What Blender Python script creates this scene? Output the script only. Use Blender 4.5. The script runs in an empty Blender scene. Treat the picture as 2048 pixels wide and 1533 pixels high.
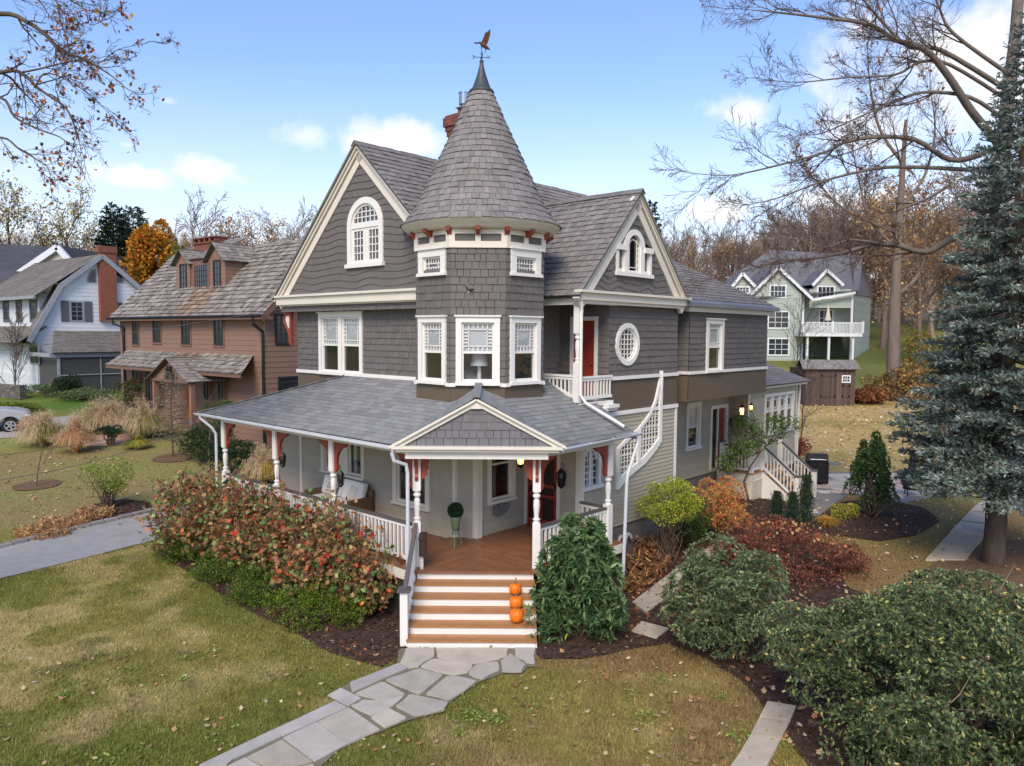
import bpy, math, random
import numpy as np
from math import sin, cos, pi, radians as RD
rng = np.random.default_rng(11); random.seed(11)
SC = bpy.context.scene; COL = SC.collection
UP = np.array([0, 0, 1.0])
def V(*a): return np.array(a, float)
def nrm(v):
    v = np.asarray(v, float); return v / max(1e-9, np.linalg.norm(v))
def c(r, g, b, k=0.9):
    def f(x):
        x /= 255.
        return (x / 12.92 if x <= .04045 else ((x + .055) / 1.055) ** 2.4) * k
    return np.array([f(r), f(g), f(b)])
# ---------------- camera model, used to turn measured sight lines into real positions
FPX, PIT, ROL, HCAM = 1489., .06654, .00587, 6.0
_F = V(0, cos(PIT), -sin(PIT)); _R0 = V(1, 0, 0); _U0 = V(0, sin(PIT), cos(PIT))
_R = _R0 * cos(ROL) + _U0 * sin(ROL); _U = _U0 * cos(ROL) - _R0 * sin(ROL)
CAMP = V(0, 0, HCAM)
def ray(x, y): return _F + _R * (x - 1024) / FPX - _U * (y - 766.5) / FPX
def aty(x, y, Y):
    d = ray(x, y); return CAMP + d * (Y / d[1])
def sst(a, b, x):
    t = np.clip((x - a) / (b - a), 0, 1); return t * t * (3 - 2 * t)
def gz(X, Y):
    X = np.asarray(X, float); Y = np.asarray(Y, float)
    t = np.maximum(0, Y - 20)
    h = .0197 * t + .00073 * np.minimum(t, 90) ** 2
    h = h + .034 * np.minimum(t, 26) * sst(-5, -14, X)
    h = h - .3 * sst(24, 30, Y) * sst(6, 9, X) * (1 - sst(34, 44, Y))
    h = h + .10 * np.maximum(0, t - 90) * 0 + .06 * sst(90, 300, Y) * np.minimum(t, 400)
    return h
def ground(x, y):
    d = ray(x, y); lo = 1.
    t = 5.
    for _ in range(4000):
        p = CAMP + d * t
        if p[2] <= float(gz(p[0], p[1])): break
        t += .05
    return p
# house frame: local x = right facade, receding to the right; local y = left facade, receding to the left
HA = pi / 4 + .0472; HC, HS = cos(HA), sin(HA); HO = V(-.87, 16.9, 0)
def loc(P):
    q = np.asarray(P, float) - HO; return V(HC * q[0] + HS * q[1], -HS * q[0] + HC * q[1], q[2])
def wor(L):
    L = np.asarray(L, float); return V(HC * L[0] - HS * L[1], HS * L[0] + HC * L[1], L[2]) + HO
def onp(px, py, p0, n):
    d = ray(px, py); t = np.dot(np.asarray(p0) - CAMP, n) / np.dot(d, n); return CAMP + d * t
def onx(px, py, x): return loc(onp(px, py, wor([x, 0, 0]), V(HC, HS, 0)))
def ony(px, py, y): return loc(onp(px, py, wor([0, y, 0]), V(-HS, HC, 0)))

# ---------------- materials
MATS = {}
def mat(name, col=(1, 1, 1), rough=.7, var=.12, vs=3., bump=0., bs=60., metal=0., spec=.35, trans=0., emit=None, es=0., coords='Object', streak=0.):
    if name in MATS: return MATS[name]
    m = bpy.data.materials.new(name); m.use_nodes = True
    nt = m.node_tree; N = nt.nodes; Lk = nt.links
    for n in list(N): N.remove(n)
    out = N.new('ShaderNodeOutputMaterial'); p = N.new('ShaderNodeBsdfPrincipled')
    p.inputs['Roughness'].default_value = rough; p.inputs['Metallic'].default_value = metal
    p.inputs['Specular IOR Level'].default_value = spec
    at = N.new('ShaderNodeAttribute'); at.attribute_name = 'Col'
    mul = N.new('ShaderNodeMix'); mul.data_type = 'RGBA'; mul.blend_type = 'MULTIPLY'; mul.inputs[0].default_value = 1
    mul.inputs[7].default_value = (*col, 1); Lk.new(at.outputs['Color'], mul.inputs[6])
    last = mul.outputs[2]
    tc = N.new('ShaderNodeTexCoord')
    if var > 0:
        nz = N.new('ShaderNodeTexNoise'); nz.inputs['Scale'].default_value = vs; nz.inputs['Detail'].default_value = 6; nz.inputs['Roughness'].default_value = .65
        if streak:
            mp = N.new('ShaderNodeMapping'); mp.inputs['Scale'].default_value = (1, 1, streak); Lk.new(tc.outputs[coords], mp.inputs[0]); Lk.new(mp.outputs[0], nz.inputs['Vector'])
        else: Lk.new(tc.outputs[coords], nz.inputs['Vector'])
        mr = N.new('ShaderNodeMapRange'); mr.inputs[1].default_value = .25; mr.inputs[2].default_value = .75
        mr.inputs[3].default_value = 1 - var; mr.inputs[4].default_value = 1 + var * .7; Lk.new(nz.outputs[0], mr.inputs[0])
        m2 = N.new('ShaderNodeMix'); m2.data_type = 'RGBA'; m2.blend_type = 'MULTIPLY'; m2.inputs[0].default_value = 1
        Lk.new(last, m2.inputs[6]); Lk.new(mr.outputs[0], m2.inputs[7]); last = m2.outputs[2]
    Lk.new(last, p.inputs['Base Color'])
    if bump > 0:
        nb = N.new('ShaderNodeTexNoise'); nb.inputs['Scale'].default_value = bs; nb.inputs['Detail'].default_value = 4
        Lk.new(tc.outputs[coords], nb.inputs['Vector'])
        bp = N.new('ShaderNodeBump'); bp.inputs['Strength'].default_value = bump; bp.inputs['Distance'].default_value = .02
        Lk.new(nb.outputs[0], bp.inputs['Height']); Lk.new(bp.outputs[0], p.inputs['Normal'])
    if emit is not None:
        p.inputs['Emission Color'].default_value = (*emit, 1); p.inputs['Emission Strength'].default_value = es
    if trans > 0:
        tr = N.new('ShaderNodeBsdfTranslucent'); Lk.new(last, tr.inputs[0])
        mx = N.new('ShaderNodeMixShader'); mx.inputs[0].default_value = trans
        Lk.new(p.outputs[0], mx.inputs[1]); Lk.new(tr.outputs[0], mx.inputs[2]); Lk.new(mx.outputs[0], out.inputs[0])
    else: Lk.new(p.outputs[0], out.inputs[0])
    MATS[name] = m; return m
def glass_mat():
    m = bpy.data.materials.new('window_glass'); m.use_nodes = True
    nt = m.node_tree; N = nt.nodes; Lk = nt.links
    for n in list(N): N.remove(n)
    out = N.new('ShaderNodeOutputMaterial'); t = N.new('ShaderNodeBsdfTransparent'); t.inputs[0].default_value = (.95, .96, .97, 1)
    g = N.new('ShaderNodeBsdfGlossy'); g.inputs['Roughness'].default_value = .03; g.inputs[0].default_value = (.95, .97, 1, 1)
    lw = N.new('ShaderNodeLayerWeight'); lw.inputs[0].default_value = .35
    mr = N.new('ShaderNodeMapRange'); mr.inputs[3].default_value = .02; mr.inputs[4].default_value = .16; Lk.new(lw.outputs['Fresnel'], mr.inputs[0])
    tc = N.new('ShaderNodeTexCoord'); nz = N.new('ShaderNodeTexNoise'); nz.inputs['Scale'].default_value = 1.6; Lk.new(tc.outputs['Object'], nz.inputs['Vector'])
    bp = N.new('ShaderNodeBump'); bp.inputs['Strength'].default_value = .08; bp.inputs['Distance'].default_value = .05; Lk.new(nz.outputs[0], bp.inputs['Height']); Lk.new(bp.outputs[0], g.inputs['Normal'])
    mx = N.new('ShaderNodeMixShader'); Lk.new(mr.outputs[0], mx.inputs[0]); Lk.new(t.outputs[0], mx.inputs[1]); Lk.new(g.outputs[0], mx.inputs[2]); Lk.new(mx.outputs[0], out.inputs[0])
    MATS['glass'] = m; return m
glass_mat()
WHITE = mat('white_paint', c(236, 233, 226, .86), rough=.45, var=.05, vs=4, bump=.04, bs=25)
CREAM = mat('cream_paint', c(224, 217, 202, .88), rough=.5, var=.06, vs=3, bump=.05, bs=25)
GREY = mat('grey_shingle_paint', c(104, 99, 96, .95), rough=.75, var=.12, vs=2.2, bump=.25, bs=90)
SAGE = mat('sage_clapboard_paint', c(168, 160, 141, .92), rough=.6, var=.06, vs=2.5, bump=.1, bs=50)
BROWN = mat('brown_board_paint', c(96, 84, 70, .95), rough=.7, var=.06, vs=2, bump=.2, bs=80)
RUST = mat('rust_red_paint', c(144, 66, 50, .9), rough=.5, var=.08, vs=5)
SHAKE = mat('weathered_cedar_shake', c(128, 124, 122, .95), rough=.85, var=.22, vs=5, bump=.5, bs=70)
ASPH = mat('asphalt_shingle', c(134, 134, 134, .95), rough=.9, var=.12, vs=9, bump=.5, bs=220)
DECK = mat('varnished_deck_board', c(132, 90, 62, .95), rough=.4, var=.22, vs=4, bump=.1, bs=60)
TREAD = mat('varnished_stair_tread', c(170, 120, 74, .95), rough=.45, var=.2, vs=5, bump=.1, bs=60)
RAILG = mat('grey_handrail_paint', c(92, 88, 86), rough=.5, var=.05)
GUTW = mat('white_gutter_metal', c(206, 210, 214, .88), rough=.4, var=.05, vs=6)
LEAD = mat('lead_grey_metal', c(120, 124, 134), rough=.5, var=.2, vs=3)
COPPER = mat('aged_copper', c(78, 82, 84), rough=.55, var=.35, vs=6, metal=.3)
BLACK = mat('black_metal', c(28, 27, 27), rough=.45, var=.1)
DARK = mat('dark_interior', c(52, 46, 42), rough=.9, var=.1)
CLOTH = mat('white_curtain_fabric', c(226, 228, 228, .85), rough=.9, var=.06, vs=6, trans=.3)
BRICK = mat('red_brick', c(124, 78, 64), rough=.85, var=.2, vs=5, bump=.4, bs=60)
REDDOOR = mat('red_door_paint', c(142, 56, 40, .9), rough=.4, var=.05)
CEIL = mat('porch_ceiling_paint', c(214, 208, 196, .85), rough=.6, var=.04)
STONE = mat('foundation_stone', c(112, 106, 100), rough=.9, var=.3, vs=4, bump=.6, bs=14)

# ---------------- mesh builder
class MB:
    def __init__(s, xf=None): s.v = []; s.f = []; s.c = []; s.xf = xf
    def add(s, pts, faces, col=(1, 1, 1)):
        b = len(s.v)
        if s.xf is not None: pts = [s.xf(p) for p in pts]
        s.v.extend([tuple(p) for p in pts])
        for f in faces: s.f.append([b + i for i in f]); s.c.append(col)
    def poly(s, pts, col=(1, 1, 1)): s.add(pts, [list(range(len(pts)))], col)
    def box(s, a, b, col=(1, 1, 1)):
        x0, y0, z0 = a; x1, y1, z1 = b
        s.add([(x0, y0, z0), (x1, y0, z0), (x1, y1, z0), (x0, y1, z0), (x0, y0, z1), (x1, y0, z1), (x1, y1, z1), (x0, y1, z1)],
              [(0, 3, 2, 1), (4, 5, 6, 7), (0, 1, 5, 4), (1, 2, 6, 5), (2, 3, 7, 6), (3, 0, 4, 7)], col)
    def fbox(s, fr, x0, x1, z0, z1, d0, d1, col=(1, 1, 1)):
        P = [fr(x, z, d) for d in (d0, d1) for z in (z0, z1) for x in (x0, x1)]
        s.add(P, [(0, 1, 3, 2), (4, 6, 7, 5), (0, 4, 5, 1), (1, 5, 7, 3), (3, 7, 6, 2), (2, 6, 4, 0)], col)
    def beam(s, p, q, w, h, col=(1, 1, 1), up=UP):
        p = np.asarray(p, float); q = np.asarray(q, float); d = nrm(q - p)
        if abs(np.dot(d, up)) > .98: up = V(1, 0, 0)
        a = nrm(np.cross(d, up)) * w / 2; b = nrm(np.cross(a, d)) * h / 2
        P = [p - a - b, p + a - b, p + a + b, p - a + b, q - a - b, q + a - b, q + a + b, q - a + b]
        s.add(P, [(0, 3, 2, 1), (4, 5, 6, 7), (0, 1, 5, 4), (1, 2, 6, 5), (2, 3, 7, 6), (3, 0, 4, 7)], col)
    def tube(s, pts, r, n=8, col=(1, 1, 1), cap=True):
        pts = [np.asarray(p, float) for p in pts]; k = len(pts)
        rs = [r] * k if np.isscalar(r) else list(r)
        P = []; ref = None
        for i in range(k):
            d = nrm((pts[min(i + 1, k - 1)] - pts[max(i - 1, 0)]))
            if ref is None or abs(np.dot(d, ref)) > .95: ref = V(0, 0, 1) if abs(d[2]) < .9 else V(1, 0, 0)
            a = nrm(np.cross(d, ref)); b = np.cross(d, a); ref = nrm(np.cross(a, d))
            for j in range(n):
                t = 2 * pi * j / n; P.append(pts[i] + (a * cos(t) + b * sin(t)) * rs[i])
        F = [(i * n + j, i * n + (j + 1) % n, (i + 1) * n + (j + 1) % n, (i + 1) * n + j) for i in range(k - 1) for j in range(n)]
        if cap: F += [list(range(n))[::-1], [(k - 1) * n + j for j in range(n)]]
        s.add(P, F, col)
    def lathe(s, prof, o=(0, 0, 0), n=16, col=(1, 1, 1), cap=True):
        k = len(prof); o = np.asarray(o, float)
        P = [o + V(r * cos(2 * pi * j / n), r * sin(2 * pi * j / n), z) for z, r in prof for j in range(n)]
        F = [(i * n + j, i * n + (j + 1) % n, (i + 1) * n + (j + 1) % n, (i + 1) * n + j) for i in range(k - 1) for j in range(n)]
        if cap: F += [list(range(n))[::-1], [(k - 1) * n + j for j in range(n)]]
        s.add(P, F, col)
    def prism(s, fr, pts, d0, d1, col=(1, 1, 1)):
        n = len(pts); P = [fr(x, z, d0) for x, z in pts] + [fr(x, z, d1) for x, z in pts]
        F = [list(range(n))[::-1], [n + i for i in range(n)]] + [(i, (i + 1) % n, n + (i + 1) % n, n + i) for i in range(n)]
        s.add(P, F, col)
    def ring(s, fr, A, B, d0, d1, closed=True, col=(1, 1, 1)):
        n = len(A); P = [fr(*p, d) for d in (d0, d1) for q in (A, B) for p in q]
        F = []
        for i in range(n if closed else n - 1):
            j = (i + 1) % n
            F += [(2 * n + i, 2 * n + j, 3 * n + j, 3 * n + i), (i, 2 * n + i, 2 * n + j, j), (n + i, n + j, 3 * n + j, 3 * n + i)]
        if not closed:
            for i in (0, n - 1): F.append((i, n + i, 3 * n + i, 2 * n + i))
        s.add(P, F, col)
    def sphere(s, o, r, n=12, m=8, sc=(1, 1, 1), col=(1, 1, 1)):
        o = np.asarray(o, float); P = []; F = []
        for i in range(m + 1):
            t = pi * i / m
            for j in range(n):
                u = 2 * pi * j / n; P.append(o + V(sin(t) * cos(u) * sc[0], sin(t) * sin(u) * sc[1], cos(t) * sc[2]) * r)
        for i in range(m):
            for j in range(n): F.append((i * n + j, (i + 1) * n + j, (i + 1) * n + (j + 1) % n, i * n + (j + 1) % n))
        s.add(P, F, col)
    def build(s, name, m, parent=None, smooth=False, bevel=0):
        me = bpy.data.meshes.new(name); me.from_pydata(s.v, [], s.f)
        at = me.attributes.new('Col', 'FLOAT_COLOR', 'FACE')
        cc = np.ones((len(s.f), 4), np.float32)
        if len(s.c): cc[:, :3] = np.array([x if not np.isscalar(x) else (x, x, x) for x in s.c], np.float32)
        at.data.foreach_set('color', cc.ravel())
        me.materials.append(m)
        if smooth: me.polygons.foreach_set('use_smooth', [True] * len(me.polygons))
        me.update(); o = bpy.data.objects.new(name, me); COL.objects.link(o)
        if parent is not None: o.parent = parent
        if bevel:
            b = o.modifiers.new('bevel', 'BEVEL'); b.width = bevel; b.segments = 2; b.limit_method = 'ANGLE'
        return o
def polys(name, P, cols, m, parent=None, smooth=False):
    """P (n,k,3) separate polygons, cols (n,3)"""
    n, k, _ = P.shape
    me = bpy.data.meshes.new(name)
    me.vertices.add(n * k); me.vertices.foreach_set('co', P.astype(np.float32).ravel())
    me.loops.add(n * k); me.loops.foreach_set('vertex_index', np.arange(n * k, dtype=np.int32))
    me.polygons.add(n); me.polygons.foreach_set('loop_start', np.arange(0, n * k, k, dtype=np.int32)); me.polygons.foreach_set('loop_total', np.full(n, k, np.int32))
    at = me.attributes.new('Col', 'FLOAT_COLOR', 'FACE')
    cc = np.ones((n, 4), np.float32); cc[:, :3] = cols; at.data.foreach_set('color', cc.ravel())
    me.materials.append(m); me.update(calc_edges=True)
    o = bpy.data.objects.new(name, me); COL.objects.link(o)
    if parent is not None: o.parent = parent
    return o
def Fr(o, ex, ez, n=None):
    o = np.asarray(o, float); ex = nrm(ex); ez = nrm(ez)
    if n is None: n = np.cross(ex, ez)
    n = nrm(n)
    def f(x, z, d=0.): return o + ex * x + ez * z + n * d
    f.o, f.ex, f.ez, f.n = o, ex, ez, n
    return f
def empty(name, loc_=(0, 0, 0), rz=0, label=None, cat=None, group=None):
    o = bpy.data.objects.new(name, None); COL.objects.link(o); o.location = loc_; o.rotation_euler = (0, 0, rz); o.empty_display_size = .1
    tag(o, label, cat, group); return o
def tag(o, label=None, cat=None, group=None, kind=None):
    if label: o['label'] = label
    if cat: o['category'] = cat
    if group: o['group'] = group
    if kind: o['kind'] = kind
    return o
def copy_tree(o, parent=None):
    k = o.copy(); COL.objects.link(k)
    if parent is not None: k.parent = parent
    for ch in list(o.children): copy_tree(ch, k)
    return k
def cut(iv, holes, z):
    for h in holes:
        r = h(z) if callable(h) else ((h[0], h[1]) if h[2] < z < h[3] else None)
        if r is None: continue
        a, b = r; out = []
        for (p, q) in iv:
            if b <= p or a >= q: out.append((p, q)); continue
            if p < a - .01: out.append((p, a))
            if q > b + .01: out.append((b, q))
        iv = out
    return iv
def courses(mb, fr, z0, z1, bounds, h, w=None, holes=(), t=.018, gap=.008, wave=None, cv=.08, over=.02, jit=0., colf=None, t0=.0, minw=.04):
    """lapped courses of shingles, shakes (w = mean width) or boards (w None) over a region bounded left and right at each height"""
    nz = max(1, int(round((z1 - z0) / h))); h = (z1 - z0) / nz
    for k in range(nz):
        zb, zt = z0 + k * h, z0 + (k + 1) * h
        for zz in (zb + .5 * h,):
            a, b = bounds(zz)
            if b - a < .03: continue
            for (p, q) in cut([(a, b)], holes, zz):
                xs = [p]
                if w:
                    x = p + w * random.uniform(.5, 1.1)
                    while x < q - w * .45: xs.append(x); x += w * random.uniform(.6, 1.35)
                xs.append(q)
                for i in range(len(xs) - 1):
                    l, r = xs[i], xs[i + 1]
                    g = gap if w else 0
                    l += g / 2; r -= g / 2
                    if r - l < minw and w: continue
                    # keep ends inside slanted edges
                    al, bl = bounds(zb); at_, bt = bounds(zt)
                    lb, rb = l, r; lt, rt = l, r
                    if i == 0 and abs(p - a) < 1e-6: lb, lt = max(al, min(al, l) if al < l else al), at_
                    if i == len(xs) - 2 and abs(q - b) < 1e-6: rb, rt = bl, bt
                    if rb <= lb: continue
                    rt = max(rt, lt)
                    wl = wave(l, zb) if wave else 0; wr = wave(r, zb) if wave else 0
                    wl2 = wave(lt, zt) if wave else 0; wr2 = wave(rt, zt) if wave else 0
                    j = random.uniform(-jit, jit) if jit else 0
                    tt = t * (1 + (random.uniform(-.25, .35) if w and gap else 0))
                    v = 1 + random.uniform(-cv, cv)
                    col = (v, v, v) if colf is None else colf((l + r) / 2, zb, v)
                    P = [fr(lb, zb + wl + j, tt + t0), fr(rb, zb + wr + j, tt + t0), fr(rt, zt + wr2 + over, t0 + .1 * t), fr(lt, zt + wl2 + over, t0 + .1 * t),
                         fr(lb, zb + wl + j, t0 - .004), fr(rb, zb + wr + j, t0 - .004)]
                    F = [(0, 1, 2, 3), (4, 5, 1, 0)]
                    if w and gap: F += [(4, 0, 3), (1, 5, 2)]
                    mb.add(P, F, col)
def rect(a, b): return lambda z: (a, b)
# ================= MAIN HOUSE
house = empty('victorian_house', tuple(HO), HA, 'grey shingled victorian house with conical corner tower, wraparound porch and white trim', 'house')
def WL(p): return loc(p)          # world point -> house local
def queen(mb, fr, a, b, z0, z1, d, m=.11, nt=4, ns=4, w=.022):
    B = lambda x0, x1, y0, y1: mb.fbox(fr, x0, x1, y0, y1, d, d + .015)
    for x in (a + m, b - m): B(x - w / 2, x + w / 2, z0, z1)
    for z in (z0 + m, z1 - m): B(a, b, z - w / 2, z + w / 2)
    for i in range(1, nt):
        x = a + m + (b - a - 2 * m) * i / nt
        B(x - w / 2, x + w / 2, z0, z0 + m); B(x - w / 2, x + w / 2, z1 - m, z1)
    for i in range(1, ns):
        z = z0 + m + (z1 - z0 - 2 * m) * i / ns
        B(a, a + m, z - w / 2, z + w / 2); B(b - m, b, z - w / 2, z + w / 2)
def grid(mb, fr, a, b, z0, z1, d, nx, nz, w=.025):
    for i in range(1, nx):
        x = a + (b - a) * i / nx; mb.fbox(fr, x - w / 2, x + w / 2, z0, z1, d, d + .015)
    for i in range(1, nz):
        z = z0 + (z1 - z0) * i / nz; mb.fbox(fr, a, b, z - w / 2, z + w / 2, d, d + .015)
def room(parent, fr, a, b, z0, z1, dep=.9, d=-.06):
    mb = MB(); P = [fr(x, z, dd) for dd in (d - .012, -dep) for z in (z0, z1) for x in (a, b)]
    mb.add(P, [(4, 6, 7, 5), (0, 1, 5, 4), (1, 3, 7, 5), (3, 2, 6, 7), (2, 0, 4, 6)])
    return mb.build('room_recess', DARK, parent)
def window(parent, fr, x0, x1, z0, z1, units=1, style='queen', tw=.12, mw=.10, proud=.055, m=WHITE, shade=.0, split=.5, label=None, muntin_m=None, gridn=(3, 2), shadecol=CLOTH, rooms=True, name='window', curtain=False, cap=.05, nt=4, ns=4, mm=.11):
    f = MB()
    f.fbox(fr, x0, x0 + tw, z0 + .07, z1 - tw, -.03, proud); f.fbox(fr, x1 - tw, x1, z0 + .07, z1 - tw, -.03, proud)
    f.fbox(fr, x0 - .003, x1 + .003, z1 - tw, z1, -.03, proud + .004)
    if cap: f.fbox(fr, x0 - .03, x1 + .03, z1, z1 + .035, -.02, proud + cap)
    f.fbox(fr, x0 - .02, x1 + .02, z0, z0 + .07, -.03, proud + .04)
    a, b = x0 + tw, x1 - tw; za, zb = z0 + .07, z1 - tw
    W = (b - a - mw * (units - 1)) / units; us = [(a + i * (W + mw), a + i * (W + mw) + W) for i in range(units)]
    for i in range(units - 1): f.fbox(fr, us[i][1], us[i + 1][0], za, zb, -.03, proud - .006)
    sw = .045
    for (p, q) in us:
        for (l, r, lo, hi) in ((p, p + sw, za, zb), (q - sw, q, za, zb), (p + sw, q - sw, za, za + sw + .02), (p + sw, q - sw, zb - sw, zb)):
            f.fbox(fr, l, r, lo, hi, -.05, -.004)
        if style in ('queen', 'dh', 'dhgrid'):
            zm = za + (zb - za) * (1 - split); f.fbox(fr, p + sw, q - sw, zm - .025, zm + .025, -.05, .0)
    o = f.build(name, m, parent)
    if label: o['label'] = label
    mu = MB(); any_ = False
    for (p, q) in us:
        zm = za + (zb - za) * (1 - split)
        if style == 'queen': queen(mu, fr, p + sw, q - sw, zm + .025, zb - sw, -.03, m=mm, nt=nt, ns=ns); any_ = True
        elif style == 'grid': grid(mu, fr, p + sw, q - sw, za + sw, zb - sw, -.03, *gridn); any_ = True
        elif style == 'dhgrid':
            grid(mu, fr, p + sw, q - sw, zm, zb - sw, -.03, *gridn); grid(mu, fr, p + sw, q - sw, za + sw, zm, -.03, *gridn); any_ = True
    if any_: mu.build('muntin_bars', muntin_m or m, o)
    g = MB()
    for (p, q) in us: g.fbox(fr, p + .02, q - .02, za + .02, zb - .02, -.046, -.038)
    g.build('glass_pane', MATS['glass'], o)
    if rooms: room(o, fr, a, b, za, zb)
    if shade:
        s_ = MB()
        for (p, q) in us: s_.fbox(fr, p + .03, q - .03, zb - (zb - za) * shade, zb - .01, -.062, -.052)
        s_.build('roller_shade', shadecol, o)
    if curtain:
        s_ = MB()
        for (p, q) in us:
            for sx in (0, 1):
                n = 7; wd = (q - p) * .2
                for i in range(n):
                    u0 = p + .02 + wd * i / n if sx == 0 else q - .02 - wd * (i + 1) / n
                    s_.fbox(fr, u0, u0 + wd / n, za, zb, -.16 - .02 * (i % 2), -.14 - .02 * (i % 2))
        s_.build('side_curtain', CLOTH, o)
    return o
def hole(x0, x1, z0, z1, e=.05): return (x0 + e, x1 - e, z0 + e, z1 - e)

# frames: left facade (u = local y) and right facade (u = local x)
def LF(x, z=0): return Fr((x, 0, z), (0, 1, 0), UP, (-1, 0, 0))
def RF(y, z=0): return Fr((0, y, z), (1, 0, 0), UP, (0, -1, 0))
ZF = 1.08
# ---- left facade, second floor
f0 = LF(0.)
mb = MB(); hz = [hole(4.14, 6.16, 4.83, 6.53)]
courses(mb, f0, 4.9, 6.66, rect(.9, 7.29), .166, .17, hz, t=.022, cv=.07, jit=.004)
mb.build('shingled_wall', GREY, house)
mb = MB(); courses(mb, f0, 4.35, 4.84, rect(.9, 7.31), .5, None, (), t=.012, cv=.02); mb.build('brown_base_board', BROWN, house)
for a_, b_ in ((.9, 4.14), (6.16, 7.33)): mb = MB(); mb.fbox(f0, a_, b_, 4.83, 4.92, 0, .05); mb.build('white_belt_course', WHITE, house)
window(house, f0, 4.14, 6.16, 4.83, 6.53, units=2, shade=.5, nt=4, ns=4, mw=.16, curtain=False)
# side and rear closing walls
mb = MB()
fs = Fr((0, 7.29, 0), (1, 0, 0), UP, (0, 1, 0)); courses(mb, fs, 4.4, 6.7, rect(0, 9), .166, None, t=.02)
fb = Fr((9, 0, 0), (0, 1, 0), UP, (1, 0, 0)); courses(mb, fb, 4.0, 9.5, rect(4.9, 7.29), .166, None, t=.02)
mb.build('rear_shingled_wall', GREY, house)
# ---- left gable
xg = -.3; fg = LF(xg); GC, GA, GB = 3.77, 10.66, 7.0; GHW = 3.93; gs = (GA - GB) / GHW
bnd = lambda z: (GC - (GA - z) / gs + .05, GC + (GA - z) / gs - .05)
def wv(u, z):
    a = .034 * min(1, max(0, (10.2 - z) / 1.2))
    return a * (sin(u * 3.7 + z * 1.1) + .35 * sin(u * 6.1 - z))
def arch_hole(u):
    pass
wx0, wx1, wz0, wzs, wza = 2.86, 4.34, 7.66, 8.72, 9.42
def gh(z):
    if z < wz0 + .05 or z > wza - .08: return None
    if z < wzs: return (wx0 + .05, wx1 - .05)
    k = math.sqrt(max(0, 1 - ((z - wzs) / (wza - .04 - wzs)) ** 2)); h = (wx1 - wx0) / 2 * k - .05
    return (3.6 - h, 3.6 + h) if h > .02 else None
mb = MB(); courses(mb, fg, 7.0, 10.52, bnd, .178, .16, [gh], t=.022, gap=0, wave=wv, cv=.03); mb.build('gable_wall', GREY, house)
mb = MB(); courses(mb, fg, 6.58, 6.8, rect(-.1, 7.66), .11, .16, t=.02); mb.build('shingle_skirt', GREY, house)
mb = MB()
mb.fbox(fg, -.1, 7.74, 6.78, 6.99, -.02, .13); mb.fbox(fg, -.1, 7.86, 6.99, 7.05, -.02, .20); mb.fbox(fg, -.1, 7.72, 6.74, 6.78, -.02, .06)
mb.build('gable_base_moulding', CREAM, house)
mb = MB(); mb.poly([(0.02, -.1, 6.58), (-.3, -.1, 6.58), (-.3, 7.66, 6.58), (0.02, 7.66, 6.58)])
mb.poly([(-.3, 7.66, 6.58), (9, 7.66, 6.58), (9, 7.3, 6.58), (-.3, 7.3, 6.58)]); mb.build('eave_soffit', GREY, house)
mb = MB()
for sgn in (-1, 1):
    p0 = V(0, GC + sgn * (GHW + .16), 7.0 - .08); p1 = V(0, GC, GA + .09)
    sl = nrm(p1 - p0); nn = nrm(np.cross(V(1, 0, 0), sl)); nn = nn if nn[2] > 0 else -nn
    for (off, th, d) in ((-.17, .18, .05), (-.08, .06, .10), (-.02, .05, .15)):
        a = p0 + nn * off; b = p1 + nn * off
        if sgn < 0: a = a + sl * 0
        mb.add([(xg - d, a[1], a[2]), (xg - d, b[1], b[2]), (xg - d, b[1] - nn[1] * th, b[2] - nn[2] * th), (xg - d, a[1] - nn[1] * th, a[2] - nn[2] * th),
                (xg + .05, a[1], a[2]), (xg + .05, b[1], b[2]), (xg + .05, b[1] - nn[1] * th, b[2] - nn[2] * th), (xg + .05, a[1] - nn[1] * th, a[2] - nn[2] * th)],
               [(0, 1, 2, 3), (0, 4, 5, 1), (3, 2, 6, 7), (0, 3, 7, 4), (1, 5, 6, 2)])
mb.build('rake_board', CREAM, house)
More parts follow.
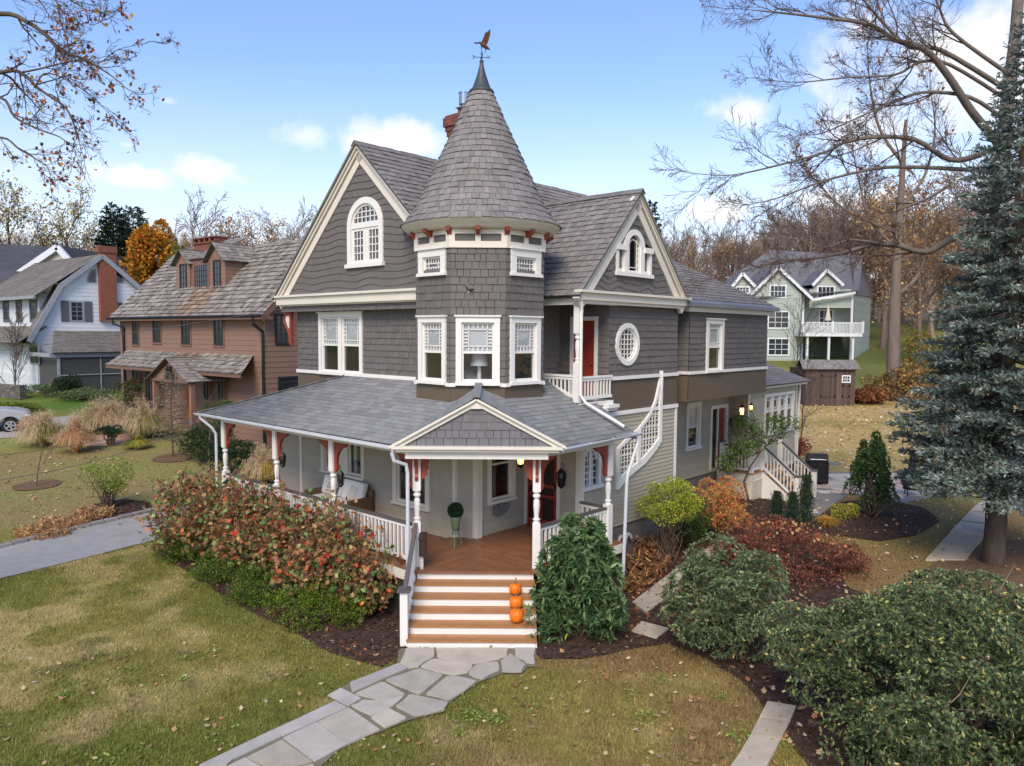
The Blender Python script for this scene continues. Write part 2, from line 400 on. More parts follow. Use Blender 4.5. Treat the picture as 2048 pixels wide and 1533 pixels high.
# arched gable window
def arcpts(cx, cz, rx, rz, a0=0, a1=pi, n=20): return [(cx + rx * cos(a0 + (a1 - a0) * i / n), cz + rz * sin(a0 + (a1 - a0) * i / n)) for i in range(n + 1)]
def halfell(x, cx, cz, rx, rz): return cz + rz * math.sqrt(max(0, 1 - ((x - cx) / rx) ** 2))
def arch_window(parent, fr, x0, x1, z0, zs, za, tw, lower=True, nx=6, m=WHITE, label=None, nlow=(3, 4), nup=3):
    cx = (x0 + x1) / 2; rx = (x1 - x0) / 2; rz = za - zs
    f = MB()
    f.fbox(fr, x0, x0 + tw, z0 + .1, zs, -.05, .05); f.fbox(fr, x1 - tw, x1, z0 + .1, zs, -.05, .05)
    f.fbox(fr, x0 - .05, x1 + .05, z0, z0 + .1, -.05, .10)
    f.ring(fr, arcpts(cx, zs, rx, rz), arcpts(cx, zs, rx - tw, rz - tw), -.05, .05, closed=False)
    f.ring(fr, arcpts(cx, zs, rx - tw + .002, rz - tw + .002), arcpts(cx, zs, rx - tw - .06, rz - tw - .06), -.05, .005, closed=False)
    if lower:
        f.fbox(fr, x0 + tw, x1 - tw, zs - .06, zs + .08, -.05, .02); f.fbox(fr, cx - .05, cx + .05, z0 + .1, zs - .06, -.05, .0)
        for (l, r) in ((x0 + tw, cx - .05), (cx + .05, x1 - tw)):
            for q in ((l, l + .07, z0 + .1, zs - .06), (r - .07, r, z0 + .1, zs - .06), (l + .07, r - .07, z0 + .1, z0 + .19), (l + .07, r - .07, zs - .13, zs - .06)): f.fbox(fr, *q, -.05, -.005)
    o = f.build('arched_window', m, parent)
    if label: o['label'] = label
    mu = MB(); w = .025
    irx, irz = rx - tw - .06, rz - tw - .06; zb0 = zs + .08 if lower else zs
    for i in range(1, nx):
        x = cx - irx + 2 * irx * i / nx; mu.fbox(fr, x - w / 2, x + w / 2, zb0, halfell(x, cx, zs, irx, irz) + .01, -.03, -.012)
    for i in range(1, nup):
        z = zb0 + (zs + irz - zb0) * i / nup; k = irx * math.sqrt(max(0, 1 - ((z - zs) / irz) ** 2)); mu.fbox(fr, cx - k, cx + k, z - w / 2, z + w / 2, -.03, -.012)
    if lower:
        for (l, r) in ((x0 + tw + .07, cx - .12), (cx + .12, x1 - tw - .07)): grid(mu, fr, l, r, z0 + .19, zs - .13, -.03, *nlow)
    else:
        z_lo = z0 + .1
        for i in range(1, nx):
            x = cx - irx + 2 * irx * i / nx; mu.fbox(fr, x - w / 2, x + w / 2, z_lo, zs, -.03, -.012)
        for i in range(0, nlow[1]):
            z = z_lo + (zs - z_lo) * (i + 1) / nlow[1]; mu.fbox(fr, cx - irx, cx + irx, z - w / 2, z + w / 2, -.03, -.012)
        if nlow[0] == 2: mu.fbox(fr, cx - .05, cx + .05, z_lo, zs + irz, -.03, .0)
    mu.build('muntin_bars', m, o)
    g = MB(); pl = [(x0 + tw, z0 + .1), (x1 - tw, z0 + .1)] + arcpts(cx, zs, rx - tw, rz - tw)
    g.prism(fr, pl, -.046, -.038); g.build('glass_pane', MATS['glass'], o)
    room(o, fr, x0 + .04, x1 - .04, z0, za, d=-.07)
    return o
arch_window(house, fg, wx0, wx1, wz0, wzs, wza, .16, label='tall arched gable window with two casements below a gridded fan')
# ---- main roof
def roof_plane(fr, L, H, bounds, name, h=.2, w=.17, m=SHAKE, t=.03, parent=house, cv=.16, colf=None, jit=.012, gap=.012, cj=(1.04, 1., .97)):
    if fr.n[2] < 0: fr = Fr(fr.o, fr.ex, fr.ez, -fr.n)
    mb = MB()
    def cf(x, z, v):
        v *= 1 + .12 * sin(x * 1.3 + z * .7) * random.random()
        q = random.random()
        return (v * (1 + .03 * q), v, v * (1 - .03 * q))
    courses(mb, fr, 0, H, bounds, h, w, (), t=t, gap=gap, cv=cv, colf=colf or cf, jit=jit, over=.05)
    b0 = [bounds(z) for z in np.linspace(0.001, H - .001, 12)]; zz = np.linspace(0, H, 12)
    mb.add([fr(b[0], z, -.03) for b, z in zip(b0, zz)] + [fr(b[1], z, -.03) for b, z in zip(b0, zz)], [(i, 12 + i, 13 + i, i + 1) for i in range(11)], (.5, .5, .5))
    return mb.build(name, m, parent)
def slopefr(o, ex, dn):   # plane rising along horizontal direction dn (unit) with slope s
    pass
th = math.atan(gs); 
frR = Fr((0, GC - (GHW + .2), GB - .12 + .07), (1, 0, 0), (0, cos(th), sin(th)), (0, -sin(th), cos(th)))
RH = (GHW + .2) / cos(th)
roof_plane(frR, 0, RH, rect(xg - .2, 9.2), 'main_roof_slope', h=.2)
frL = Fr((0, GC + (GHW + .2), GB - .05), (1, 0, 0), (0, -cos(th), sin(th)), (0, sin(th), cos(th)))
mb = MB(); mb.fbox(frL, xg - .2, 9.2, 0, RH, -.05, .0); mb.build('far_roof_slope', SHAKE, house)
mb = MB()
x = xg - .22
while x < 9.1:
    L_ = random.uniform(.26, .34); dz = random.uniform(0, .02)
    for sg in (1, -1):
        f_ = Fr((0, GC, GA + .12 + dz), (1, 0, 0), (0, sg * cos(th), -sin(th)), (0, sg * sin(th), cos(th)))
        v = random.uniform(.7, .95); mb.fbox(f_, x, x + L_ + .03, -.02, .16, 0, .03, (v, v, v))
    x += L_
mb.build('ridge_cap', SHAKE, house)
# ---- right gable block
xr0, xr1, yg = 2.06, 6.94, -1.36; rc = (xr0 + xr1) / 2; RA, RB = 9.54, 6.95; rhw = (xr1 - xr0) / 2; rs = (RA - RB) / rhw
fgr = RF(yg)
bnr = lambda z: (rc - (RA - z) / rs + .04, rc + (RA - z) / rs - .04)
pz0, pzs, pza = 7.47, 8.22, 8.64
def ph(z):
    if z < pz0 + .05 or z > pza - .06: return None
    if z < pzs - .02: return (3.63, 5.15)
    k = math.sqrt(max(0, 1 - ((z - pzs) / (pza - .03 - pzs)) ** 2)); return (4.39 - .4 * k, 4.39 + .4 * k)
def wv2(u, z):
    g = math.exp(-((u - 4.4) / .75) ** 2)
    if z > 8.0: return .26 * g * (1 - sst(9.1, 9.6, z) * .3) - .08
    return .05 * sin(u * 5.2 + .5) * sst(8.1, 7.5, z) + .03 * sin(u * 9.)
mb = MB(); mb.prism(fgr, [(4.4, 9.48), (4.05, 9.1), (4.0, 8.62), (4.8, 8.62), (4.75, 9.1)], -.03, -.01); courses(mb, fgr, 6.97, 9.42, bnr, .165, .14, [ph], t=.022, gap=.004, wave=wv2, cv=.03); mb.build('gable_wall', GREY, house)
mb = MB(); mb.fbox(fgr, xr0 - .02, xr1 + .06, 6.80, 6.97, -.02, .12); mb.fbox(fgr, xr0 - .1, xr1 + .16, 6.97, 7.03, -.02, .2); mb.fbox(fgr, xr0, xr1, 6.72, 6.80, -.12, .06); mb.build('gable_base_moulding', CREAM, house)
mb = MB()
for sgn in (-1, 1):
    p0 = V(rc + sgn * (rhw + .16), 0, 6.95 - .1); p1 = V(rc, 0, RA + .1)
    sl = nrm(p1 - p0); nn = nrm(np.cross(sl, V(0, 1, 0))); nn = nn if nn[2] > 0 else -nn
    for (off, tk, d) in ((-.19, .20, .05), (-.08, .06, .09), (-.03, .045, .13)):
        a = p0 + nn * off; b = p1 + nn * off
        q = lambda p, y: (p[0], y, p[2])
        mb.add([q(a, yg - d), q(b, yg - d), q(b - nn * tk, yg - d), q(a - nn * tk, yg - d), q(a, yg + .05), q(b, yg + .05), q(b - nn * tk, yg + .05), q(a - nn * tk, yg + .05)],
               [(0, 1, 2, 3), (0, 4, 5, 1), (3, 2, 6, 7), (0, 3, 7, 4), (1, 5, 6, 2)])
mb.build('rake_board', CREAM, house)
thr = math.atan(rs)
frA = Fr((xr0 - .14, 0, RB - .12 + .06), (0, 1, 0), (cos(thr), 0, sin(thr)), (-sin(thr), 0, cos(thr)))
roof_plane(frA, 0, (rhw + .14) / cos(thr), rect(yg - .17, 4.2), 'gable_roof_slope', h=.2)
frB = Fr((xr1 + .14, 0, RB - .06), (0, 1, 0), (-cos(thr), 0, sin(thr)), (sin(thr), 0, cos(thr)))
mb = MB(); mb.fbox(frB, yg - .17, 4.2, 0, (rhw + .14) / cos(thr), -.05, 0); mb.build('far_roof_slope', SHAKE, house)
mb = MB(); y = yg - .19
while y < 4:
    L_ = random.uniform(.24, .3); dz = random.uniform(0, .02)
    for sg in (1, -1):
        f_ = Fr((rc, 0, RA + .12 + dz), (0, 1, 0), (sg * cos(thr), 0, -sin(thr)), (sg * sin(thr), 0, cos(thr)))
        v = random.uniform(.7, .95); mb.fbox(f_, y, y + L_ + .03, -.02, .15, 0, .03, (v, v, v))
    y += L_
mb.build('ridge_cap', SHAKE, house)
# Palladian window
f = MB(); fr = fgr
for (a, b, z0, z1) in ((3.58, 3.68, 7.56, 8.2), (5.1, 5.2, 7.56, 8.2), (3.93, 4.1, 7.56, 8.22), (4.68, 4.85, 7.56, 8.22)): f.fbox(fr, a, b, z0, z1, -.05, .05)
f.fbox(fr, 3.54, 5.24, 7.46, 7.56, -.05, .1); f.fbox(fr, 3.56, 3.96, 8.10, 8.24, -.05, .09); f.fbox(fr, 4.82, 5.22, 8.10, 8.24, -.05, .09)
f.fbox(fr, 3.68, 3.93, 7.56, 7.64, -.05, .0); f.fbox(fr, 4.85, 5.1, 7.56, 7.64, -.05, .0)
f.ring(fr, arcpts(4.39, 8.22, .46, .44), arcpts(4.39, 8.22, .29, .30), -.05, .055, closed=False)
f.fbox(fr, 4.1, 4.14, 7.56, 8.22, -.05, .01); f.fbox(fr, 4.64, 4.68, 7.56, 8.22, -.05, .01); f.fbox(fr, 4.14, 4.64, 7.56, 7.62, -.05, .01)
pw = f.build('palladian_window', WHITE, house)
mu = MB()
for x in (4.22, 4.56): mu.fbox(fr, x - .012, x + .012, 7.62, 8.22 + .2, -.03, -.01)
for z in (7.76, 7.9, 8.04, 8.18, 8.32):
    mu.fbox(fr, 4.14, 4.22, z - .01, z + .01, -.03, -.01); mu.fbox(fr, 4.56, 4.64, z - .01, z + .01, -.03, -.01)
mu.fbox(fr, 4.14, 4.64, 7.69, 7.71, -.03, -.01); mu.ring(fr, arcpts(4.39, 8.22, .19, .2), arcpts(4.39, 8.22, .165, .175), -.03, -.01, closed=False)
mu.build('muntin_bars', WHITE, pw)
g = MB(); g.prism(fr, [(4.1, 7.56), (4.68, 7.56)] + arcpts(4.39, 8.22, .3, .31), -.046, -.038); g.fbox(fr, 3.66, 3.95, 7.6, 8.12, -.046, -.038); g.fbox(fr, 4.83, 5.12, 7.6, 8.12, -.046, -.038); g.build('glass_pane', MATS['glass'], pw)
room(pw, fr, 3.62, 5.16, 7.5, 8.5, d=-.07)
# ---- right facade, second floor
yr = -1.2; f2 = RF(yr)
def oh(z):
    k = 1 - ((z - 5.735) / .5) ** 2
    if k <= 0: return None
    h = .49 * math.sqrt(k); return (4.38 - h, 4.38 + h)
mb = MB(); courses(mb, f2, 4.9, 6.76, rect(3.6, 6.95), .166, .19, [oh], t=.022, cv=.07, jit=.004)
f3 = Fr((3.6, 0, 0), (0, -1, 0), UP, (-1, 0, 0))
courses(mb, f3, 4.35, 6.76, rect(-.4, 1.2), .166, .19, [(-.02, .86, 4.3, 6.42)], t=.02, cv=.07)
f4 = RF(.4); courses(mb, f4, 4.4, 6.8, rect(.8, 3.6), .166, .19, t=.02, cv=.07)
f5 = Fr((6.95, 0, 0), (0, 1, 0), UP, (1, 0, 0)); courses(mb, f5, 4.0, 6.9, rect(-1.2, 3), .166, None, t=.02)
mb.build('shingled_wall', GREY, house)
mb = MB(); courses(mb, f2, 3.98, 4.84, rect(3.6, 6.97), .9, None, t=.012, cv=.02); mb.build('brown_base_board', BROWN, house)
mb = MB(); mb.fbox(f2, 3.55, 7.0, 4.83, 4.92, 0, .06); mb.build('white_belt_course', WHITE, house)
mb = MB(); mb.fbox(f2, 3.5, 6.99, 3.92, 4.02, 0, .06); mb.fbox(f2, 6.87, 6.985, 1.0, 3.92, 0, .03); mb.build('white_trim_board', WHITE, house)
# oval window
f = MB(); E_ = lambda rx, rz: [(4.38 + rx * cos(t), 5.735 + rz * sin(t)) for t in np.linspace(0, 2 * pi, 40, endpoint=False)]
f.ring(f2, E_(.54, .55), E_(.42, .43), -.02, .06); f.ring(f2, E_(.425, .435), E_(.37, .38), -.05, .02)
ov = f.build('oval_window', WHITE, house); mu = MB()
for i in range(1, 5):
    x = -.38 + .76 * i / 5; k = .38 * math.sqrt(max(0, 1 - (x / .38) ** 2)); mu.fbox(f2, 4.38 + x - .013, 4.38 + x + .013, 5.735 - k, 5.735 + k, -.03, -.01)
for i in range(1, 6):
    z = -.38 + .76 * i / 6; k = .38 * math.sqrt(max(0, 1 - (z / .38) ** 2)); mu.fbox(f2, 4.38 - k, 4.38 + k, 5.735 + z - .013, 5.735 + z + .013, -.03, -.01)
mu.build('muntin_bars', WHITE, ov); g = MB(); g.prism(f2, E_(.4, .41), -.046, -.038); g.build('glass_pane', MATS['glass'], ov); room(ov, f2, 3.95, 4.81, 5.3, 6.17, d=-.07)
# ---- balcony: door, post, railing, beams
fd = f3; mb = MB()
for q in ((-.02, .08, 4.3, 6.34), (.76, .86, 4.3, 6.34), (-.02, .86, 6.34, 6.44)): mb.fbox(fd, *q, -.03, .04)
dr = mb.build('balcony_door', WHITE, house)
mb = MB(); mb.fbox(fd, .08, .76, 4.32, 6.34, -.05, -.01)
for (a, b, z0, z1) in ((.16, .39, 4.5, 5.2), (.45, .68, 4.5, 5.2), (.16, .39, 5.3, 6.22), (.45, .68, 5.3, 6.22)):
    mb.ring(fd, [(a, z0), (b, z0), (b, z1), (a, z1)], [(a + .03, z0 + .03), (b - .03, z0 + .03), (b - .03, z1 - .03), (a + .03, z1 - .03)], -.02, .005)
dl = mb.build('door_leaf', REDDOOR, dr)
mb = MB(); mb.sphere(fd(.68, 5.25, .04), .035, 10, 6); mb.build('door_knob', mat('brass', c(150, 110, 60), rough=.35, metal=.8), dr)
def turned_post(p, z0, z1, w=.16, name='porch_post', m=WHITE, base=.4, up=.31):
    mb = MB(); H = z1 - z0; x, y = p; h = w / 2
    ang = 0
    za, zb = z0 + H * base, z1 - H * up; L_ = zb - za
    mb.box((x - h, y - h, z0), (x + h, y + h, za)); mb.box((x - h, y - h, zb), (x + h, y + h, z1))
    pr = [(0, .98), (.03, .98), (.05, .72), (.09, .72), (.11, .95), (.15, .95), (.17, .6), (.3, .66), (.55, .86), (.7, .78), (.78, .52), (.80, .52), (.82, .95), (.87, 1.), (.91, .8), (.93, .55), (.96, .9), (1, .98)]
    mb.lathe([(za + a * L_, r * h) for a, r in pr], (x, y, 0), 16, cap=False)
    return mb.build(name, m, house)
turned_post((2.22, -1.26), 4.36, 6.75, .15, 'balcony_post')
mb = MB()
mb.beam((2.22, -1.3, 6.82), (3.6, -1.3, 6.82), .2, .22); mb.beam((2.22, -1.18, 6.80), (2.22, .4, 6.80), .2, .22); mb.build('balcony_beam', WHITE, house)
mb = MB(); mb.box((2.1, -1.2, 6.9), (3.7, .4, 6.93)); mb.build('balcony_ceiling', CEIL, house)
def railing(path, nb=None, top=.85, bot=.1, mtop=RAILG, mbal=WHITE, sp=.12, name='railing', bw=.035, botpath=None, tw=.09, cap=True, frame=False):
    """path: two floor points; botpath optional bottom-rail ends; returns white rail mesh with grey handrail child"""
    p, q = [np.asarray(v, float) for v in path]
    bp, bq = [np.asarray(v, float) for v in botpath] if botpath is not None else (p + UP * bot, q + UP * bot)
    tp, tq = p + UP * top, q + UP * top
    mb = MB(); L_ = np.linalg.norm((q - p)[:2]); n = max(2, int(L_ / sp))
    mb.beam(bp, bq, .06, .07); mb.beam(tp - UP * .06, tq - UP * .06, .05, .06)
    for i in range(n):
        t = (i + .5) / n; mb.beam(bp + (bq - bp) * t + UP * .03, tp + (tq - tp) * t - UP * .06, bw, bw, up=nrm(q - p) * V(1, 1, 0))
    o = mb.build(name, mbal, house)
    if cap:
        m2 = MB(); m2.beam(tp, tq, tw, .05); m2.build('handrail', mtop, o)
    return o
railing(((2.22, -.1, 4.15), (2.22, -1.2, 4.15)), top=.84, botpath=((2.22, -.1, 5.0 - .12), (2.22, -1.2, 4.47)), mtop=WHITE, name='balcony_railing')
railing(((2.3, -1.28, 4.15), (3.6, -1.28, 4.15)), top=.80, botpath=((2.3, -1.28, 4.45), (3.6, -1.28, 4.45)), mtop=WHITE, name='balcony_railing', sp=.13)
mb = MB(); mb.box((2.2, -1.34, 4.24), (3.62, .4, 4.34)); mb.box((3.2, -1.5, 4.17), (3.66, -1.2, 4.25)); mb.box((3.1, -1.44, 4.09), (3.66, -1.2, 4.17)); mb.build('balcony_floor', WHITE, house)
# ---- rear wing
f6 = RF(yr - .02); mb = MB()
courses(mb, f6, 4.9, 6.74, rect(7.62, 12.97), .166, .2, [hole(8.6, 9.7, 4.9, 6.42)], t=.022, cv=.07, jit=.004)
f7 = Fr((7.62, 0, 0), (0, 1, 0), UP, (-1, 0, 0)); courses(mb, f7, 4.9, 6.74, rect(yr, 2), .166, .2, t=.02)
f8 = Fr((12.97, 0, 0), (0, 1, 0), UP, (1, 0, 0)); courses(mb, f8, 4.9, 6.74, rect(yr, 5), .166, None, t=.02)
mb.build('shingled_wall', GREY, house)
mb = MB(); courses(mb, f6, 4.03, 4.84, rect(7.6, 12.98), .9, None, t=.012, cv=.02); courses(mb, f7, 4.03, 4.84, rect(yr, 2), .9, None, t=.012); courses(mb, f8, 4.03, 4.84, rect(yr, 5), .9, None, t=.012); mb.build('brown_base_board', BROWN, house)
for F__, a_, b_ in ((f6, 7.58, 8.6), (f6, 9.7, 13.), (f7, yr, 2)): mb = MB(); mb.fbox(F__, a_, b_, 4.83, 4.92, 0, .05); mb.build('white_belt_course', WHITE, house)
window(house, f6, 8.6, 9.7, 4.84, 6.46, shade=.48, nt=6, ns=4, tw=.13)
mb = MB(); mb.poly([(7.6, yr, 4.04), (12.97, yr, 4.04), (12.97, 5, 4.04), (7.6, 5, 4.04)]); mb.build('wing_underside', CEIL, house)
mb = MB(); mb.fbox(f6, 7.3, 13.2, 6.66, 6.80, 0, .16); mb.fbox(f8, yr - .2, 5, 6.66, 6.8, 0, .2); mb.build('wing_cornice', CREAM, house)
mb = MB()
P = [(6.95, yr - .30, 6.80), (13.32, yr - .30, 6.80), (13.32, yr - .30, 6.92), (6.95, yr - .30, 6.92), (6.95, yr - .12, 7.02), (13.15, yr - .12, 7.02)]
mb.add(P, [(0, 1, 2, 3), (3, 2, 5, 4)]); mb.add([(13.32, yr - .3, 6.8), (13.32, 5, 6.8), (13.32, 5, 6.92), (13.32, yr - .3, 6.92), (13.15, yr - .12, 7.02), (13.15, 5, 7.02)], [(0, 1, 2, 3), (3, 2, 5, 4)])
mb.poly([(6.95, yr - .3, 6.8), (13.32, yr - .3, 6.8), (13.32, yr, 6.8), (6.95, yr, 6.8)]); mb.build('wing_gutter', LEAD, house)
tw_ = math.atan(.6); frW = Fr((0, yr - .14, 7.0), (1, 0, 0), (0, cos(tw_), sin(tw_)), (0, -sin(tw_), cos(tw_)))
roof_plane(frW, 0, 3.6 / cos(tw_), lambda z: (6.6, 13.17 - z * cos(tw_)), 'wing_roof_slope', h=.2)
mb = MB(); mb.poly([(13.17, yr - .14, 7.0), (13.17, 6, 7.0), (9.57, 3.46, 9.16), (9.57, 3.46, 9.16)][:3]); mb.build('far_roof_slope', SHAKE, house)
# ---- tower
TC = V(-.755, 17.86); TS = 1.21; TA = TS * 1.2071
def octfr(k):   # k=0 front, 1 right, -1 left ...
    a = k * pi / 4; n = V(sin(a), -cos(a), 0); ex = V(cos(a), sin(a), 0)
    o = V(TC[0], TC[1], 0) + n * TA - ex * TS / 2
    f = Fr(o, ex, UP, n)
    def g(x, z, d=0.): return loc(f(x, z, d))
    return g
mbs, mbf, mbw, mbb, mbp = MB(), MB(), MB(), MB(), MB()
for k in range(-3, 5):
    g = octfr(k); hs = []
    if k in (-1, 0, 1): hs.append(hole(.12, 1.09, 4.85, 6.36))
    if k in (-1, 1): hs.append(hole(.13, 1.08, 7.27, 7.9))
    courses(mbs, g, 4.9, 7.9, rect(0, TS), .167, .2 if abs(k) < 3 else None, hs, t=.02, gap=.01, cv=.07, jit=.004)
    courses(mbb, g, 4.3, 4.85, rect(0, TS), .6, None, t=.012)
    mbw.fbox(g, -.03, .12 if k in (-1, 0, 1) else TS + .03, 4.82, 4.90, -.02, .055)
    if k in (-1, 0, 1): mbw.fbox(g, 1.09, TS + .03, 4.82, 4.90, -.02, .055)
    mbf.fbox(g, -.02, TS + .02, 7.86, 8.0, -.02, .05); mbf.fbox(g, -.02, TS + .02, 8.16, 8.26, -.02, .05)
    for (a, b) in ((-.02, .1), (.545, .665), (1.11, TS + .02)): mbf.fbox(g, a, b, 8.0, 8.16, -.02, .05)
    courses(mbf, g, 8.26, 8.46, rect(-.02, TS + .02), .1, None, t=.015, t0=.02)
    mbp.fbox(g, .1, .545, 8.0, 8.16, -.02, .01); mbp.fbox(g, .665, 1.11, 8.0, 8.16, -.02, .01)
mbs.build('tower_wall', GREY, house); mbb.build('tower_base_board', BROWN, house); mbw.build('white_belt_course', WHITE, house); mbf.build('tower_frieze', CREAM, house); mbp.build('frieze_panel', GREY, house)
for k in (-1, 0, 1): window(house, octfr(k), .12, 1.09, 4.85, 6.36, shade=.5, nt=4, ns=5, tw=.125)
for k in (-1, 1): window(house, octfr(k), .13, 1.08, 7.27, 7.86, style='queen', split=1.0, tw=.16, mm=.10, nt=4, ns=1, cap=.05)
tower_c = loc(V(TC[0], TC[1], 0))
prof = [(8.47, 1.885), (8.56, 1.79), (8.72, 1.66), (8.92, 1.53), (9.15, 1.405), (9.6, 1.20), (10.0, 1.015), (10.42, .81), (10.84, .605), (11.25, .43), (11.65, .25)]
PZ, PR = [a for a, b in prof], [b for a, b in prof]
def rad(z): return float(np.interp(z, PZ, PR))
mb = MB(); nC = 22; zs_ = np.linspace(8.47, 11.65, nC + 1)
for k in range(nC):
    zb, zt = zs_[k], min(11.66, zs_[k + 1] + .04); rb, rt = rad(zb), rad(zt)
    n = max(12, int(2 * pi * rb / .165)); a = random.random() * 6; cuts = np.cumsum(np.random.RandomState(k).uniform(.6, 1.4, n)); cuts = cuts / cuts[-1] * 2 * pi
    cuts = np.concatenate([[0], cuts])
    for i in range(n):
        a0, a1 = a + cuts[i] + .004 / rb, a + cuts[i + 1] - .004 / rb; j = random.uniform(-.012, .012); t = random.uniform(.022, .038); v = 1 + random.uniform(-.17, .15); q = random.random() * .04
        P = []
        for (aa, r, z) in ((a0, rb + t, zb + j), (a1, rb + t, zb + j), (a1, rt + .004, zt), (a0, rt + .004, zt), (a0, rb, zb + j), (a1, rb, zb + j)): P.append(tower_c + V(r * cos(aa), r * sin(aa), z))
        mb.add(P, [(0, 1, 2, 3), (4, 5, 1, 0), (4, 0, 3), (1, 5, 2)], (v * (1 + q), v, v * (1 - q)))
mb.lathe([(z, rad(z) - .005) for z in zs_], tower_c, 48, (.4, .4, .4))
mb.build('tower_cone_roof', SHAKE, house)
mb = MB(); mb.lathe([(8.27, 1.60), (8.27, 1.66), (8.31, 1.70), (8.33, 1.74), (8.37, 1.76), (8.40, 1.83), (8.46, 1.87), (8.48, 1.87)], tower_c, 64, cap=False); mb.build('tower_cornice', CREAM, house, smooth=True)
mb = MB(); mb.lathe([(8.30, 1.40), (8.285, 1.72)], tower_c, 64, cap=False); mb.build('tower_soffit', CEIL, house)
for k in range(-4, 12):
    a = k * pi / 8 + 0.0; n = V(sin(a), -cos(a)); r0 = TA * (1.0 if k % 2 == 0 else 1.08)
    a_l = nrm(loc(V(TC[0] + n[0], TC[1] + n[1], 0)) - tower_c); mb = MB()
    p = tower_c + a_l * (r0 + .0) + UP * 8.2; q = tower_c + a_l * 1.72 + UP * 8.2
    s_ = nrm(np.cross(a_l, UP)); fr = Fr(p, a_l, UP, s_); L_ = np.linalg.norm(q - p)
    mb.prism(fr, [(0, -.08), (L_ * .45, -.06), (L_ * .8, 0), (L_, .03), (L_, .1), (0, .1)], -.05, .05); mb.build('eave_bracket', RUST, house)
mb = MB(); mb.lathe([(11.60, .29), (11.64, .30), (11.68, .27), (11.72, .22), (11.85, .17), (12.0, .115), (12.2, .06), (12.3, .04), (12.32, .04)], tower_c, 24); mb.build('copper_finial_cap', COPPER, house, smooth=True)
# ================= FIRST FLOOR, PORCH, REAR
CB = .108
fl = LF(.05); mb = MB()
courses(mb, fl, 1.02, 3.62, rect(1.6, 8.45), CB, None, [hole(4.16, 6.18, 2.04, 3.45), hole(1.54, 2.95, 1.64, 3.45)], t=.022, cv=.05)
cv_ = [V(.05, 1.62), V(.06, 1.40), V(.11, 1.18), V(.18, 1.02), V(.27, .90)]
for a, b in zip(cv_, cv_[1:]):
    g = Fr((a[0], a[1], 0), (b[0] - a[0], b[1] - a[1], 0), UP); courses(mb, g, 1.02, 3.62, rect(0, np.linalg.norm(b - a)), CB * 1.3, .3, t=.016, cv=.03, gap=.003, minw=.01)
a, b = V(.27, .90), V(.58, .49); g = Fr((a[0], a[1], 0), (b[0] - a[0], b[1] - a[1], 0), UP); courses(mb, g, 1.02, 3.62, rect(0, np.linalg.norm(b - a)), CB, None, t=.014, cv=.02)
fq = RF(.49); qx0, qx1 = ony(973, 1005, .49)[0], ony(1028, 1000, .49)[0]
qz = ony(1000, 1004, .49)[2]
courses(mb, fq, 1.02, 3.62, rect(.58, 2.43), CB, None, [hole(qx0, qx1, qz, 3.4)], t=.022, cv=.05)
fdw = Fr((2.43, 0, 0), (0, -1, 0), UP, (-1, 0, 0))    # u = -y
dy0, dy1 = -onx(1047, 960, 2.43)[1], -onx(1121, 960, 2.43)[1]
courses(mb, fdw, 1.02, 3.62, rect(-.49, 1.2), CB, None, [(dy0, dy1, 1.0, 3.45)], t=.014, cv=.02)
fr1 = RF(-1.2)
def ah(z):
    if z < 2.22 or z > 3.25: return None
    if z < 2.9: return (2.53, 3.22)
    k = math.sqrt(max(0, 1 - ((z - 2.9) / .38) ** 2)); return (2.875 - .34 * k, 2.875 + .34 * k)
courses(mb, fr1, 1.02, 3.93, rect(2.43, 6.9), CB, None, [ah], t=.024, cv=.05)
RWY = .7; frr = RF(RWY)
courses(mb, frr, 1.0, 4.05, rect(6.9, 14.3), CB, None, [hole(10.95, 11.95, 1.98, 3.62), (12.7, 14.05, 1.08, 3.38)], t=.024, cv=.05)
fret = Fr((6.9, 0, 0), (0, 1, 0), UP, (1, 0, 0)); courses(mb, fret, 1., 4.05, rect(-1.2, .7), CB, None, t=.014)
SX0, SX1 = 14.3, 18.9; fsl = Fr((SX0, 0, 0), (0, 1, 0), UP, (-1, 0, 0)); courses(mb, fsl, .9, 4.0, rect(0, .7), CB, None, t=.014)
fsf = RF(0.); courses(mb, fsf, .75, 4.0, rect(SX0, SX1), CB, None, [hole(15.7, 18.55, 2.1, 3.72)], t=.024, cv=.05)
fsr = Fr((SX1, 0, 0), (0, 1, 0), UP, (1, 0, 0)); courses(mb, fsr, .75, 4.0, rect(0, 4), CB, None, t=.014)
fls = Fr((0, 8.45, 0), (1, 0, 0), UP, (0, 1, 0)); courses(mb, fls, 1.02, 3.62, rect(.05, 8), CB, None, t=.014)
mb.build('clapboard_wall', SAGE, house)
for F__, q_ in ((fl, (7.2, 7.32, 1.08, 3.6, 0, .035)), (fq, (2.31, 2.42, 1.08, 3.6, 0, .035)), (fsf, (SX1 - .1, SX1 + .02, .82, 4.0, 0, .03)), (fsf, (SX0 - .03, SX0 + .1, .82, 4., 0, .03)), (fsf, (SX0, SX1 + .05, .68, .82, 0, .04))): mb = MB(); mb.fbox(F__, *q_); mb.build('corner_board', CREAM, house)
for a_, b_ in (((.22, .85, 1.08), (.32, .95, 3.6)), ((.52, .40, 1.08), (.70, .55, 3.6)), ((2.38, -1.27, 1.08), (2.53, -1.12, 3.6))): mb = MB(); mb.box(a_, b_); mb.build('corner_board', CREAM, house)
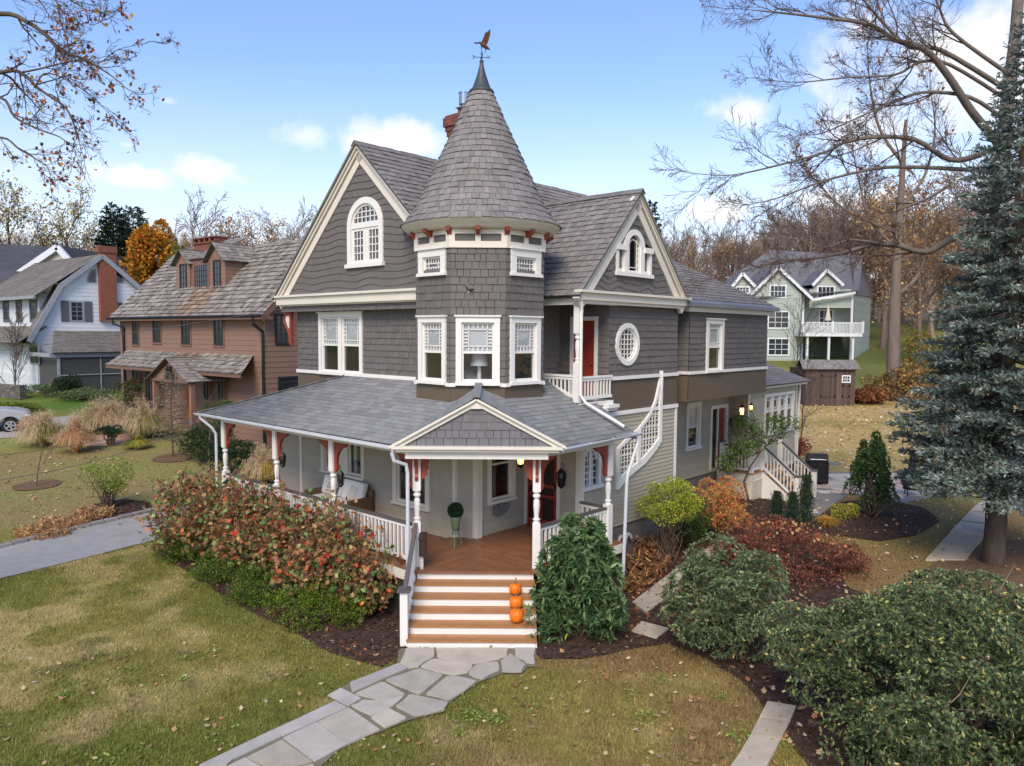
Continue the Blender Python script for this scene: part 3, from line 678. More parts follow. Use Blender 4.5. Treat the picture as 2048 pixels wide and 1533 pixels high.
# first-floor windows
window(house, fl, 4.16, 6.18, 2.04, 3.45, units=2, style='plain', m=CREAM, mw=.55, tw=.13, cap=0, curtain=True)
window(house, fl, 1.54, 2.95, 1.64, 3.45, style='plain', m=CREAM, tw=.15, cap=0)
window(house, fq, qx0, qx1, qz, 3.4, style='dh', split=.35, m=CREAM, tw=.13, cap=0)
arch_window(house, fr1, 2.48, 3.27, 2.17, 2.9, 3.3, .11, lower=False, nx=4, nlow=(2, 4), nup=2, label='small round arched window with a leaded look of little panes')
window(house, frr, 10.95, 11.95, 1.98, 3.62, style='dh', tw=.12, shade=.5)
window(house, fsf, 15.7, 18.55, 2.1, 3.72, units=4, style='queen', split=.42, tw=.1, mw=.1, nt=3, ns=4, mm=.12, cap=0)
# front door with red screen door
mb = MB()
for q in ((dy0, dy0 + .09, 1.08, 3.36), (dy1 - .09, dy1, 1.08, 3.36), (dy0, dy1, 3.36, 3.48)): mb.fbox(fdw, *q, -.04, .04)
ed = mb.build('entry_door', CREAM, house); a, b = dy0 + .09, dy1 - .09; mb = MB(); w_ = .1; cm = (a + b) / 2
for q in ((a, a + w_, 1.1, 3.36), (b - w_, b, 1.1, 3.36), (a + w_, b - w_, 1.1, 1.28), (a + w_, b - w_, 1.86, 1.93), (a + w_, b - w_, 2.12, 2.2), (a + w_, b - w_, 3.26, 3.36), (cm - .03, cm + .03, 1.28, 1.86)): mb.fbox(fdw, *q, -.02, .02)
for sx, s in ((a + w_, 1), (b - w_, -1)): mb.prism(fdw, [(sx, 3.26), (sx + s * .3, 3.26), (sx + s * .12, 3.12), (sx, 2.86)], -.02, .018)
mb.fbox(fdw, a + .02, b - .02, 1.0, 1.1, -.02, .12)
sd = mb.build('screen_door', REDDOOR, ed)
mb = MB(); mb.fbox(fdw, a + .03, b - .03, 1.12, 3.34, -.035, -.03); mb.build('insect_screen', mat('dark_screen_mesh', c(52, 34, 30), rough=.5, var=.1), ed)
mb = MB(); mb.fbox(fdw, b - .07, b - .03, 2.1, 2.25, .02, .05); mb.build('door_handle', BLACK, ed)
# stair window with swooping white frame
up_pts = [ony(*q, -1.2)[[0, 2]] for q in ((1231.5, 897), (1249, 878), (1272.5, 858), (1293, 832), (1307, 803), (1316.5, 762), (1318.5, 742))]
lo_pts = [ony(*q, -1.2)[[0, 2]] for q in ((1234, 978), (1249, 958), (1266, 943), (1286, 927), (1302, 908), (1313, 893), (1318.5, 884))]
def resamp(P, n):
    P = np.array(P); d = np.concatenate([[0], np.cumsum(np.linalg.norm(np.diff(P, axis=0), axis=1))]); t = np.linspace(0, d[-1], n)
    return np.stack([np.interp(t, d, P[:, 0]), np.interp(t, d, P[:, 1])], 1)
ns_ = 24; U_, L2 = resamp(up_pts, ns_), resamp(lo_pts, ns_)
def inset(P, d):
    t = np.gradient(P, axis=0); n = np.stack([-t[:, 1], t[:, 0]], 1); n /= np.linalg.norm(n, axis=1)[:, None]; return P + n * d
Ui, Li = inset(U_, -.09), inset(L2, .19)
mb = MB(); mb.ring(fr1, [tuple(p) for p in U_], [tuple(p) for p in Ui], .0, .07, closed=False); mb.ring(fr1, [tuple(p) for p in L2], [tuple(p) for p in Li], .0, .08, closed=False)
xr_ = L2[-1][0]; xl_ = U_[0][0]
mb.fbox(fr1, xr_ - .13, xr_, L2[-1][1], U_[-1][1] - .9, 0, .09)
mb.prism(fr1, [(xr_ - .13, U_[-1][1] - .9), (xr_, U_[-1][1] - .9), (xr_, U_[-1][1]), (xr_ - .02, U_[-1][1])], 0, .09)
mb.fbox(fr1, xl_ - .02, xl_ + .06, L2[0][1], U_[0][1], 0, .09)
def uz(x): return float(np.interp(x, Ui[:, 0], Ui[:, 1]))
def lz_(x): return float(np.interp(x, Li[:, 0], Li[:, 1]))
xm = xl_ + .47 * (xr_ - xl_); mb.fbox(fr1, xm - .07, xm + .07, lz_(xm) - .05, uz(xm) + .05, 0, .09)
sw_ = mb.build('stair_window', WHITE, house, smooth=False); sw_['label'] = 'swooping leaf shaped stair window with a white lattice of small panes'
mb = MB(); n = 13
for i in range(1, n):
    x = xl_ + .06 + (xr_ - .2 - xl_) * i / n; mb.fbox(fr1, x - .012, x + .012, lz_(x) - .03, uz(x) + .03, .02, .04)
z = 2.2
while z < 4.5:
    xs_ok = [x for x in np.linspace(xl_ + .03, xr_ - .1, 60) if lz_(x) - .05 < z < uz(x) + .05]
    if xs_ok: mb.fbox(fr1, min(xs_ok), max(xs_ok), z - .012, z + .012, .02, .04)
    z += .16
mb.build('muntin_bars', WHITE, sw_)
mb = MB(); P = [tuple(p) for p in U_] + [tuple(p) for p in L2[::-1]]
for i in range(ns_ - 1): mb.add([fr1(*U_[i], .017), fr1(*U_[i + 1], .017), fr1(*L2[i + 1], .017), fr1(*L2[i], .017)], [(0, 1, 2, 3)])
mb.build('glass_pane', mat('stair_window_glass', c(70, 52, 46), rough=.15, var=.3, vs=2), sw_)
# foundation
mb = MB(); mb.box((2.43, -1.17, -.5), (6.9, -1.0, 1.04)); mb.box((6.9, RWY + .03, -.5), (14.3, RWY + .2, 1.02)); mb.box((SX0, .04, -.5), (SX1, .2, .76)); mb.box((0.1, .6, -.5), (.3, 8.4, 1.02))
mb.build('stone_foundation', STONE, house)
# ---- porch floor
EL = loc(V(-1.98, 15.45, 0)); ER = loc(V(.53, 15.40, 0))
DL, DR_ = loc(V(-2.12, 15.13, 0)), loc(V(.58, 15.13, 0)); MF = loc(V(-.75, 15.13, 0)); MQ = V(.62, .45, 0)
mb = MB(); bw = .085
ffl = Fr((0, 0, ZF), (1, 0, 0), (0, 1, 0), (0, 0, 1))
def lineX(p, q, y): return p[0] + (q[0] - p[0]) * (y - p[1]) / (q[1] - p[1])
xo = DL[0]
def bl(y):
    if y < MF[1]: return (0, 0)
    a = xo if y > DL[1] else lineX(MF, DL, y)
    b = lineX(MF, MQ, y) if y < MQ[1] else (.4 if y < 1.0 else .06)
    return (a, b)
courses(mb, ffl, MF[1], 8.5, bl, bw, None, t=.004, cv=.14, over=-.003)
ffr = Fr((0, 0, ZF), (0, 1, 0), (1, 0, 0), (0, 0, 1)); yo = -2.33
def br(x):
    if x < MF[0]: return (0, 0)
    a = yo if x > DR_[0] else MF[1] + (DR_[1] - MF[1]) * (x - MF[0]) / (DR_[0] - MF[0])
    a = max(a, yo)
    b = MF[1] + (MQ[1] - MF[1]) * (x - MF[0]) / (MQ[0] - MF[0]) if x < MQ[0] else (.5 if x < 2.43 else -1.2)
    return (a, b)
courses(mb, ffr, MF[0], 2.75, br, bw, None, t=.004, cv=.14, over=-.003)
mb.build('porch_floor', DECK, house)
mb = MB()   # rim fascia
for p, q in (((xo, 8.5), DL[:2]), (DR_[:2], (2.75, yo)), ((2.75, yo), (2.75, -1.2)), ((xo, 8.5), (.05, 8.5))):
    mb.beam((p[0], p[1], .97), (q[0], q[1], .97), .05, .2)
mb.build('porch_fascia', CREAM, house)
mb = MB()
def lattice(mb, p, q, z0, z1, sp=.085, w=.035):
    p = V(*p, 0); q = V(*q, 0); L_ = np.linalg.norm(q - p); fr = Fr(p, q - p, UP); H = z1 - z0
    k = -H
    while k < L_:
        for s in (1, -1):
            a0, a1 = max(0, k), min(L_, k + H)
            if s == 1: mb.beam(fr(a0, z0 + a0 - k, 0), fr(a1, z0 + a1 - k, 0), w, .012, up=fr.n)
            else: mb.beam(fr(a0, z1 - (a0 - k), .012), fr(a1, z1 - (a1 - k), .012), w, .012, up=fr.n)
        k += sp
for p_, q_ in (((xo + .05, 8.4), (xo + .05, DL[1] + .05)), (DR_[:2], (2.75, yo + .05))): mb = MB(); lattice(mb, p_, q_, .02, .88); mb.build('porch_lattice', mat('dark_lattice_paint', c(62, 58, 55), rough=.7), house)
mb = MB(); mb.box((xo + .25, DL[1] + .2, -.3), (xo + .3, 8.4, .95)); mb.beam((DR_[0] + .1, DR_[1] + .3, .4), (2.75, yo + .3, .4), .05, 1.1); mb.build('crawlspace_shade_panel', mat('crawlspace_shade_black', (.01, .01, .01), rough=1), house)  # black sheets behind the lattice stand in for the shade under the porch
# ---- steps (they face straight out of the porch corner)
XS0, XS1 = -1.95, .47
mbT, mbR = MB(xf=loc), MB(xf=loc)
for i in range(5):
    z = .18 * (i + 1); y0 = 13.79 + .274 * i
    for j in range(2):
        v = random.uniform(.85, 1.12); mbT.box((XS0 - .03 + .02 * i * 0, y0 - .03 + .15 * j, z - .04), (XS1 + .03, y0 + .112 + .178 * j, z), (v, v * .98, v * .95))
for i in range(6):
    y0 = 13.79 + .274 * i; mbR.box((XS0, y0, .18 * i - (.1 if i == 0 else 0)), (XS1, y0 + .03, .18 * (i + 1) - .042))
for x in (XS0, XS1):
    P = [(13.80, -.1)]
    for i in range(5): P += [(13.80 + .274 * i, .18 * (i + 1) - .045), (13.80 + .274 * (i + 1), .18 * (i + 1) - .045)]
    P += [(15.17, -.1)]
    fr = Fr((x, 0, 0), (0, 1, 0), UP, (1, 0, 0)); mbR.prism(fr, P, -.015 - (.02 if x < 0 else -.02), .015 - (.02 if x < 0 else -.02))
mbR.build('stair_riser', WHITE, house); mbT.build('stair_tread', TREAD, house)
mb = MB(xf=loc); mb.box((XS0 - .1, 15.10, 1.035), (XS1 + .2, 15.17, 1.083)); mb.build('porch_nosing', DECK, house)
# stair rail on the left
nz0 = aty(808, 1183, 13.9)[2]
mb = MB(xf=loc); mb.box((-2.11, 13.84, 0), (-1.96, 13.99, nz0)); mb.build('stair_newel', WHITE, house, bevel=.008)
mb = MB(xf=loc); mb.box((-2.16, 13.79, nz0), (-1.91, 14.04, nz0 + .05)); mb.beam((-2.03, 13.95, nz0 + .02), (-2.0, 15.38, nz0 + .02 + .9), .08, .06); mb.build('handrail', RAILG, house)
mb = MB(xf=loc)
mb.beam((-2.03, 14., .16), (-2.0, 15.3, 1.05), .06, .09)
for i in range(9):
    t = (i + .7) / 9.5; y = 13.95 + 1.4 * t; mb.box((-2.035, y - .02, .18 + .9 * t), (-1.995, y + .02, nz0 + .9 * t))
mb.build('stair_balusters', WHITE, house)
# ---- porch posts, beams, brackets
def wpost(P, z0, z1, w, name):
    a = P
    o = turned_post((0, 0), z0, z1, w, name, base=.40, up=.31); o.location = (a[0], a[1], 0); o.rotation_euler = (0, 0, -HA); return o
LPY = (8.3, 5.5, 2.94); PX = -1.78
for y in LPY: turned_post((PX, y), ZF, 3.43, .165)
wpost(EL, ZF, 3.44, .165, 'porch_post'); wpost(ER, ZF, 3.44, .165, 'porch_post')
turned_post((2.35, -2.1), ZF, 3.43, .165)
def bracket(p, d, s=1., flat=1.):
    fr = Fr((p[0], p[1], 3.43), (d[0], d[1], 0), UP); mb = MB()
    P = [(.08, 0), (.08 + .50 * flat, 0), (.08 + .5 * flat, -.05), (.08 + .44 * flat, -.08)]
    for i in range(8):
        t = i / 7; a = pi / 2 * t; P.append((.08 + (.42 - .33 * sin(a)) * flat, -.11 - .42 * (1 - cos(a))))
    P += [(.08 + .12 * flat, -.60), (.08 + .10 * flat, -.68), (.08 + .04 * flat, -.73), (.08, -.73)]
    mb.prism(fr, P, -.035, .035); mb.fbox(fr, .08, .08 + .52 * flat, -.03, 0, -.05, .05)
    return mb.build('arch_bracket', RUST, house)
for y in LPY:
    bracket((PX, y), (0, -1))
    if y < 8: bracket((PX, y), (0, 1))
bracket(EL, (0, 1)); bracket(ER, (1, 0)); bracket((2.35, -2.1), (-1, 0)); bracket((2.35, -2.1), (0, 1), flat=.6)
wx = loc(V(1, 0, 0)) - loc(V(0, 0, 0)); wy = loc(V(0, 1, 0)) - loc(V(0, 0, 0))
for P, s in ((EL, 1), (ER, -1)):
    fr = Fr((P[0], P[1], 3.43), wx * s, UP); mb = MB()
    mb.prism(fr, [(.08, 0), (.26, 0), (.24, -.06), (.27, -.12), (.23, -.18), (.26, -.26), (.2, -.32), (.22, -.4), (.14, -.48), (.08, -.5)], -.03, .03); mb.build('scalloped_bracket', RUST, house)
    fr = Fr((P[0], P[1], 3.43), -wy, UP); mb = MB(); mb.prism(fr, [(.08, 0), (.3, 0), (.27, -.08), (.17, -.22), (.13, -.36), (.16, -.42), (.12, -.5), (.08, -.52)], -.03, .03); mb.build('scalloped_bracket', RUST, house)
mb = MB()
mb.beam((PX, 8.4, 3.52), (PX, EL[1], 3.52), .14, .18); mb.beam((ER[0], -2.1, 3.52), (2.44, -2.1, 3.52), .14, .18); mb.beam((2.35, -2.1, 3.52), (2.35, -1.2, 3.52), .14, .18); mb.beam((PX, 8.3, 3.52), (.05, 8.3, 3.52), .14, .18)
mb.build('porch_beam', CREAM, house)
mb = MB()
mb.poly([(xo - .1, 8.7, 3.60), DL + V(-.2, 0, 3.60), loc(V(-.72, 14.9, 3.60)), V(.6, .5, 3.6), V(.05, 1.6, 3.6), V(.05, 8.7, 3.6)])
mb.poly([loc(V(-.72, 14.9, 3.601)), DR_ + V(0, -.2, 3.601), (2.8, -2.45, 3.601), (2.8, -1.2, 3.601), (2.43, -1.2, 3.601), (2.43, .5, 3.601), (.6, .5, 3.601)])
mb.build('porch_ceiling', CEIL, house)
for p, q in ((EL + V(.02, .1, 0), (PX, 2.94)), ((PX, 2.94), (PX, 5.5)), ((PX, 5.5), (PX, 8.3)), (ER, (2.35, -2.1)), ((2.35, -2.1), (2.35, -1.2))):
    p = V(p[0], p[1], ZF); q = V(q[0], q[1], ZF); d = nrm(q - p) * .09; railing((p + d, q - d), top=.86, bot=.09, sp=.13, name='porch_railing', bw=.045)
# ---- porch roof
sl = .55; tp = math.atan(sl); EX = -2.15; EY = -2.5; ZE = 3.66
frP = Fr((EX, 0, ZE), (0, 1, 0), (cos(tp), 0, sin(tp)), (-sin(tp), 0, cos(tp)))
PA = loc(V(-2.47, 14.88, 0)); PB = loc(V(-.735, 16.45, 0)); PD = loc(V(1.09, 14.88, 0))
def bp_(z):
    x = EX + z * cos(tp); t = (x - EX) / -EX
    hip = 9.15 - (9.15 - 4.9) * t
    v = PA[1] + (PB[1] - PA[1]) * (x - PA[0]) / (PB[0] - PA[0]) if x < PB[0] else PB[1] + .3
    return (v - .05, hip)
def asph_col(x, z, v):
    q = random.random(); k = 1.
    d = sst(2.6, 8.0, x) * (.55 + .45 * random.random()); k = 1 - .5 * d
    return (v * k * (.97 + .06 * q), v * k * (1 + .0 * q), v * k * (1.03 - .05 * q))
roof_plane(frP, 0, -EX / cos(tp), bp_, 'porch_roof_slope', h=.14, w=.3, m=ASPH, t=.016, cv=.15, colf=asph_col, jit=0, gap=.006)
frQ = Fr((0, EY, ZE), (1, 0, 0), (0, cos(tp), sin(tp)), (0, -sin(tp), cos(tp)))
def bq_(z):
    y = EY + z * cos(tp)
    v = PD[0] + (PB[0] - PD[0]) * (y - PD[1]) / (PB[1] - PD[1]) if y < PB[1] else PB[0] - .05
    return (v - .05, 2.85 if y < -1.2 else 2.2)
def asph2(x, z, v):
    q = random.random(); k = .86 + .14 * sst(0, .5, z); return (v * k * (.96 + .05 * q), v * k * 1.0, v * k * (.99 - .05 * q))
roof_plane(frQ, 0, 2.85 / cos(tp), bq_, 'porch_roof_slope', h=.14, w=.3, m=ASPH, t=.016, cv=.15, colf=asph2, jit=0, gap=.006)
mb = MB(); mb.poly([(EX, 9.15, ZE), (0, 4.9, ZE + sl * 2.15), (0, 9.15, ZE + .01)]); mb.build('far_roof_slope', ASPH, house)
hp = MB()
for i in range(24):
    a = V(EX, 9.15, ZE + .01) + (V(0, 4.9, ZE + sl * 2.15 + .01) - V(EX, 9.15, ZE + .01)) * i / 24; b = V(EX, 9.15, ZE + .01) + (V(0, 4.9, ZE + sl * 2.15 + .01) - V(EX, 9.15, ZE + .01)) * (i + 1.1) / 24
    v = random.uniform(.6, .9); hp.beam(a, b, .2, .025, (v, v, v))
hp.build('hip_cap', ASPH, house)
mb = MB(); mb.poly([(2.85, EY, ZE), (2.85, -1.2, ZE + sl * 1.3), (2.85, -1.2, ZE - .1), (2.85, EY, ZE - .1)]); mb.beam((2.87, EY, ZE - .05), (2.87, -1.2, ZE + sl * 1.3 - .05), .03, .12); mb.build('rake_trim', LEAD, house)
# pediment over the steps
AP = V(-.71, 14.88, 4.66); BK = V(-.735, 16.45, 4.84); e0, e1 = V(-2.47, 14.88, 3.68), V(1.09, 14.88, 3.70)
mb = MB()
def tri_roof(E0, A, B):
    # shingled triangle: eave corner E0 - front apex A - back apex B, courses parallel to the ridge
    n = 13
    for i in range(n):
        a0, a1 = E0 + (A - E0) * i / n, E0 + (A - E0) * (i + 1.06) / n; b0, b1 = E0 + (B - E0) * i / n, E0 + (B - E0) * (i + 1.06) / n
        L_ = np.linalg.norm(b0 - a0); k = max(1, int(L_ / .3)); nn = nrm(np.cross(A - E0, B - E0)); nn = nn if nn[2] > 0 else -nn
        cs = sorted([0, 1] + [random.random() for _ in range(k - 1)])
        for u, v_ in zip(cs, cs[1:]):
            v = random.uniform(.86, 1.14)
            P = [a0 + (b0 - a0) * u + nn * .014, a0 + (b0 - a0) * v_ + nn * .014, a1 + (b1 - a1) * v_ + nn * .004, a1 + (b1 - a1) * u + nn * .004, a0 + (b0 - a0) * u, a0 + (b0 - a0) * v_]
            mb.add([loc(p) for p in P], [(0, 1, 2, 3), (4, 5, 1, 0)], (v * .98, v, v))
tri_roof(e0, AP + V(0, 0, .05), BK); tri_roof(e1, AP + V(0, 0, .05), BK)
for i in range(7):
    a = AP + V(0, -.03, .07) + (BK - AP) * i / 7; b = AP + V(0, -.03, .07) + (BK - AP) * (i + 1.1) / 7; v = random.uniform(.85, 1.05); mb.beam(loc(a), loc(b), .16, .03, (v, v, v))
mb.build('pediment_roof', ASPH, house)
fpd = Fr((0, 14.98, 0), (1, 0, 0), UP, (0, -1, 0)); g = lambda x, z, d=0.: loc(fpd(x, z, d))
mb = MB(); ps = (AP[2] - 3.69) / 1.78
courses(mb, g, 3.72, 4.54, lambda z: (-.70 - (AP[2] - .02 - z) / ps * 1.0, -.70 + (AP[2] - .02 - z) / ps), .165, .19, t=.02, gap=.009, cv=.06); mb.build('pediment_shingles', mat('blue_grey_shingle_paint', c(112, 110, 114), rough=.75, var=.1, vs=3, bump=.25, bs=90), house)
mb = MB()
for s, E in ((-1, e0), (1, e1)):
    d = nrm(AP - E); n = nrm(np.cross(d, V(0, 1, 0))); n = n if n[2] > 0 else -n
    for off, tk, y in ((-.02, .08, 14.92), (.03, .045, 14.86)):
        a, b = E + n * off, AP + n * off; Y = lambda p, yy: V(p[0], yy, p[2])
        P = [Y(a, y), Y(b, y), Y(b - n * tk, y), Y(a - n * tk, y), Y(a, 15.0), Y(b, 15.0), Y(b - n * tk, 15.0), Y(a - n * tk, 15.0)]
        mb.add([loc(p) for p in P], [(0, 1, 2, 3), (0, 4, 5, 1), (3, 2, 6, 7), (0, 3, 7, 4), (1, 5, 6, 2)])
mb.prism(lambda x, z, d=0.: loc(V(x, 14.93 - d, z)), [(-.82, 4.48), (-.60, 4.48), (-.71, 4.64)], -.04, .03); mb.build('pediment_rake', CREAM, house)
mb = MB(xf=loc); mb.box((-2.34, 14.9, 3.60), (.96, 15.3, 3.66)); mb.box((-2.42, 14.84, 3.66), (1.03, 15.1, 3.72)); mb.build('pediment_cornice', CREAM, house)
mb = MB(xf=loc); mb.box((-2.17, 15.02, 3.44), (.75, 15.5, 3.602)); mb.build('entry_beam', WHITE, house)
# gutters and downspouts
def gutter(p, q, r=.065):
    p, q = np.asarray(p, float), np.asarray(q, float); mb = MB(); d = nrm(q - p); s = nrm(np.cross(d, UP)); n = 8
    A = [(cos(pi + pi * i / n), sin(pi + pi * i / n)) for i in range(n + 1)]
    for i in range(n):
        (c0, s0), (c1, s1) = A[i], A[i + 1]
        mb.add([p + (s * c0 + UP * s0) * r, q + (s * c0 + UP * s0) * r, q + (s * c1 + UP * s1) * r, p + (s * c1 + UP * s1) * r], [(0, 1, 2, 3)])
    k = int(np.linalg.norm(q - p) / .8)
    for i in range(k + 1): mb.beam(p + (q - p) * (i + .3) / (k + .6) - s * r * 1.05 + UP * .0, p + (q - p) * (i + .3) / (k + .6) + s * r * 1.05, .03, .012)
    for s_ in (-1, 1): mb.beam(p + s * s_ * r, q + s * s_ * r, .018, .018)
    for e in (p, q): mb.poly([e + (s * a + UP * b) * r for a, b in A])
    return mb.build('gutter', GUTW, house)
gutter((EX - .05, 9.2, ZE - .02), (EX - .05, PA[1] + .1, ZE - .04)); gutter((PD[0] + .1, EY - .05, ZE - .03), (3.0, EY - .05, ZE + .03))
def spout(pts, r=.04, m=GUTW): mb = MB(); mb.tube(pts, r, 8); return mb.build('downspout', m, house)
spout([(EX - .05, 8.95, ZE - .06), (EX - .05, 8.93, ZE - .14), (PX - .2, 8.66, ZE - .42), (PX - .12, 8.6, ZE - .6), (PX - .12, 8.6, .1)])
dA = loc(V(-2.42, 14.9, ZE - .08)); dB = loc(V(-2.13, 15.12, 3.25)); dC = loc(V(-2.13, 15.12, 1.)); dD = loc(V(-2.13, 15.05, .2))
spout([dA, dA + (dB - dA) * .15 - UP * .12, dB + (dA - dB) * .1 + UP * .02, dB - UP * .12, dC, dD, loc(V(-2.13, 14.9, .06))])
spout([(2.9, EY - .05, ZE - .06), (2.88, EY - .05, ZE - .2), (2.55, EY + .0, 2.75), (2.52, EY + .0, 2.55), (2.45, EY + .02, .1)])
spout([(2.1, -1.42, 6.9), (2.12, -1.42, 6.78), (2.2, -1.38, 6.55), (2.2, -1.37, 6.4), (2.2, -1.37, 4.55), (2.25, -1.5, 4.36), (2.45, -2.2, 3.98), (2.5, -2.42, 3.86)], m=WHITE)
mb = MB(); mb.tube([(2.0, .0, 6.9), (2.0, -1.45, 6.9)], .06, 8); mb.build('gutter', COPPER, house)
# ---- gable corner bracket on the left
fb_ = Fr((0, 7.36, 6.6), (0, 1, 0), UP, (-1, 0, 0)); mb = MB()
o_ = [(0, 0), (.42, 0), (.42, -.06), (.36, -.08), (.34, -.16), (.40, -.24), (.40, -.32), (.26, -.52), (.16, -.62), (.13, -.78), (.15, -.84), (.07, -.98), (0, -1.0)]
mb.prism(fb_, o_, .1, .19); mb.build('gable_bracket', RUST, house); mb = MB(); mb.prism(fb_, [(.08, -.14), (.24, -.14), (.26, -.26), (.16, -.44), (.08, -.5)], .095, .2); mb.build('bracket_inset', CREAM, house)
# ---- chimney
chc = V(2.55, 2.8); zc1 = 11.86
mb = MB(); bxs = [(.0, zc1 - .55, .42, .36), (zc1 - .55, zc1 - .42, .45, .39), (zc1 - .42, zc1 - .3, .48, .42), (zc1 - .3, zc1 - .06, .52, .46), (zc1 - .06, zc1, .48, .42)]
def brickbox(mb, cx, cy, z0, z1, hx, hy, ch=.075, bl_=.22):
    n = max(1, int(round((z1 - z0) / ch))); h = (z1 - z0) / n
    for k in range(n):
        for (fr, L_) in ((Fr((cx - hx, cy - hy, 0), (1, 0, 0), UP), 2 * hx), (Fr((cx - hx, cy + hy, 0), (0, -1, 0), UP), 2 * hy), (Fr((cx + hx, cy - hy, 0), (0, 1, 0), UP), 2 * hy), (Fr((cx + hx, cy + hy, 0), (-1, 0, 0), UP), 2 * hx)):
            x = -(bl_ / 2 if k % 2 else 0)
            while x < L_:
                a, b = max(0, x) + .004, min(L_, x + bl_) - .004
                if b > a:
                    v = random.uniform(.75, 1.2); P = [fr(a, z0 + k * h + .005, .004), fr(b, z0 + k * h + .005, .004), fr(b, z0 + (k + 1) * h - .005, .004), fr(a, z0 + (k + 1) * h - .005, .004)]
                    mb.add(P, [(0, 1, 2, 3)], (v, v * random.uniform(.9, 1.05), v * .95))
                x += bl_
    mb.box((cx - hx, cy - hy, z0), (cx + hx, cy + hy, z1), (.75, .9, 1.0))
for z0, z1, hx, hy in bxs: brickbox(mb, chc[0], chc[1], max(z0, 9.5), z1, hx, hy)
brickbox(mb, chc[0] + .1, chc[1] - .05, zc1, zc1 + .22, .3, .26)
chim = mb.build('chimney', BRICK, house)
mb = MB(); mb.box((chc[0] - .25, chc[1] - .3, zc1 + .22), (chc[0] + .45, chc[1] + .25, zc1 + .25)); mb.build('chimney_cap', LEAD, chim)
mb = MB(); mb.lathe([(zc1 + .24, .08), (zc1 + .32, .08), (zc1 + .33, .15), (zc1 + .62, .15), (zc1 + .62, .16), (zc1 + .65, .16), (zc1 + .66, .1)], (chc[0] - .06, chc[1] + .1, 0), 16); mb.build('chimney_pot', mat('stainless_steel', c(170, 172, 176), rough=.25, metal=.9, var=.1), chim)
# ---- rear deck, sliding door, sunroom roof
mb = MB()
for q in ((12.7, 12.82, 1.08, 3.3), (13.93, 14.05, 1.08, 3.3), (12.7, 14.05, 3.3, 3.42)): mb.fbox(frr, *q, -.03, .05)
sg = mb.build('sliding_door', WHITE, house)
mb = MB(); mb.fbox(frr, 13.33, 13.39, 1.1, 3.3, -.05, .0); mb.fbox(frr, 12.82, 12.87, 1.1, 3.3, -.05, -.01); mb.build('door_stile', WHITE, sg)
mb = MB(); mb.fbox(frr, 12.84, 13.4, 1.1, 3.3, -.06, -.05); mb.build('glass_pane', MATS['glass'], sg); room(sg, frr, 12.82, 13.93, 1.1, 3.3, d=-.1)
mb = MB(); mb.fbox(frr, 13.4, 13.92, 1.1, 3.3, -.09, -.07); mb.fbox(frr, 13.46, 13.5, 2.0, 2.2, -.07, -.02); mb.build('door_leaf', REDDOOR, sg)
DX0, DX1, DY = 13.35, 15.85, -.66; zd = 1.06
mb = MB(); ffd = Fr((0, 0, zd), (1, 0, 0), (0, 1, 0), (0, 0, 1)); courses(mb, ffd, DY, RWY, lambda y: (DX0, DX1 if y < 0 else SX0), .14, None, t=.005, cv=.12, over=-.006)
mb.box((DX0, DY - .03, zd - .04), (DX1, DY, zd)); mb.box((DX0 - .03, DY - .03, zd - .04), (DX0, RWY, zd)); mb.build('rear_deck', TREAD, house)
mb = MB(); mb.box((DX0, DY, zd - .28), (DX1, DY + .03, zd - .04)); mb.box((DX0 - .005, DY, zd - .28), (DX0 + .03, RWY, zd - .04)); mb.box((DX0, DY + .03, -.2), (DX0 + .02, DY + .2, zd - .2)); mb.build('deck_skirt', CREAM, house)
mb = MB(); lattice(mb, (DX0, RWY), (DX0, DY), .0, .78, sp=.11, w=.04); lattice(mb, (DX0, DY), (14.2, DY), .0, .78, sp=.11, w=.04); mb.build('deck_lattice', CREAM, house)
mb = MB(); mb.box((DX0 + .06, DY + .1, -.2), (14.2, DY + .14, .8)); mb.box((DX0 + .1, DY + .1, -.2), (DX0 + .14, RWY, .8)); mb.build('crawlspace_shade_panel', MATS['crawlspace_shade_black'], house)  # black sheets painted in as the darkness below the rear deck
mbT, mbR = MB(), MB()
for i in range(5):
    z = zd - .19 * (i + 1); y1 = DY - .24 * i; mbT.box((14.2, y1 - .27, z - .04), (15.8, y1, z)); mbR.box((14.25, y1 - .02, z - .19), (15.75, y1, z - .04))
for x in (14.2, 15.8):
    fr = Fr((x, 0, 0), (0, 1, 0), UP, (1, 0, 0)); P = [(DY, zd - .05), (DY, 0), (DY - 1.25, -.1), (DY - 1.25, .05)]; mbR.prism(fr, P, -.02, .02)
mbT.build('stair_tread', TREAD, house); mbR.build('stair_stringer', WHITE, house)
def npost(x, y, z0, z1):
    mb = MB(); mb.box((x - .07, y - .07, z0), (x + .07, y + .07, z1)); o = mb.build('deck_newel', WHITE, house)
    mb = MB(); mb.box((x - .095, y - .095, z1), (x + .095, y + .095, z1 + .05)); mb.build('newel_cap', RAILG, o)
for x, y in ((DX0 + .07, RWY - .15), (DX0 + .07, DY + .07), (14.2, DY + .02), (15.8, DY + .02), (15.8, -.05)): npost(x, y, zd, zd + 1.0)
for x in (14.2, 15.8): npost(x, DY - 1.3, 0, .98)
railing(((DX0 + .07, RWY - .2, zd), (DX0 + .07, DY + .1, zd)), top=.92, name='deck_railing'); railing(((DX0 + .1, DY + .05, zd), (14.15, DY + .05, zd)), top=.92, name='deck_railing')
for x in (14.2, 15.8): railing(((x, DY, zd), (x, DY - 1.25, .05)), top=.92, bot=.14, name='deck_railing')
mb = MB(); mb.fbox(fsf, SX0 - .3, SX1 + .35, 3.98, 4.1, 0, .3); mb.build('sunroom_fascia', CREAM, house)
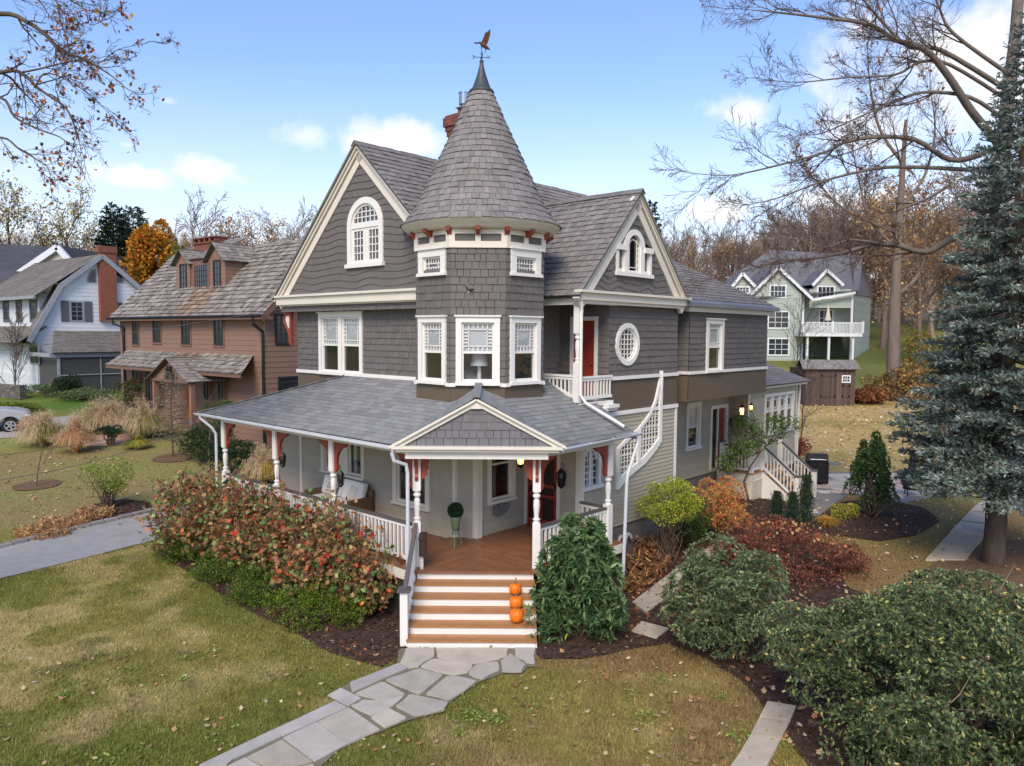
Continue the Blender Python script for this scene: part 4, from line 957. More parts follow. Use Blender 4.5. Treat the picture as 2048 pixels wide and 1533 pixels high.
ts = math.atan(.35); frS = Fr((0, -.38, 4.1), (1, 0, 0), (0, cos(ts), sin(ts)), (0, -sin(ts), cos(ts)))
roof_plane(frS, 0, 3.2, lambda z: (12.9, SX1 + .45 - z * .0), 'sunroom_roof', h=.2)
spout([(SX1 + .1, -.1, 3.95), (SX1 + .12, -.08, 3.8), (SX1 + .06, -.06, 2.2), (SX1 + .06, -.06, .2)], r=.045, m=CREAM)
mb = MB()
for dx in (0, .32): mb.tube([(4.0 + dx, -1.25, .1), (4.0 + dx, -1.3, .62), (4.05 + dx, -1.3, .72), (4.15 + dx, -1.28, .74), (4.24 + dx, -1.3, .68), (4.25 + dx, -1.32, .4 + dx * .6)], .05, 8)
mb.build('vent_pipe', mat('grey_pvc', c(176, 174, 170), rough=.5), house, smooth=True)
# ================= THINGS ON AND AROUND THE HOUSE
def WE(name, p, label, cat, rz=0, group=None): return empty(name, tuple(p), rz, label, cat, group)
# goose weathervane
wv_ = WE('weathervane', wor(tower_c + V(0, 0, 12.27)), 'copper goose weathervane with compass letters on top of the tower spire', 'weathervane')
mb = MB(); mb.tube([(0, 0, -.05), (0, 0, .45)], .012, 6); mb.sphere((0, 0, .06), .052, 12, 8); mb.sphere((0, 0, .16), .028, 10, 6); mb.sphere((0, 0, .24), .02, 8, 6); mb.build('vane_pole', COPPER, wv_, smooth=True)
def letter(mb, ch, o, ex, s=.055, w=.014):
    S = {'E': [((0, 0), (0, 1)), ((0, 0), (.7, 0)), ((0, .5), (.6, .5)), ((0, 1), (.7, 1))], 'W': [((0, 1), (.25, 0)), ((.25, 0), (.5, .7)), ((.5, .7), (.75, 0)), ((.75, 0), (1, 1))],
         'N': [((0, 0), (0, 1)), ((0, 1), (.7, 0)), ((.7, 0), (.7, 1))], 'S': [((0, 0), (.6, 0)), ((.6, 0), (.6, .5)), ((.6, .5), (0, .5)), ((0, .5), (0, 1)), ((0, 1), (.6, 1))]}[ch]
    o = np.asarray(o, float); ex = nrm(ex)
    for (a, b), (d, e) in S: mb.beam(o + ex * a * s + UP * b * s, o + ex * d * s + UP * e * s, w * .8, w, up=np.cross(ex, UP))
mb = MB(); dW = nrm(V(1, .15, 0)); dN = nrm(V(-.15, 1, 0))
mb.tube([-dW * .17 + V(0, 0, .16), dW * .13 + V(0, 0, .16)], .008, 6); mb.tube([-dN * .15 + V(0, 0, .16), dN * .15 + V(0, 0, .16)], .008, 6)
letter(mb, 'W', dW * .13 + V(0, 0, .14), dW, .07); letter(mb, 'E', -dW * .17 + V(0, 0, .13), -dW, .065); letter(mb, 'N', dN * .16 + V(0, 0, .13), dN, .06); letter(mb, 'S', -dN * .2 + V(0, 0, .13), dN, .06)
mb.build('compass_letters', COPPER, wv_)
mb = MB(); gx = lambda x, z, y=0.: V(x, y, z + .41)
mb.tube([gx(-.20, .07), gx(-.165, .075), gx(-.145, .08), gx(-.1, .075), gx(-.04, .085), gx(0, .06), gx(.06, .02), gx(.12, -.03), gx(.2, -.075)], [.004, .010, .02, .016, .022, .05, .055, .04, .008], 10)
for s in (-1, 1):
    P = [(.0, .1), (.05, .2), (.08, .28), (.16, .33), (.205, .37), (.2, .28), (.17, .2), (.14, .08), (.1, .03)]
    fr = Fr((0, 0, .41), (1, 0, 0), nrm(V(0, s * .3, 1)), None); mb.prism(fr, P, s * .01 - .006, s * .01 + .006)
mb.tube([gx(.1, -.04), gx(.09, -.11), gx(.07, -.14)], .008, 5); mb.build('goose', mat('brown_copper', c(96, 66, 52), rough=.5, metal=.3, var=.25), wv_)
# pumpkins
def pumpkin(x, z, r, hgt, label):
    o = WE('pumpkin', (x, 13.79 + .274 * (z / .18 - 1) + .15, z + .001), label, 'pumpkin', random.random() * 6, 'pumpkins on the front steps'); mb = MB(); n, m = 48, 14; P = []; F = []
    for i in range(m + 1):
        t = pi * i / m
        for j in range(n):
            u = 2 * pi * j / n; k = 1 - .075 * abs(cos(u * 4.5)) ** 3
            rr = r * (sin(t) ** .75) * k; zz = hgt / 2 * (1 + cos(t) * (1 - .12 * (abs(cos(t)) ** 6))); P.append((rr * cos(u), rr * sin(u), zz))
    for i in range(m):
        for j in range(n): F.append((i * n + j, (i + 1) * n + j, (i + 1) * n + (j + 1) % n, i * n + (j + 1) % n))
    mb.add(P, F); mb.build('pumpkin_flesh', mat('pumpkin_skin', c(236, 118, 22, .95), rough=.4, var=.12, vs=6), o, smooth=True)
    mb = MB(); mb.tube([(0, 0, hgt - .03), (.005, 0, hgt + .03), (.02, .01, hgt + .06 + (.04 if z > .7 else 0))], [.028, .016, .012], 7); mb.build('stem', mat('pumpkin_stem', c(120, 112, 78), rough=.8), o)
pumpkin(.09, .72, .128, .245, 'top pumpkin, with the longest stalk, on the white and wood steps'); pumpkin(.11, .54, .138, .25, 'middle pumpkin between the other two on the steps'); pumpkin(.115, .36, .142, .285, 'lowest and tallest orange pumpkin on the steps')
# mailbox
o = WE('mailbox', (-1.86, 15.28, 1.36), 'dark bronze mailbox with slanted lid beside the left entry post', 'mailbox'); mb = MB(); fr = Fr((0, 0, 0), (0, 1, 0), UP, (1, 0, 0))
mb.prism(fr, [(-.1, 0), (.1, 0), (.1, .44), (-.1, .36)], -.05, .09); mb.build('mailbox_body', mat('bronze_metal', c(58, 48, 42), rough=.45, var=.1), o, bevel=.01)
mb = MB(); mb.prism(fr, [(-.13, .355), (.11, .445), (.11, .47), (-.13, .385)], -.06, .1); mb.build('mailbox_lid', MATS['bronze_metal'], o)
mb = MB(); mb.box((-.03, -.03, -.28), (.03, .03, 0)); mb.build('mailbox_stand', WHITE, o)
# topiary
tp_ = atz = None
o = WE('topiary', (-1.27, 16.75, ZF + .004), 'clipped green ball topiary in a green pot on a tall wire stand', 'potted plant'); gm = mat('sage_green_enamel', c(98, 116, 88), rough=.5)
mb = MB()
for k in range(3):
    a = 2 * pi * k / 3 + .4; mb.tube([(.17 * cos(a), .17 * sin(a), 0), (.08 * cos(a), .08 * sin(a), .35), (.1 * cos(a), .1 * sin(a), .62)], .012, 6)
for z, r in ((.34, .08), (.6, .1)): mb.tube([(r * cos(t), r * sin(t), z) for t in np.linspace(0, 2 * pi, 17)], .009, 5)
mb.build('wire_stand', gm, o)
mb = MB(); mb.lathe([(.42, .07), (.5, .09), (.66, .115), (.72, .13), (.74, .13), (.74, .11)], n=16); mb.build('pot', gm, o, smooth=True)
n = 5200; D = rng.normal(size=(n, 3)); D /= np.linalg.norm(D, axis=1)[:, None]; C_ = V(0, 0, .88) + D * (.165 + -rng.random((n, 1)) * .05)
def leafquads(C_, D, L, W, seed=0, tmpl=((0, 0), (.45, .5), (1, 0), (.45, -.5)), curl=0., roll=None):
    r = np.random.default_rng(seed); n = len(C_); D = D / np.linalg.norm(D, axis=1)[:, None]
    R_ = r.normal(size=(n, 3)) if roll is None else roll
    S = np.cross(D, R_); S /= np.maximum(1e-6, np.linalg.norm(S, axis=1))[:, None]; Nn = np.cross(S, D)
    L = np.broadcast_to(np.asarray(L), (n,))[:, None]; W = np.broadcast_to(np.asarray(W), (n,))[:, None]
    return np.stack([C_ + D * L * a + S * W * b + Nn * (L * curl * a * a) for a, b in tmpl], 1)
def jitcol(base, n, v=.25, seed=0):
    r = np.random.default_rng(seed); base = np.asarray(base)
    if base.ndim == 1: base = np.repeat(base[None], n, 0)
    return np.clip(base * (1 + r.normal(size=(n, 1)) * v) * (1 + r.normal(size=(n, 3)) * v * .3), .004, .95)
LEAF = mat('leaf', (1, 1, 1), rough=.62, var=0, trans=.25, spec=.16)
polys('foliage', leafquads(C_, D + rng.normal(size=(n, 3)) * .7, .04, .02), jitcol(c(44, 70, 40), n, .3), LEAF, o)
# goose wall ornament
pw_ = wor(ony(1002, 1017, .44)); o = WE('wall_ornament', pw_, 'grey cast goose plaque hung on the siding below the porch window', 'ornament', HA); mb = MB(); fr = Fr((0, -.02, 0), (1, 0, 0), UP, (0, -1, 0))
mb.prism(fr, [(-.28, -.12), (-.12, -.17), (.08, -.13), (.2, -.04), (.3, .05), (.29, .1), (.2, .1), (.12, .14), (.06, .1), (.02, .13), (-.05, .15), (-.1, .1), (-.17, .07), (-.2, .12), (-.26, .1), (-.27, 0)], 0, .05); mb.build('goose_plaque', mat('cast_stone', c(116, 114, 110), rough=.85, var=.25, vs=12, bump=.5, bs=40), o, bevel=.012)
# lanterns
AMB = mat('lit_amber_glass', c(255, 200, 120), rough=.3, var=0, emit=(1, .55, .2), es=2.2)
def hang_lantern(p, label, name='hanging_lantern', s=1., lit=False, arm=None, group=None, cat='lantern'):
    o = WE(name, p, label, cat, 0, group); mb = MB()
    mb.lathe([(-.02 * s, .02 * s), (-.04 * s, .04 * s), (-.1 * s, .085 * s), (-.12 * s, .09 * s), (-.12 * s, .07 * s)], n=6); mb.lathe([(-.33 * s, .06 * s), (-.35 * s, .075 * s), (-.38 * s, .05 * s), (-.42 * s, .012 * s)], n=6)
    for k in range(6):
        a = 2 * pi * k / 6; mb.tube([(.075 * s * cos(a), .075 * s * sin(a), -.11 * s), (.085 * s * cos(a), .085 * s * sin(a), -.2 * s), (.06 * s * cos(a), .06 * s * sin(a), -.34 * s)], .008 * s, 4)
    mb.tube([(0, 0, .06 * s), (0, 0, -.02 * s)], .006, 5); mb.build('lantern_frame', BLACK, o)
    if arm is not None: mb = MB(); a = np.asarray(arm); mb.tube([a, a * .5 + V(0, 0, .1), V(0, 0, .09), V(0, 0, .05)], .009, 5); mb.build('lantern_arm', BLACK, o)
    mb = MB(); mb.lathe([(-.33 * s, .05 * s), (-.2 * s, .072 * s), (-.12 * s, .062 * s)], n=6); mb.build('lantern_glass', AMB if lit else mat('smoked_glass', c(50, 46, 42), rough=.2), o); return o
for i, y in enumerate((5.5, 2.94)):
    p = wor((PX - .02, y - .32, (2.92, 2.78)[i])); ar = wor((PX, y - .08, 0)) - wor((PX - .02, y - .32, 0))
    hang_lantern(p, ('black six sided lantern on the porch post farther from the steps', 'black bell shaped lantern on the porch post in front of the sofa')[i], arm=ar, group='black lanterns on the porch posts')
hang_lantern((.2, 16.2, 3.5), 'lit amber lantern hanging from the porch ceiling over the steps', lit=True, s=1.1)
pd = wor(fdw(dy1 + .12, 2.72, .13)); hang_lantern(pd, 'dark jar shaped wall lantern with one bulb right of the red door', 'wall_lantern', s=1.25, arm=wor(fdw(dy1 + .12, 2.72, 0)) - pd)
mb = MB(); mb.sphere((0, 0, -.27), .028); mb.build('light_bulb', AMB, bpy.context.scene.objects['wall_lantern'])
hang_lantern(wor(ony(1484.5, 808, -.1)), 'lit amber pendant lantern hanging over the rear deck', s=1.2, lit=True)
hang_lantern(wor(ony(1503, 806, -.08)), 'small lit wall lantern on the siding beside the sunroom windows', 'wall_lantern', s=.8, lit=True)
hang_lantern(wor(frr(14.2, 2.9, .1)), 'unlit black wall lantern right of the sliding glass door', 'wall_lantern', s=.9)
# wicker sofa
sf = WE('sofa', wor((-.42, 4.75, ZF + .004)), 'wicker porch sofa with thick white seat and back cushions', 'sofa', HA); WK = mat('brown_wicker', c(112, 88, 66), rough=.8, var=.3, vs=40, bump=.8, bs=90); CU = mat('white_cushion_fabric', c(222, 220, 216, .9), rough=.95, var=.05, vs=8, bump=.1, bs=120)
mb = MB(); mb.box((-.38, -1.0, .08), (.4, 1.0, .3)); mb.box((-.38, -1.05, .08), (.4, -.93, .6)); mb.box((-.38, .93, .08), (.4, 1.05, .6)); mb.box((.32, -1.05, .08), (.42, 1.05, .78))
for x in (-.34, .36):
    for y in (-1.0, 1.0): mb.box((x - .03, y - .03, 0), (x + .03, y + .03, .1))
mb.build('wicker_frame', WK, sf, bevel=.02)
for i in range(2):
    mb = MB(); mb.box((-.4, -.92 + .93 * i, .3), (.3, -.01 + .93 * i, .46)); mb.build('seat_cushion', CU, sf, bevel=.05)
    mb = MB(); fr = Fr((.12, 0, .46), (0, 1, 0), nrm(V(.3, 0, 1))); mb.fbox(fr, -.92 + .93 * i, -.01 + .93 * i, 0, .52, -.08, .1); mb.build('back_cushion', CU, sf, bevel=.06)
def pillow(y, x, s, label, stripe):
    o = WE('throw_pillow', wor((x, y, ZF + .48)), label, 'pillow', HA, 'throw pillows on the sofa'); mb = MB(); fr = Fr((0, 0, 0), (0, 1, 0), nrm(V(.5, 0, 1))); n = 9
    for sd in (-1, 1):
        P = []; F = []; Cc = []
        for i in range(n + 1):
            for j in range(n + 1):
                u, v = i / n, j / n; bul = (1 - (2 * u - 1) ** 4) * (1 - (2 * v - 1) ** 4); pin = 1 - .06 * (1 - abs(2 * v - 1)) ; P.append(fr((u - .5) * s * pin, v * s, sd * .085 * bul ** .6))
        for i in range(n):
            for j in range(n):
                k = .62 if (stripe and j % 2) else 1.; mb.add([P[i * (n + 1) + j], P[(i + 1) * (n + 1) + j], P[(i + 1) * (n + 1) + j + 1], P[i * (n + 1) + j + 1]], [(0, 1, 2, 3)], (k, k * .88 if k < 1 else 1, k * .78 if k < 1 else 1))
    mb.build('pillow_cover', mat('linen', c(206, 198, 188), rough=.95, var=.05), o, smooth=True)
pillow(5.0, -.55, .42, 'brown striped throw pillow in front of the others on the sofa', True); pillow(5.12, -.38, .45, 'plain pale throw pillow behind the striped one', False); pillow(4.2, -.4, .42, 'plain pale throw pillow at the right end of the sofa', False)
# air conditioner
o = WE('air_conditioner', wor((7.9, -.75, .02)), 'grey outdoor air conditioner unit beside the stone foundation', 'air conditioner', HA); GM = mat('grey_enamel', c(120, 122, 122), rough=.5)
mb = MB()
for z in np.arange(.08, .72, .05): mb.tube([(.4 * cos(t), .4 * sin(t), z) for t in np.linspace(0, 2 * pi, 25)], .014, 5)
mb.lathe([(0, .37), (.75, .37)], n=24); mb.lathe([(.72, .42), (.78, .42), (.79, .36)], n=24); mb.build('condenser_body', GM, o)
mb = MB(); mb.lathe([(.79, .3), (.80, .3), (.80, .02)], n=20, col=(.4, .4, .4)); mb.build('fan_grille', BLACK, o)
# ================= NEIGHBOURING BUILDINGS
def simple_win(mb_f, mb_g, mb_m, fr, x0, x1, z0, z1, tw=.09, nx=2, nz=2, mul=.03, d=.0, pr=.05):
    for q in ((x0, x0 + tw, z0, z1), (x1 - tw, x1, z0, z1), (x0 + tw, x1 - tw, z1 - tw, z1), (x0 + tw, x1 - tw, z0, z0 + tw)): mb_f.fbox(fr, *q, d, d + pr)
    mb_g.fbox(fr, x0 + tw * .5, x1 - tw * .5, z0 + tw * .5, z1 - tw * .5, d + .005, d + .02)
    a, b, c0, c1 = x0 + tw, x1 - tw, z0 + tw, z1 - tw
    for i in range(1, nx): x = a + (b - a) * i / nx; mb_m.fbox(fr, x - mul / 2, x + mul / 2, c0, c1, d + .02, d + .035)
    for i in range(1, nz): z = c0 + (c1 - c0) * i / nz; mb_m.fbox(fr, a, b, z - mul / 2, z + mul / 2, d + .02, d + .035)
DGLASS = mat('dark_window_glass', c(46, 52, 60), rough=.12, var=.25, vs=1.5, spec=.6)
def swin(parent, fr, x0, x1, z0, z1, mf, mm=None, name='window', **k):
    a, b, g = MB(), MB(), MB(); simple_win(a, g, b, fr, x0, x1, z0, z1, **k); o = a.build(name, mf, parent)
    g.build('glass_pane', DGLASS, o)
    if b.v: b.build('muntin_bars', mm or mf, o)
    return o
class Site:
    """a wall system: origin corner, along-facade direction A, depth direction S"""
    def __init__(s, o, A):
        s.o = V(o[0], o[1], 0); s.A = nrm(V(A[0], A[1], 0)); s.S = nrm(V(-s.A[1], s.A[0], 0))
        if s.S[1] < 0: s.S = -s.S
    def front(s, dep=0.):
        return Fr(s.o + s.S * dep, s.A, UP, -s.S)
    def side(s, al=0., out=None):
        n = s.A if out is None else out
        return Fr(s.o + s.A * al, s.S, UP, n)
    def pf(s, px, py, dep=0.):
        p = onp(px, py, s.o + s.S * dep, s.S); q = p - s.o; return V(q @ s.A, p[2])
    def ps(s, px, py, al=0.):
        p = onp(px, py, s.o + s.A * al, s.A); q = p - s.o; return V(q @ s.S, p[2])
# ---- brown house
bs_ = Site((-10.95, 33), (-.777, .629)); AX, SX_ = bs_.A, bs_.S
bh = empty('brown_house', (0, 0, 0), 0, 'reddish brown clapboard house with black windows, cedar roof and orange front door', 'house')
BRW = mat('brown_clapboard_paint', c(136, 106, 91), rough=.7, var=.07, vs=1.5); BRT = mat('brown_trim_paint', c(120, 90, 76), rough=.6, var=.05); BLKW = mat('black_sash_paint', c(36, 38, 42), rough=.5)
SHAKE2 = mat('mossy_cedar_shake', c(143, 137, 130), rough=.9, var=.35, vs=2.5, bump=.4, bs=40)
fb0, sb0 = bs_.front(), bs_.side(0., -AX); LB = 14.3; ZB = 7.05; gb = .6
mb = MB(); courses(mb, fb0, gb, ZB, rect(0, LB), .24, None, t=.02, cv=.03)
courses(mb, sb0, gb, ZB, rect(0, 6.8), .24, None, t=.02, cv=.03)
courses(mb, sb0, ZB, 10.4, lambda z: ((z - ZB), 6.8 - (z - ZB)), .24, None, t=.02, cv=.03)
courses(mb, bs_.side(LB, AX), gb, ZB, rect(0, 6.8), .24, None, t=.02); courses(mb, bs_.side(LB, AX), ZB, 10.4, lambda z: ((z - ZB), 6.8 - (z - ZB)), .24, None, t=.02)
mb.build('clapboard_wall', BRW, bh)
sq = math.sqrt(.5)
frb = Fr(bs_.o - SX_ * .45 + UP * (ZB - .40), AX, SX_ * sq + UP * sq)
def bc(x, z, v):
    k = v * random.uniform(.8, 1.1)
    if 4.6 < x < 8.2 and z < 2.4 and random.random() < .85 * sst(4.6, 6, x) * sst(8.4, 7, x): return (k * 1.0, k * .74, k * .58)
    return (k * 1.0, k * .98, k * .95)
roof_plane(frb, 0, 5.5, rect(-.5, LB + .5), 'roof_slope', h=.3, w=.26, m=SHAKE2, t=.07, parent=bh, cv=.38, colf=bc)
mb = MB(); f_ = Fr(bs_.o + SX_ * 7.25 + UP * (ZB - .4), AX, -SX_ * sq + UP * sq); mb.fbox(f_, -.5, LB + .5, 0, 5.5, -.04, 0); mb.build('far_roof_slope', SHAKE2, bh)
mb = MB()
mb.fbox(fb0, -.5, LB + .5, ZB - .5, ZB - .36, -.1, .5)
for d in (0, 1):
    a = bs_.o - AX * .45 + SX_ * (-.45 if d == 0 else 7.25) + UP * (ZB - .5); b = bs_.o - AX * .45 + SX_ * 3.4 + UP * (10.42 - .08); mb.beam(a, b, .1, .26)
mb.build('rake_board', BRT, bh)
mb = MB(); mb.tube([bs_.o - SX_ * .52 - AX * .5 + UP * (ZB - .34), bs_.o - SX_ * .52 + AX * (LB + .5) + UP * (ZB - .34)], .07, 6)
p0 = bs_.o - SX_ * .5 + AX * .1 + UP * (ZB - .4); mb.tube([p0, p0 - UP * .3, bs_.o - SX_ * .1 - AX * .05 * 0 + UP * 6.0, bs_.o - SX_ * .1 + UP * 5.7, bs_.o - SX_ * .1 + UP * .8], .07, 6)
p0 = bs_.o - SX_ * .5 + AX * (LB - .3) + UP * (ZB - .4); mb.tube([p0, p0 - UP * .25, bs_.o - SX_ * .1 + AX * (LB - .6) + UP * 6.2, bs_.o - SX_ * .1 + AX * (LB - .6) + UP * .8], .07, 6)
mb.build('downspout', BLACK, bh)
for (x0, y0, x1, y1) in ((265, 634, 279, 690), (306, 630, 323, 686), (363, 629, 382, 690), (428, 627, 448, 692)):
    q0, q1 = bs_.pf(x1, y1), bs_.pf(x0, y0); swin(bh, fb0, q0[0], q1[0], q0[1], q1[1], BLKW, nx=2, nz=4, tw=.1, mul=.025)
    mb = MB(); w_ = .09; mb.fbox(fb0, q0[0] - w_, q1[0] + w_, q1[1], q1[1] + w_, 0, .045); mb.fbox(fb0, q0[0] - w_, q1[0] + w_, q0[1] - w_, q0[1], 0, .06); mb.fbox(fb0, q0[0] - w_, q0[0], q0[1], q1[1], 0, .045); mb.fbox(fb0, q1[0], q1[0] + w_, q0[1], q1[1], 0, .045); mb.build('window_casing', BRT, bh)
for (x0, y0, x1, y1, nx, nz) in ((550, 629, 582, 691, 3, 3), (556, 752, 600, 792, 3, 3)):
    q0, q1 = bs_.ps(x0, y1), bs_.ps(x1, y0); swin(bh, sb0, q0[0], q1[0], q0[1], q1[1], BLKW, nx=nx, nz=nz, tw=.1, mul=.03)
# pent roof, entry gable, bay, door
zt, ze = bs_.pf(380, 706)[1], bs_.pf(380, 742, -1.2)[1]
frp = Fr(bs_.o - SX_ * 1.25 + UP * ze, AX, SX_ * 1.25 + UP * (zt - ze)); Lp = math.hypot(1.25, zt - ze)
roof_plane(frp, 0, Lp, lambda z: (-.1 + z * .7, LB * .93), 'pent_roof', h=.27, w=.22, m=SHAKE2, t=.06, parent=bh, cv=.38, colf=bc)
mb = MB(); mb.fbox(bs_.front(-1.2), 0, LB * .93, ze - .16, ze - .03, -.05, .05); mb.build('pent_fascia', BRT, bh)
eg = [bs_.pf(px, py, -1.9) for px, py in ((302, 756), (340, 716), (384, 760))]; ex0, ex1, ezb, eza = eg[2][0], eg[0][0], eg[0][1], eg[1][1]; exc = (ex0 + ex1) / 2
fe = bs_.front(-1.9)
mb = MB(); mb.prism(fe, [(ex0 + .15, ezb), (ex1 - .15, ezb), (exc, eza - .12)] , -.1, 0); 
for s in (ex0 + .2, ex1 - .2): mb.fbox(fe, s - .09, s + .09, gb - .2, ezb, -.2, 0)
mb.build('entry_gable', BRW, bh)
mb = MB(); mb.ring(fe, arcpts(exc, ezb - .05, .62, .7), arcpts(exc, ezb - .05, .5, .58), .0, .05, closed=False); mb.fbox(fe, ex0 + .1, ex1 - .1, ezb - .12, ezb + .02, 0, .06); mb.build('entry_arch', BRT, bh)
mb = MB(); mb.prism(fe, arcpts(exc, ezb - .05, .5, .58) , .005, .02); mb.build('arch_shadow_panel', mat('entry_shade_tone', c(40, 30, 26), rough=.9), bh)  # flat dark panel, shade of the arched opening put into its colour
for s, E in ((1, ex1), (-1, ex0)):
    a0 = fe(E, ezb - .04, .25); a1 = fe(exc, eza, .25); f_ = Fr(a0, SX_, a1 - a0); roof_plane(f_, 0, np.linalg.norm(a1 - a0), rect(0, 2.2), 'entry_roof_slope', h=.24, w=.2, m=SHAKE2, t=.03, parent=bh, cv=.25, colf=bc)
mb = MB(); fl_ = bs_.front(-1.95)
def digits(mb, txt, fr, x, z, s, w):
    SEG = {'a': ((0, 1), (.6, 1)), 'b': ((.6, 1), (.6, .5)), 'c': ((.6, .5), (.6, 0)), 'd': ((0, 0), (.6, 0)), 'e': ((0, .5), (0, 0)), 'f': ((0, 1), (0, .5)), 'g': ((0, .5), (.6, .5))}
    D_ = {'0': 'abcdef', '2': 'abged', '4': 'fgbc', '1': 'bc'}
    for ch in txt:
        for q in D_[ch]:
            (a, b), (d, e) = SEG[q]; mb.beam(fr(x - a * s, z + b * s, .02), fr(x - d * s, z + e * s, .02), w, w, up=fr.n)
        x -= s * .9
digits(mb, '220', fl_, exc + .3, eza - .62, .22, .04); mb.build('house_number', BLACK, bh)
q0, q1 = bs_.pf(391, 838, -.02), bs_.pf(372, 772, -.02); mb = MB(); mb.fbox(fb0, q0[0], q1[0], q0[1], q1[1], .02, .06)
for k in range(2): mb.fbox(fb0, q0[0] + .12, q1[0] - .12, q0[1] + .2 + k * (q1[1] - q0[1]) * .5, q0[1] + (q1[1] - q0[1]) * (.45 + .5 * k), .06, .075)
mb.build('front_door', mat('orange_stained_wood', c(186, 96, 36), rough=.45, var=.15, vs=8), bh)
for (x0, y0, x1, y1) in ((291, 744, 300, 800), (303, 744, 314, 803), (265, 738, 276, 785), (408, 756, 417, 800), (437, 757, 446, 800)):
    q0, q1 = bs_.pf(x1, y1, -.3), bs_.pf(x0, y0, -.3); swin(bh, bs_.front(-.3), q0[0], q1[0], q0[1], q1[1], BLKW, nx=1, nz=2, tw=.09)
q0, q1 = bs_.pf(318, 806, -.3), bs_.pf(288, 738, -.3); mb = MB(); mb.fbox(bs_.front(-.3), q0[0], q1[0], q0[1] - .1, q1[1] + .05, -.3, -.01); mb.build('bay_window_wall', BRT, bh)
# dormers
dpl = 1.15
def dormer(px0, px1, pytop, pyeave, pybot, win):
    a0, a1 = bs_.pf(px1, pybot, dpl)[0], bs_.pf(px0, pybot, dpl)[0]; m_ = (px0 + px1) / 2
    zb, ze_, za = bs_.pf(m_, pybot, dpl)[1], bs_.pf(m_, pyeave, dpl)[1], bs_.pf(m_, pytop, dpl)[1]
    f = bs_.front(dpl); ac = (a0 + a1) / 2; mb = MB()
    courses(mb, f, zb - .3, ze_, rect(a0, a1), .2, None, t=.015); mb.prism(f, [(a0, ze_), (a1, ze_), (ac, za)], -.05, 0.0)
    for al in (a0, a1):
        g = Fr(bs_.o + AX * al, SX_, UP); courses(mb, g, zb - .3, ze_, lambda z: (dpl, max(dpl + .05, (z - ZB) + .2)), .2, None, t=.015)
    mb.build('dormer_wall', BRW, bh)
    for E in (a0 - .2, a1 + .2):
        p = f(E, ze_ - .15, .25); q = f(ac, za + .08, .25); roof_plane(Fr(p, SX_, q - p), 0, np.linalg.norm(q - p), rect(0, 4.2), 'dormer_roof_slope', h=.22, w=.2, m=SHAKE2, t=.03, parent=bh, cv=.25, colf=bc)
    x0, y0, x1, y1 = win; w0, w1 = bs_.pf(x1, y1, dpl), bs_.pf(x0, y0, dpl); swin(bh, f, w0[0], w1[0], w0[1], w1[1], BLKW, nx=2, nz=4, tw=.09, mul=.025)
dormer(418, 452, 489, 518, 584, (427, 521, 443, 579)); dormer(354, 381, 503, 525, 586, (360, 529, 375, 583))
q0, q1 = bs_.pf(418, 580, dpl + .05), bs_.pf(381, 522, dpl + .05); mb = MB(); f = bs_.front(dpl + .05); mb.fbox(f, q0[0] - .1, q1[0] + .1, q0[1] - .4, q1[1] + .1, -.1, 0); mb.build('dormer_wall', BRT, bh)
roof_plane(Fr(f(q0[0] - .1, q1[1] + .05, .1), AX, SX_ + UP * .55), 0, 2.6, rect(0, q1[0] - q0[0] + .2), 'dormer_roof_slope', h=.22, w=.2, m=SHAKE2, t=.03, parent=bh, cv=.25, colf=bc)
w0, w1 = bs_.pf(420, 577, dpl), bs_.pf(388, 529, dpl); swin(bh, bs_.front(dpl), w0[0], w1[0], w0[1], w1[1], BRT, mm=BLKW, nx=6, nz=4, tw=.1, mul=.03)
w0, w1 = bs_.pf(430, 500, 3.4), bs_.pf(387, 478, 3.4); mb = MB(); ch = bs_.front(3.4)
mb.fbox(ch, w0[0], w1[0], 9.8, w1[1] - .35, -.8, 0); mb.fbox(ch, w0[0] - .08, w1[0] + .08, w1[1] - .35, w1[1] - .28, -.88, .08)
for k in range(5): x = w0[0] + (w1[0] - w0[0]) * k / 4; mb.fbox(ch, max(w0[0], x - .09), min(w1[0], x + .09), w1[1] - .28, w1[1] - .06, -.8, 0)
mb.fbox(ch, w0[0] - .05, w1[0] + .05, w1[1] - .06, w1[1], -.85, .05); mb.build('chimney', BRICK, bh)
# ---- white gambrel house
wh = empty('white_house', (0, 0, 0), 0, 'white dutch colonial house with gambrel end, brick chimney and grey shutters', 'house')
WCL = mat('white_clapboard_paint', c(214, 217, 222), rough=.6, var=.05, vs=1); GRT = mat('grey_shutter_paint', c(92, 94, 100), rough=.6); GRF = mat('grey_trim_paint', c(150, 154, 162), rough=.6)
ROOF3 = mat('weathered_grey_roof', c(118, 112, 106), rough=.9, var=.25, vs=1.2, bump=.3, bs=20)
ws = Site((-30.6, 48), (-.777, .629)); SG = ws.side(0, -ws.A); WD = 8.0; WLn = 12.; zb = 2.0
gam = [(-.55, 5.3), (0.35, 7.0), (1.4, 8.95), (4.0, 11.1), (6.6, 8.95), (7.65, 7.0), (8.55, 5.3)]
def gb_(z):
    L = np.interp(z, [5.3, 7.0, 8.95, 11.1], [-.4, .4, 1.45, 4.0]); return (L, 8 - L) if z > 5.3 else (0, 8)
mb = MB(); courses(mb, SG, zb, 10.95, gb_, .26, None, t=.02, cv=.02); fw = ws.front(); courses(mb, fw, zb, 5.4, rect(0, WLn), .26, None, t=.02); fw2 = ws.front(.55); courses(mb, fw2, 5.4, 8.3, rect(.9, WLn), .26, None, t=.02)
s2 = ws.side(.9, -ws.A); courses(mb, s2, 5.4, 8.4, lambda z: (.5, 1.6), .26, None, t=.02); mb.build('clapboard_wall', WCL, wh)
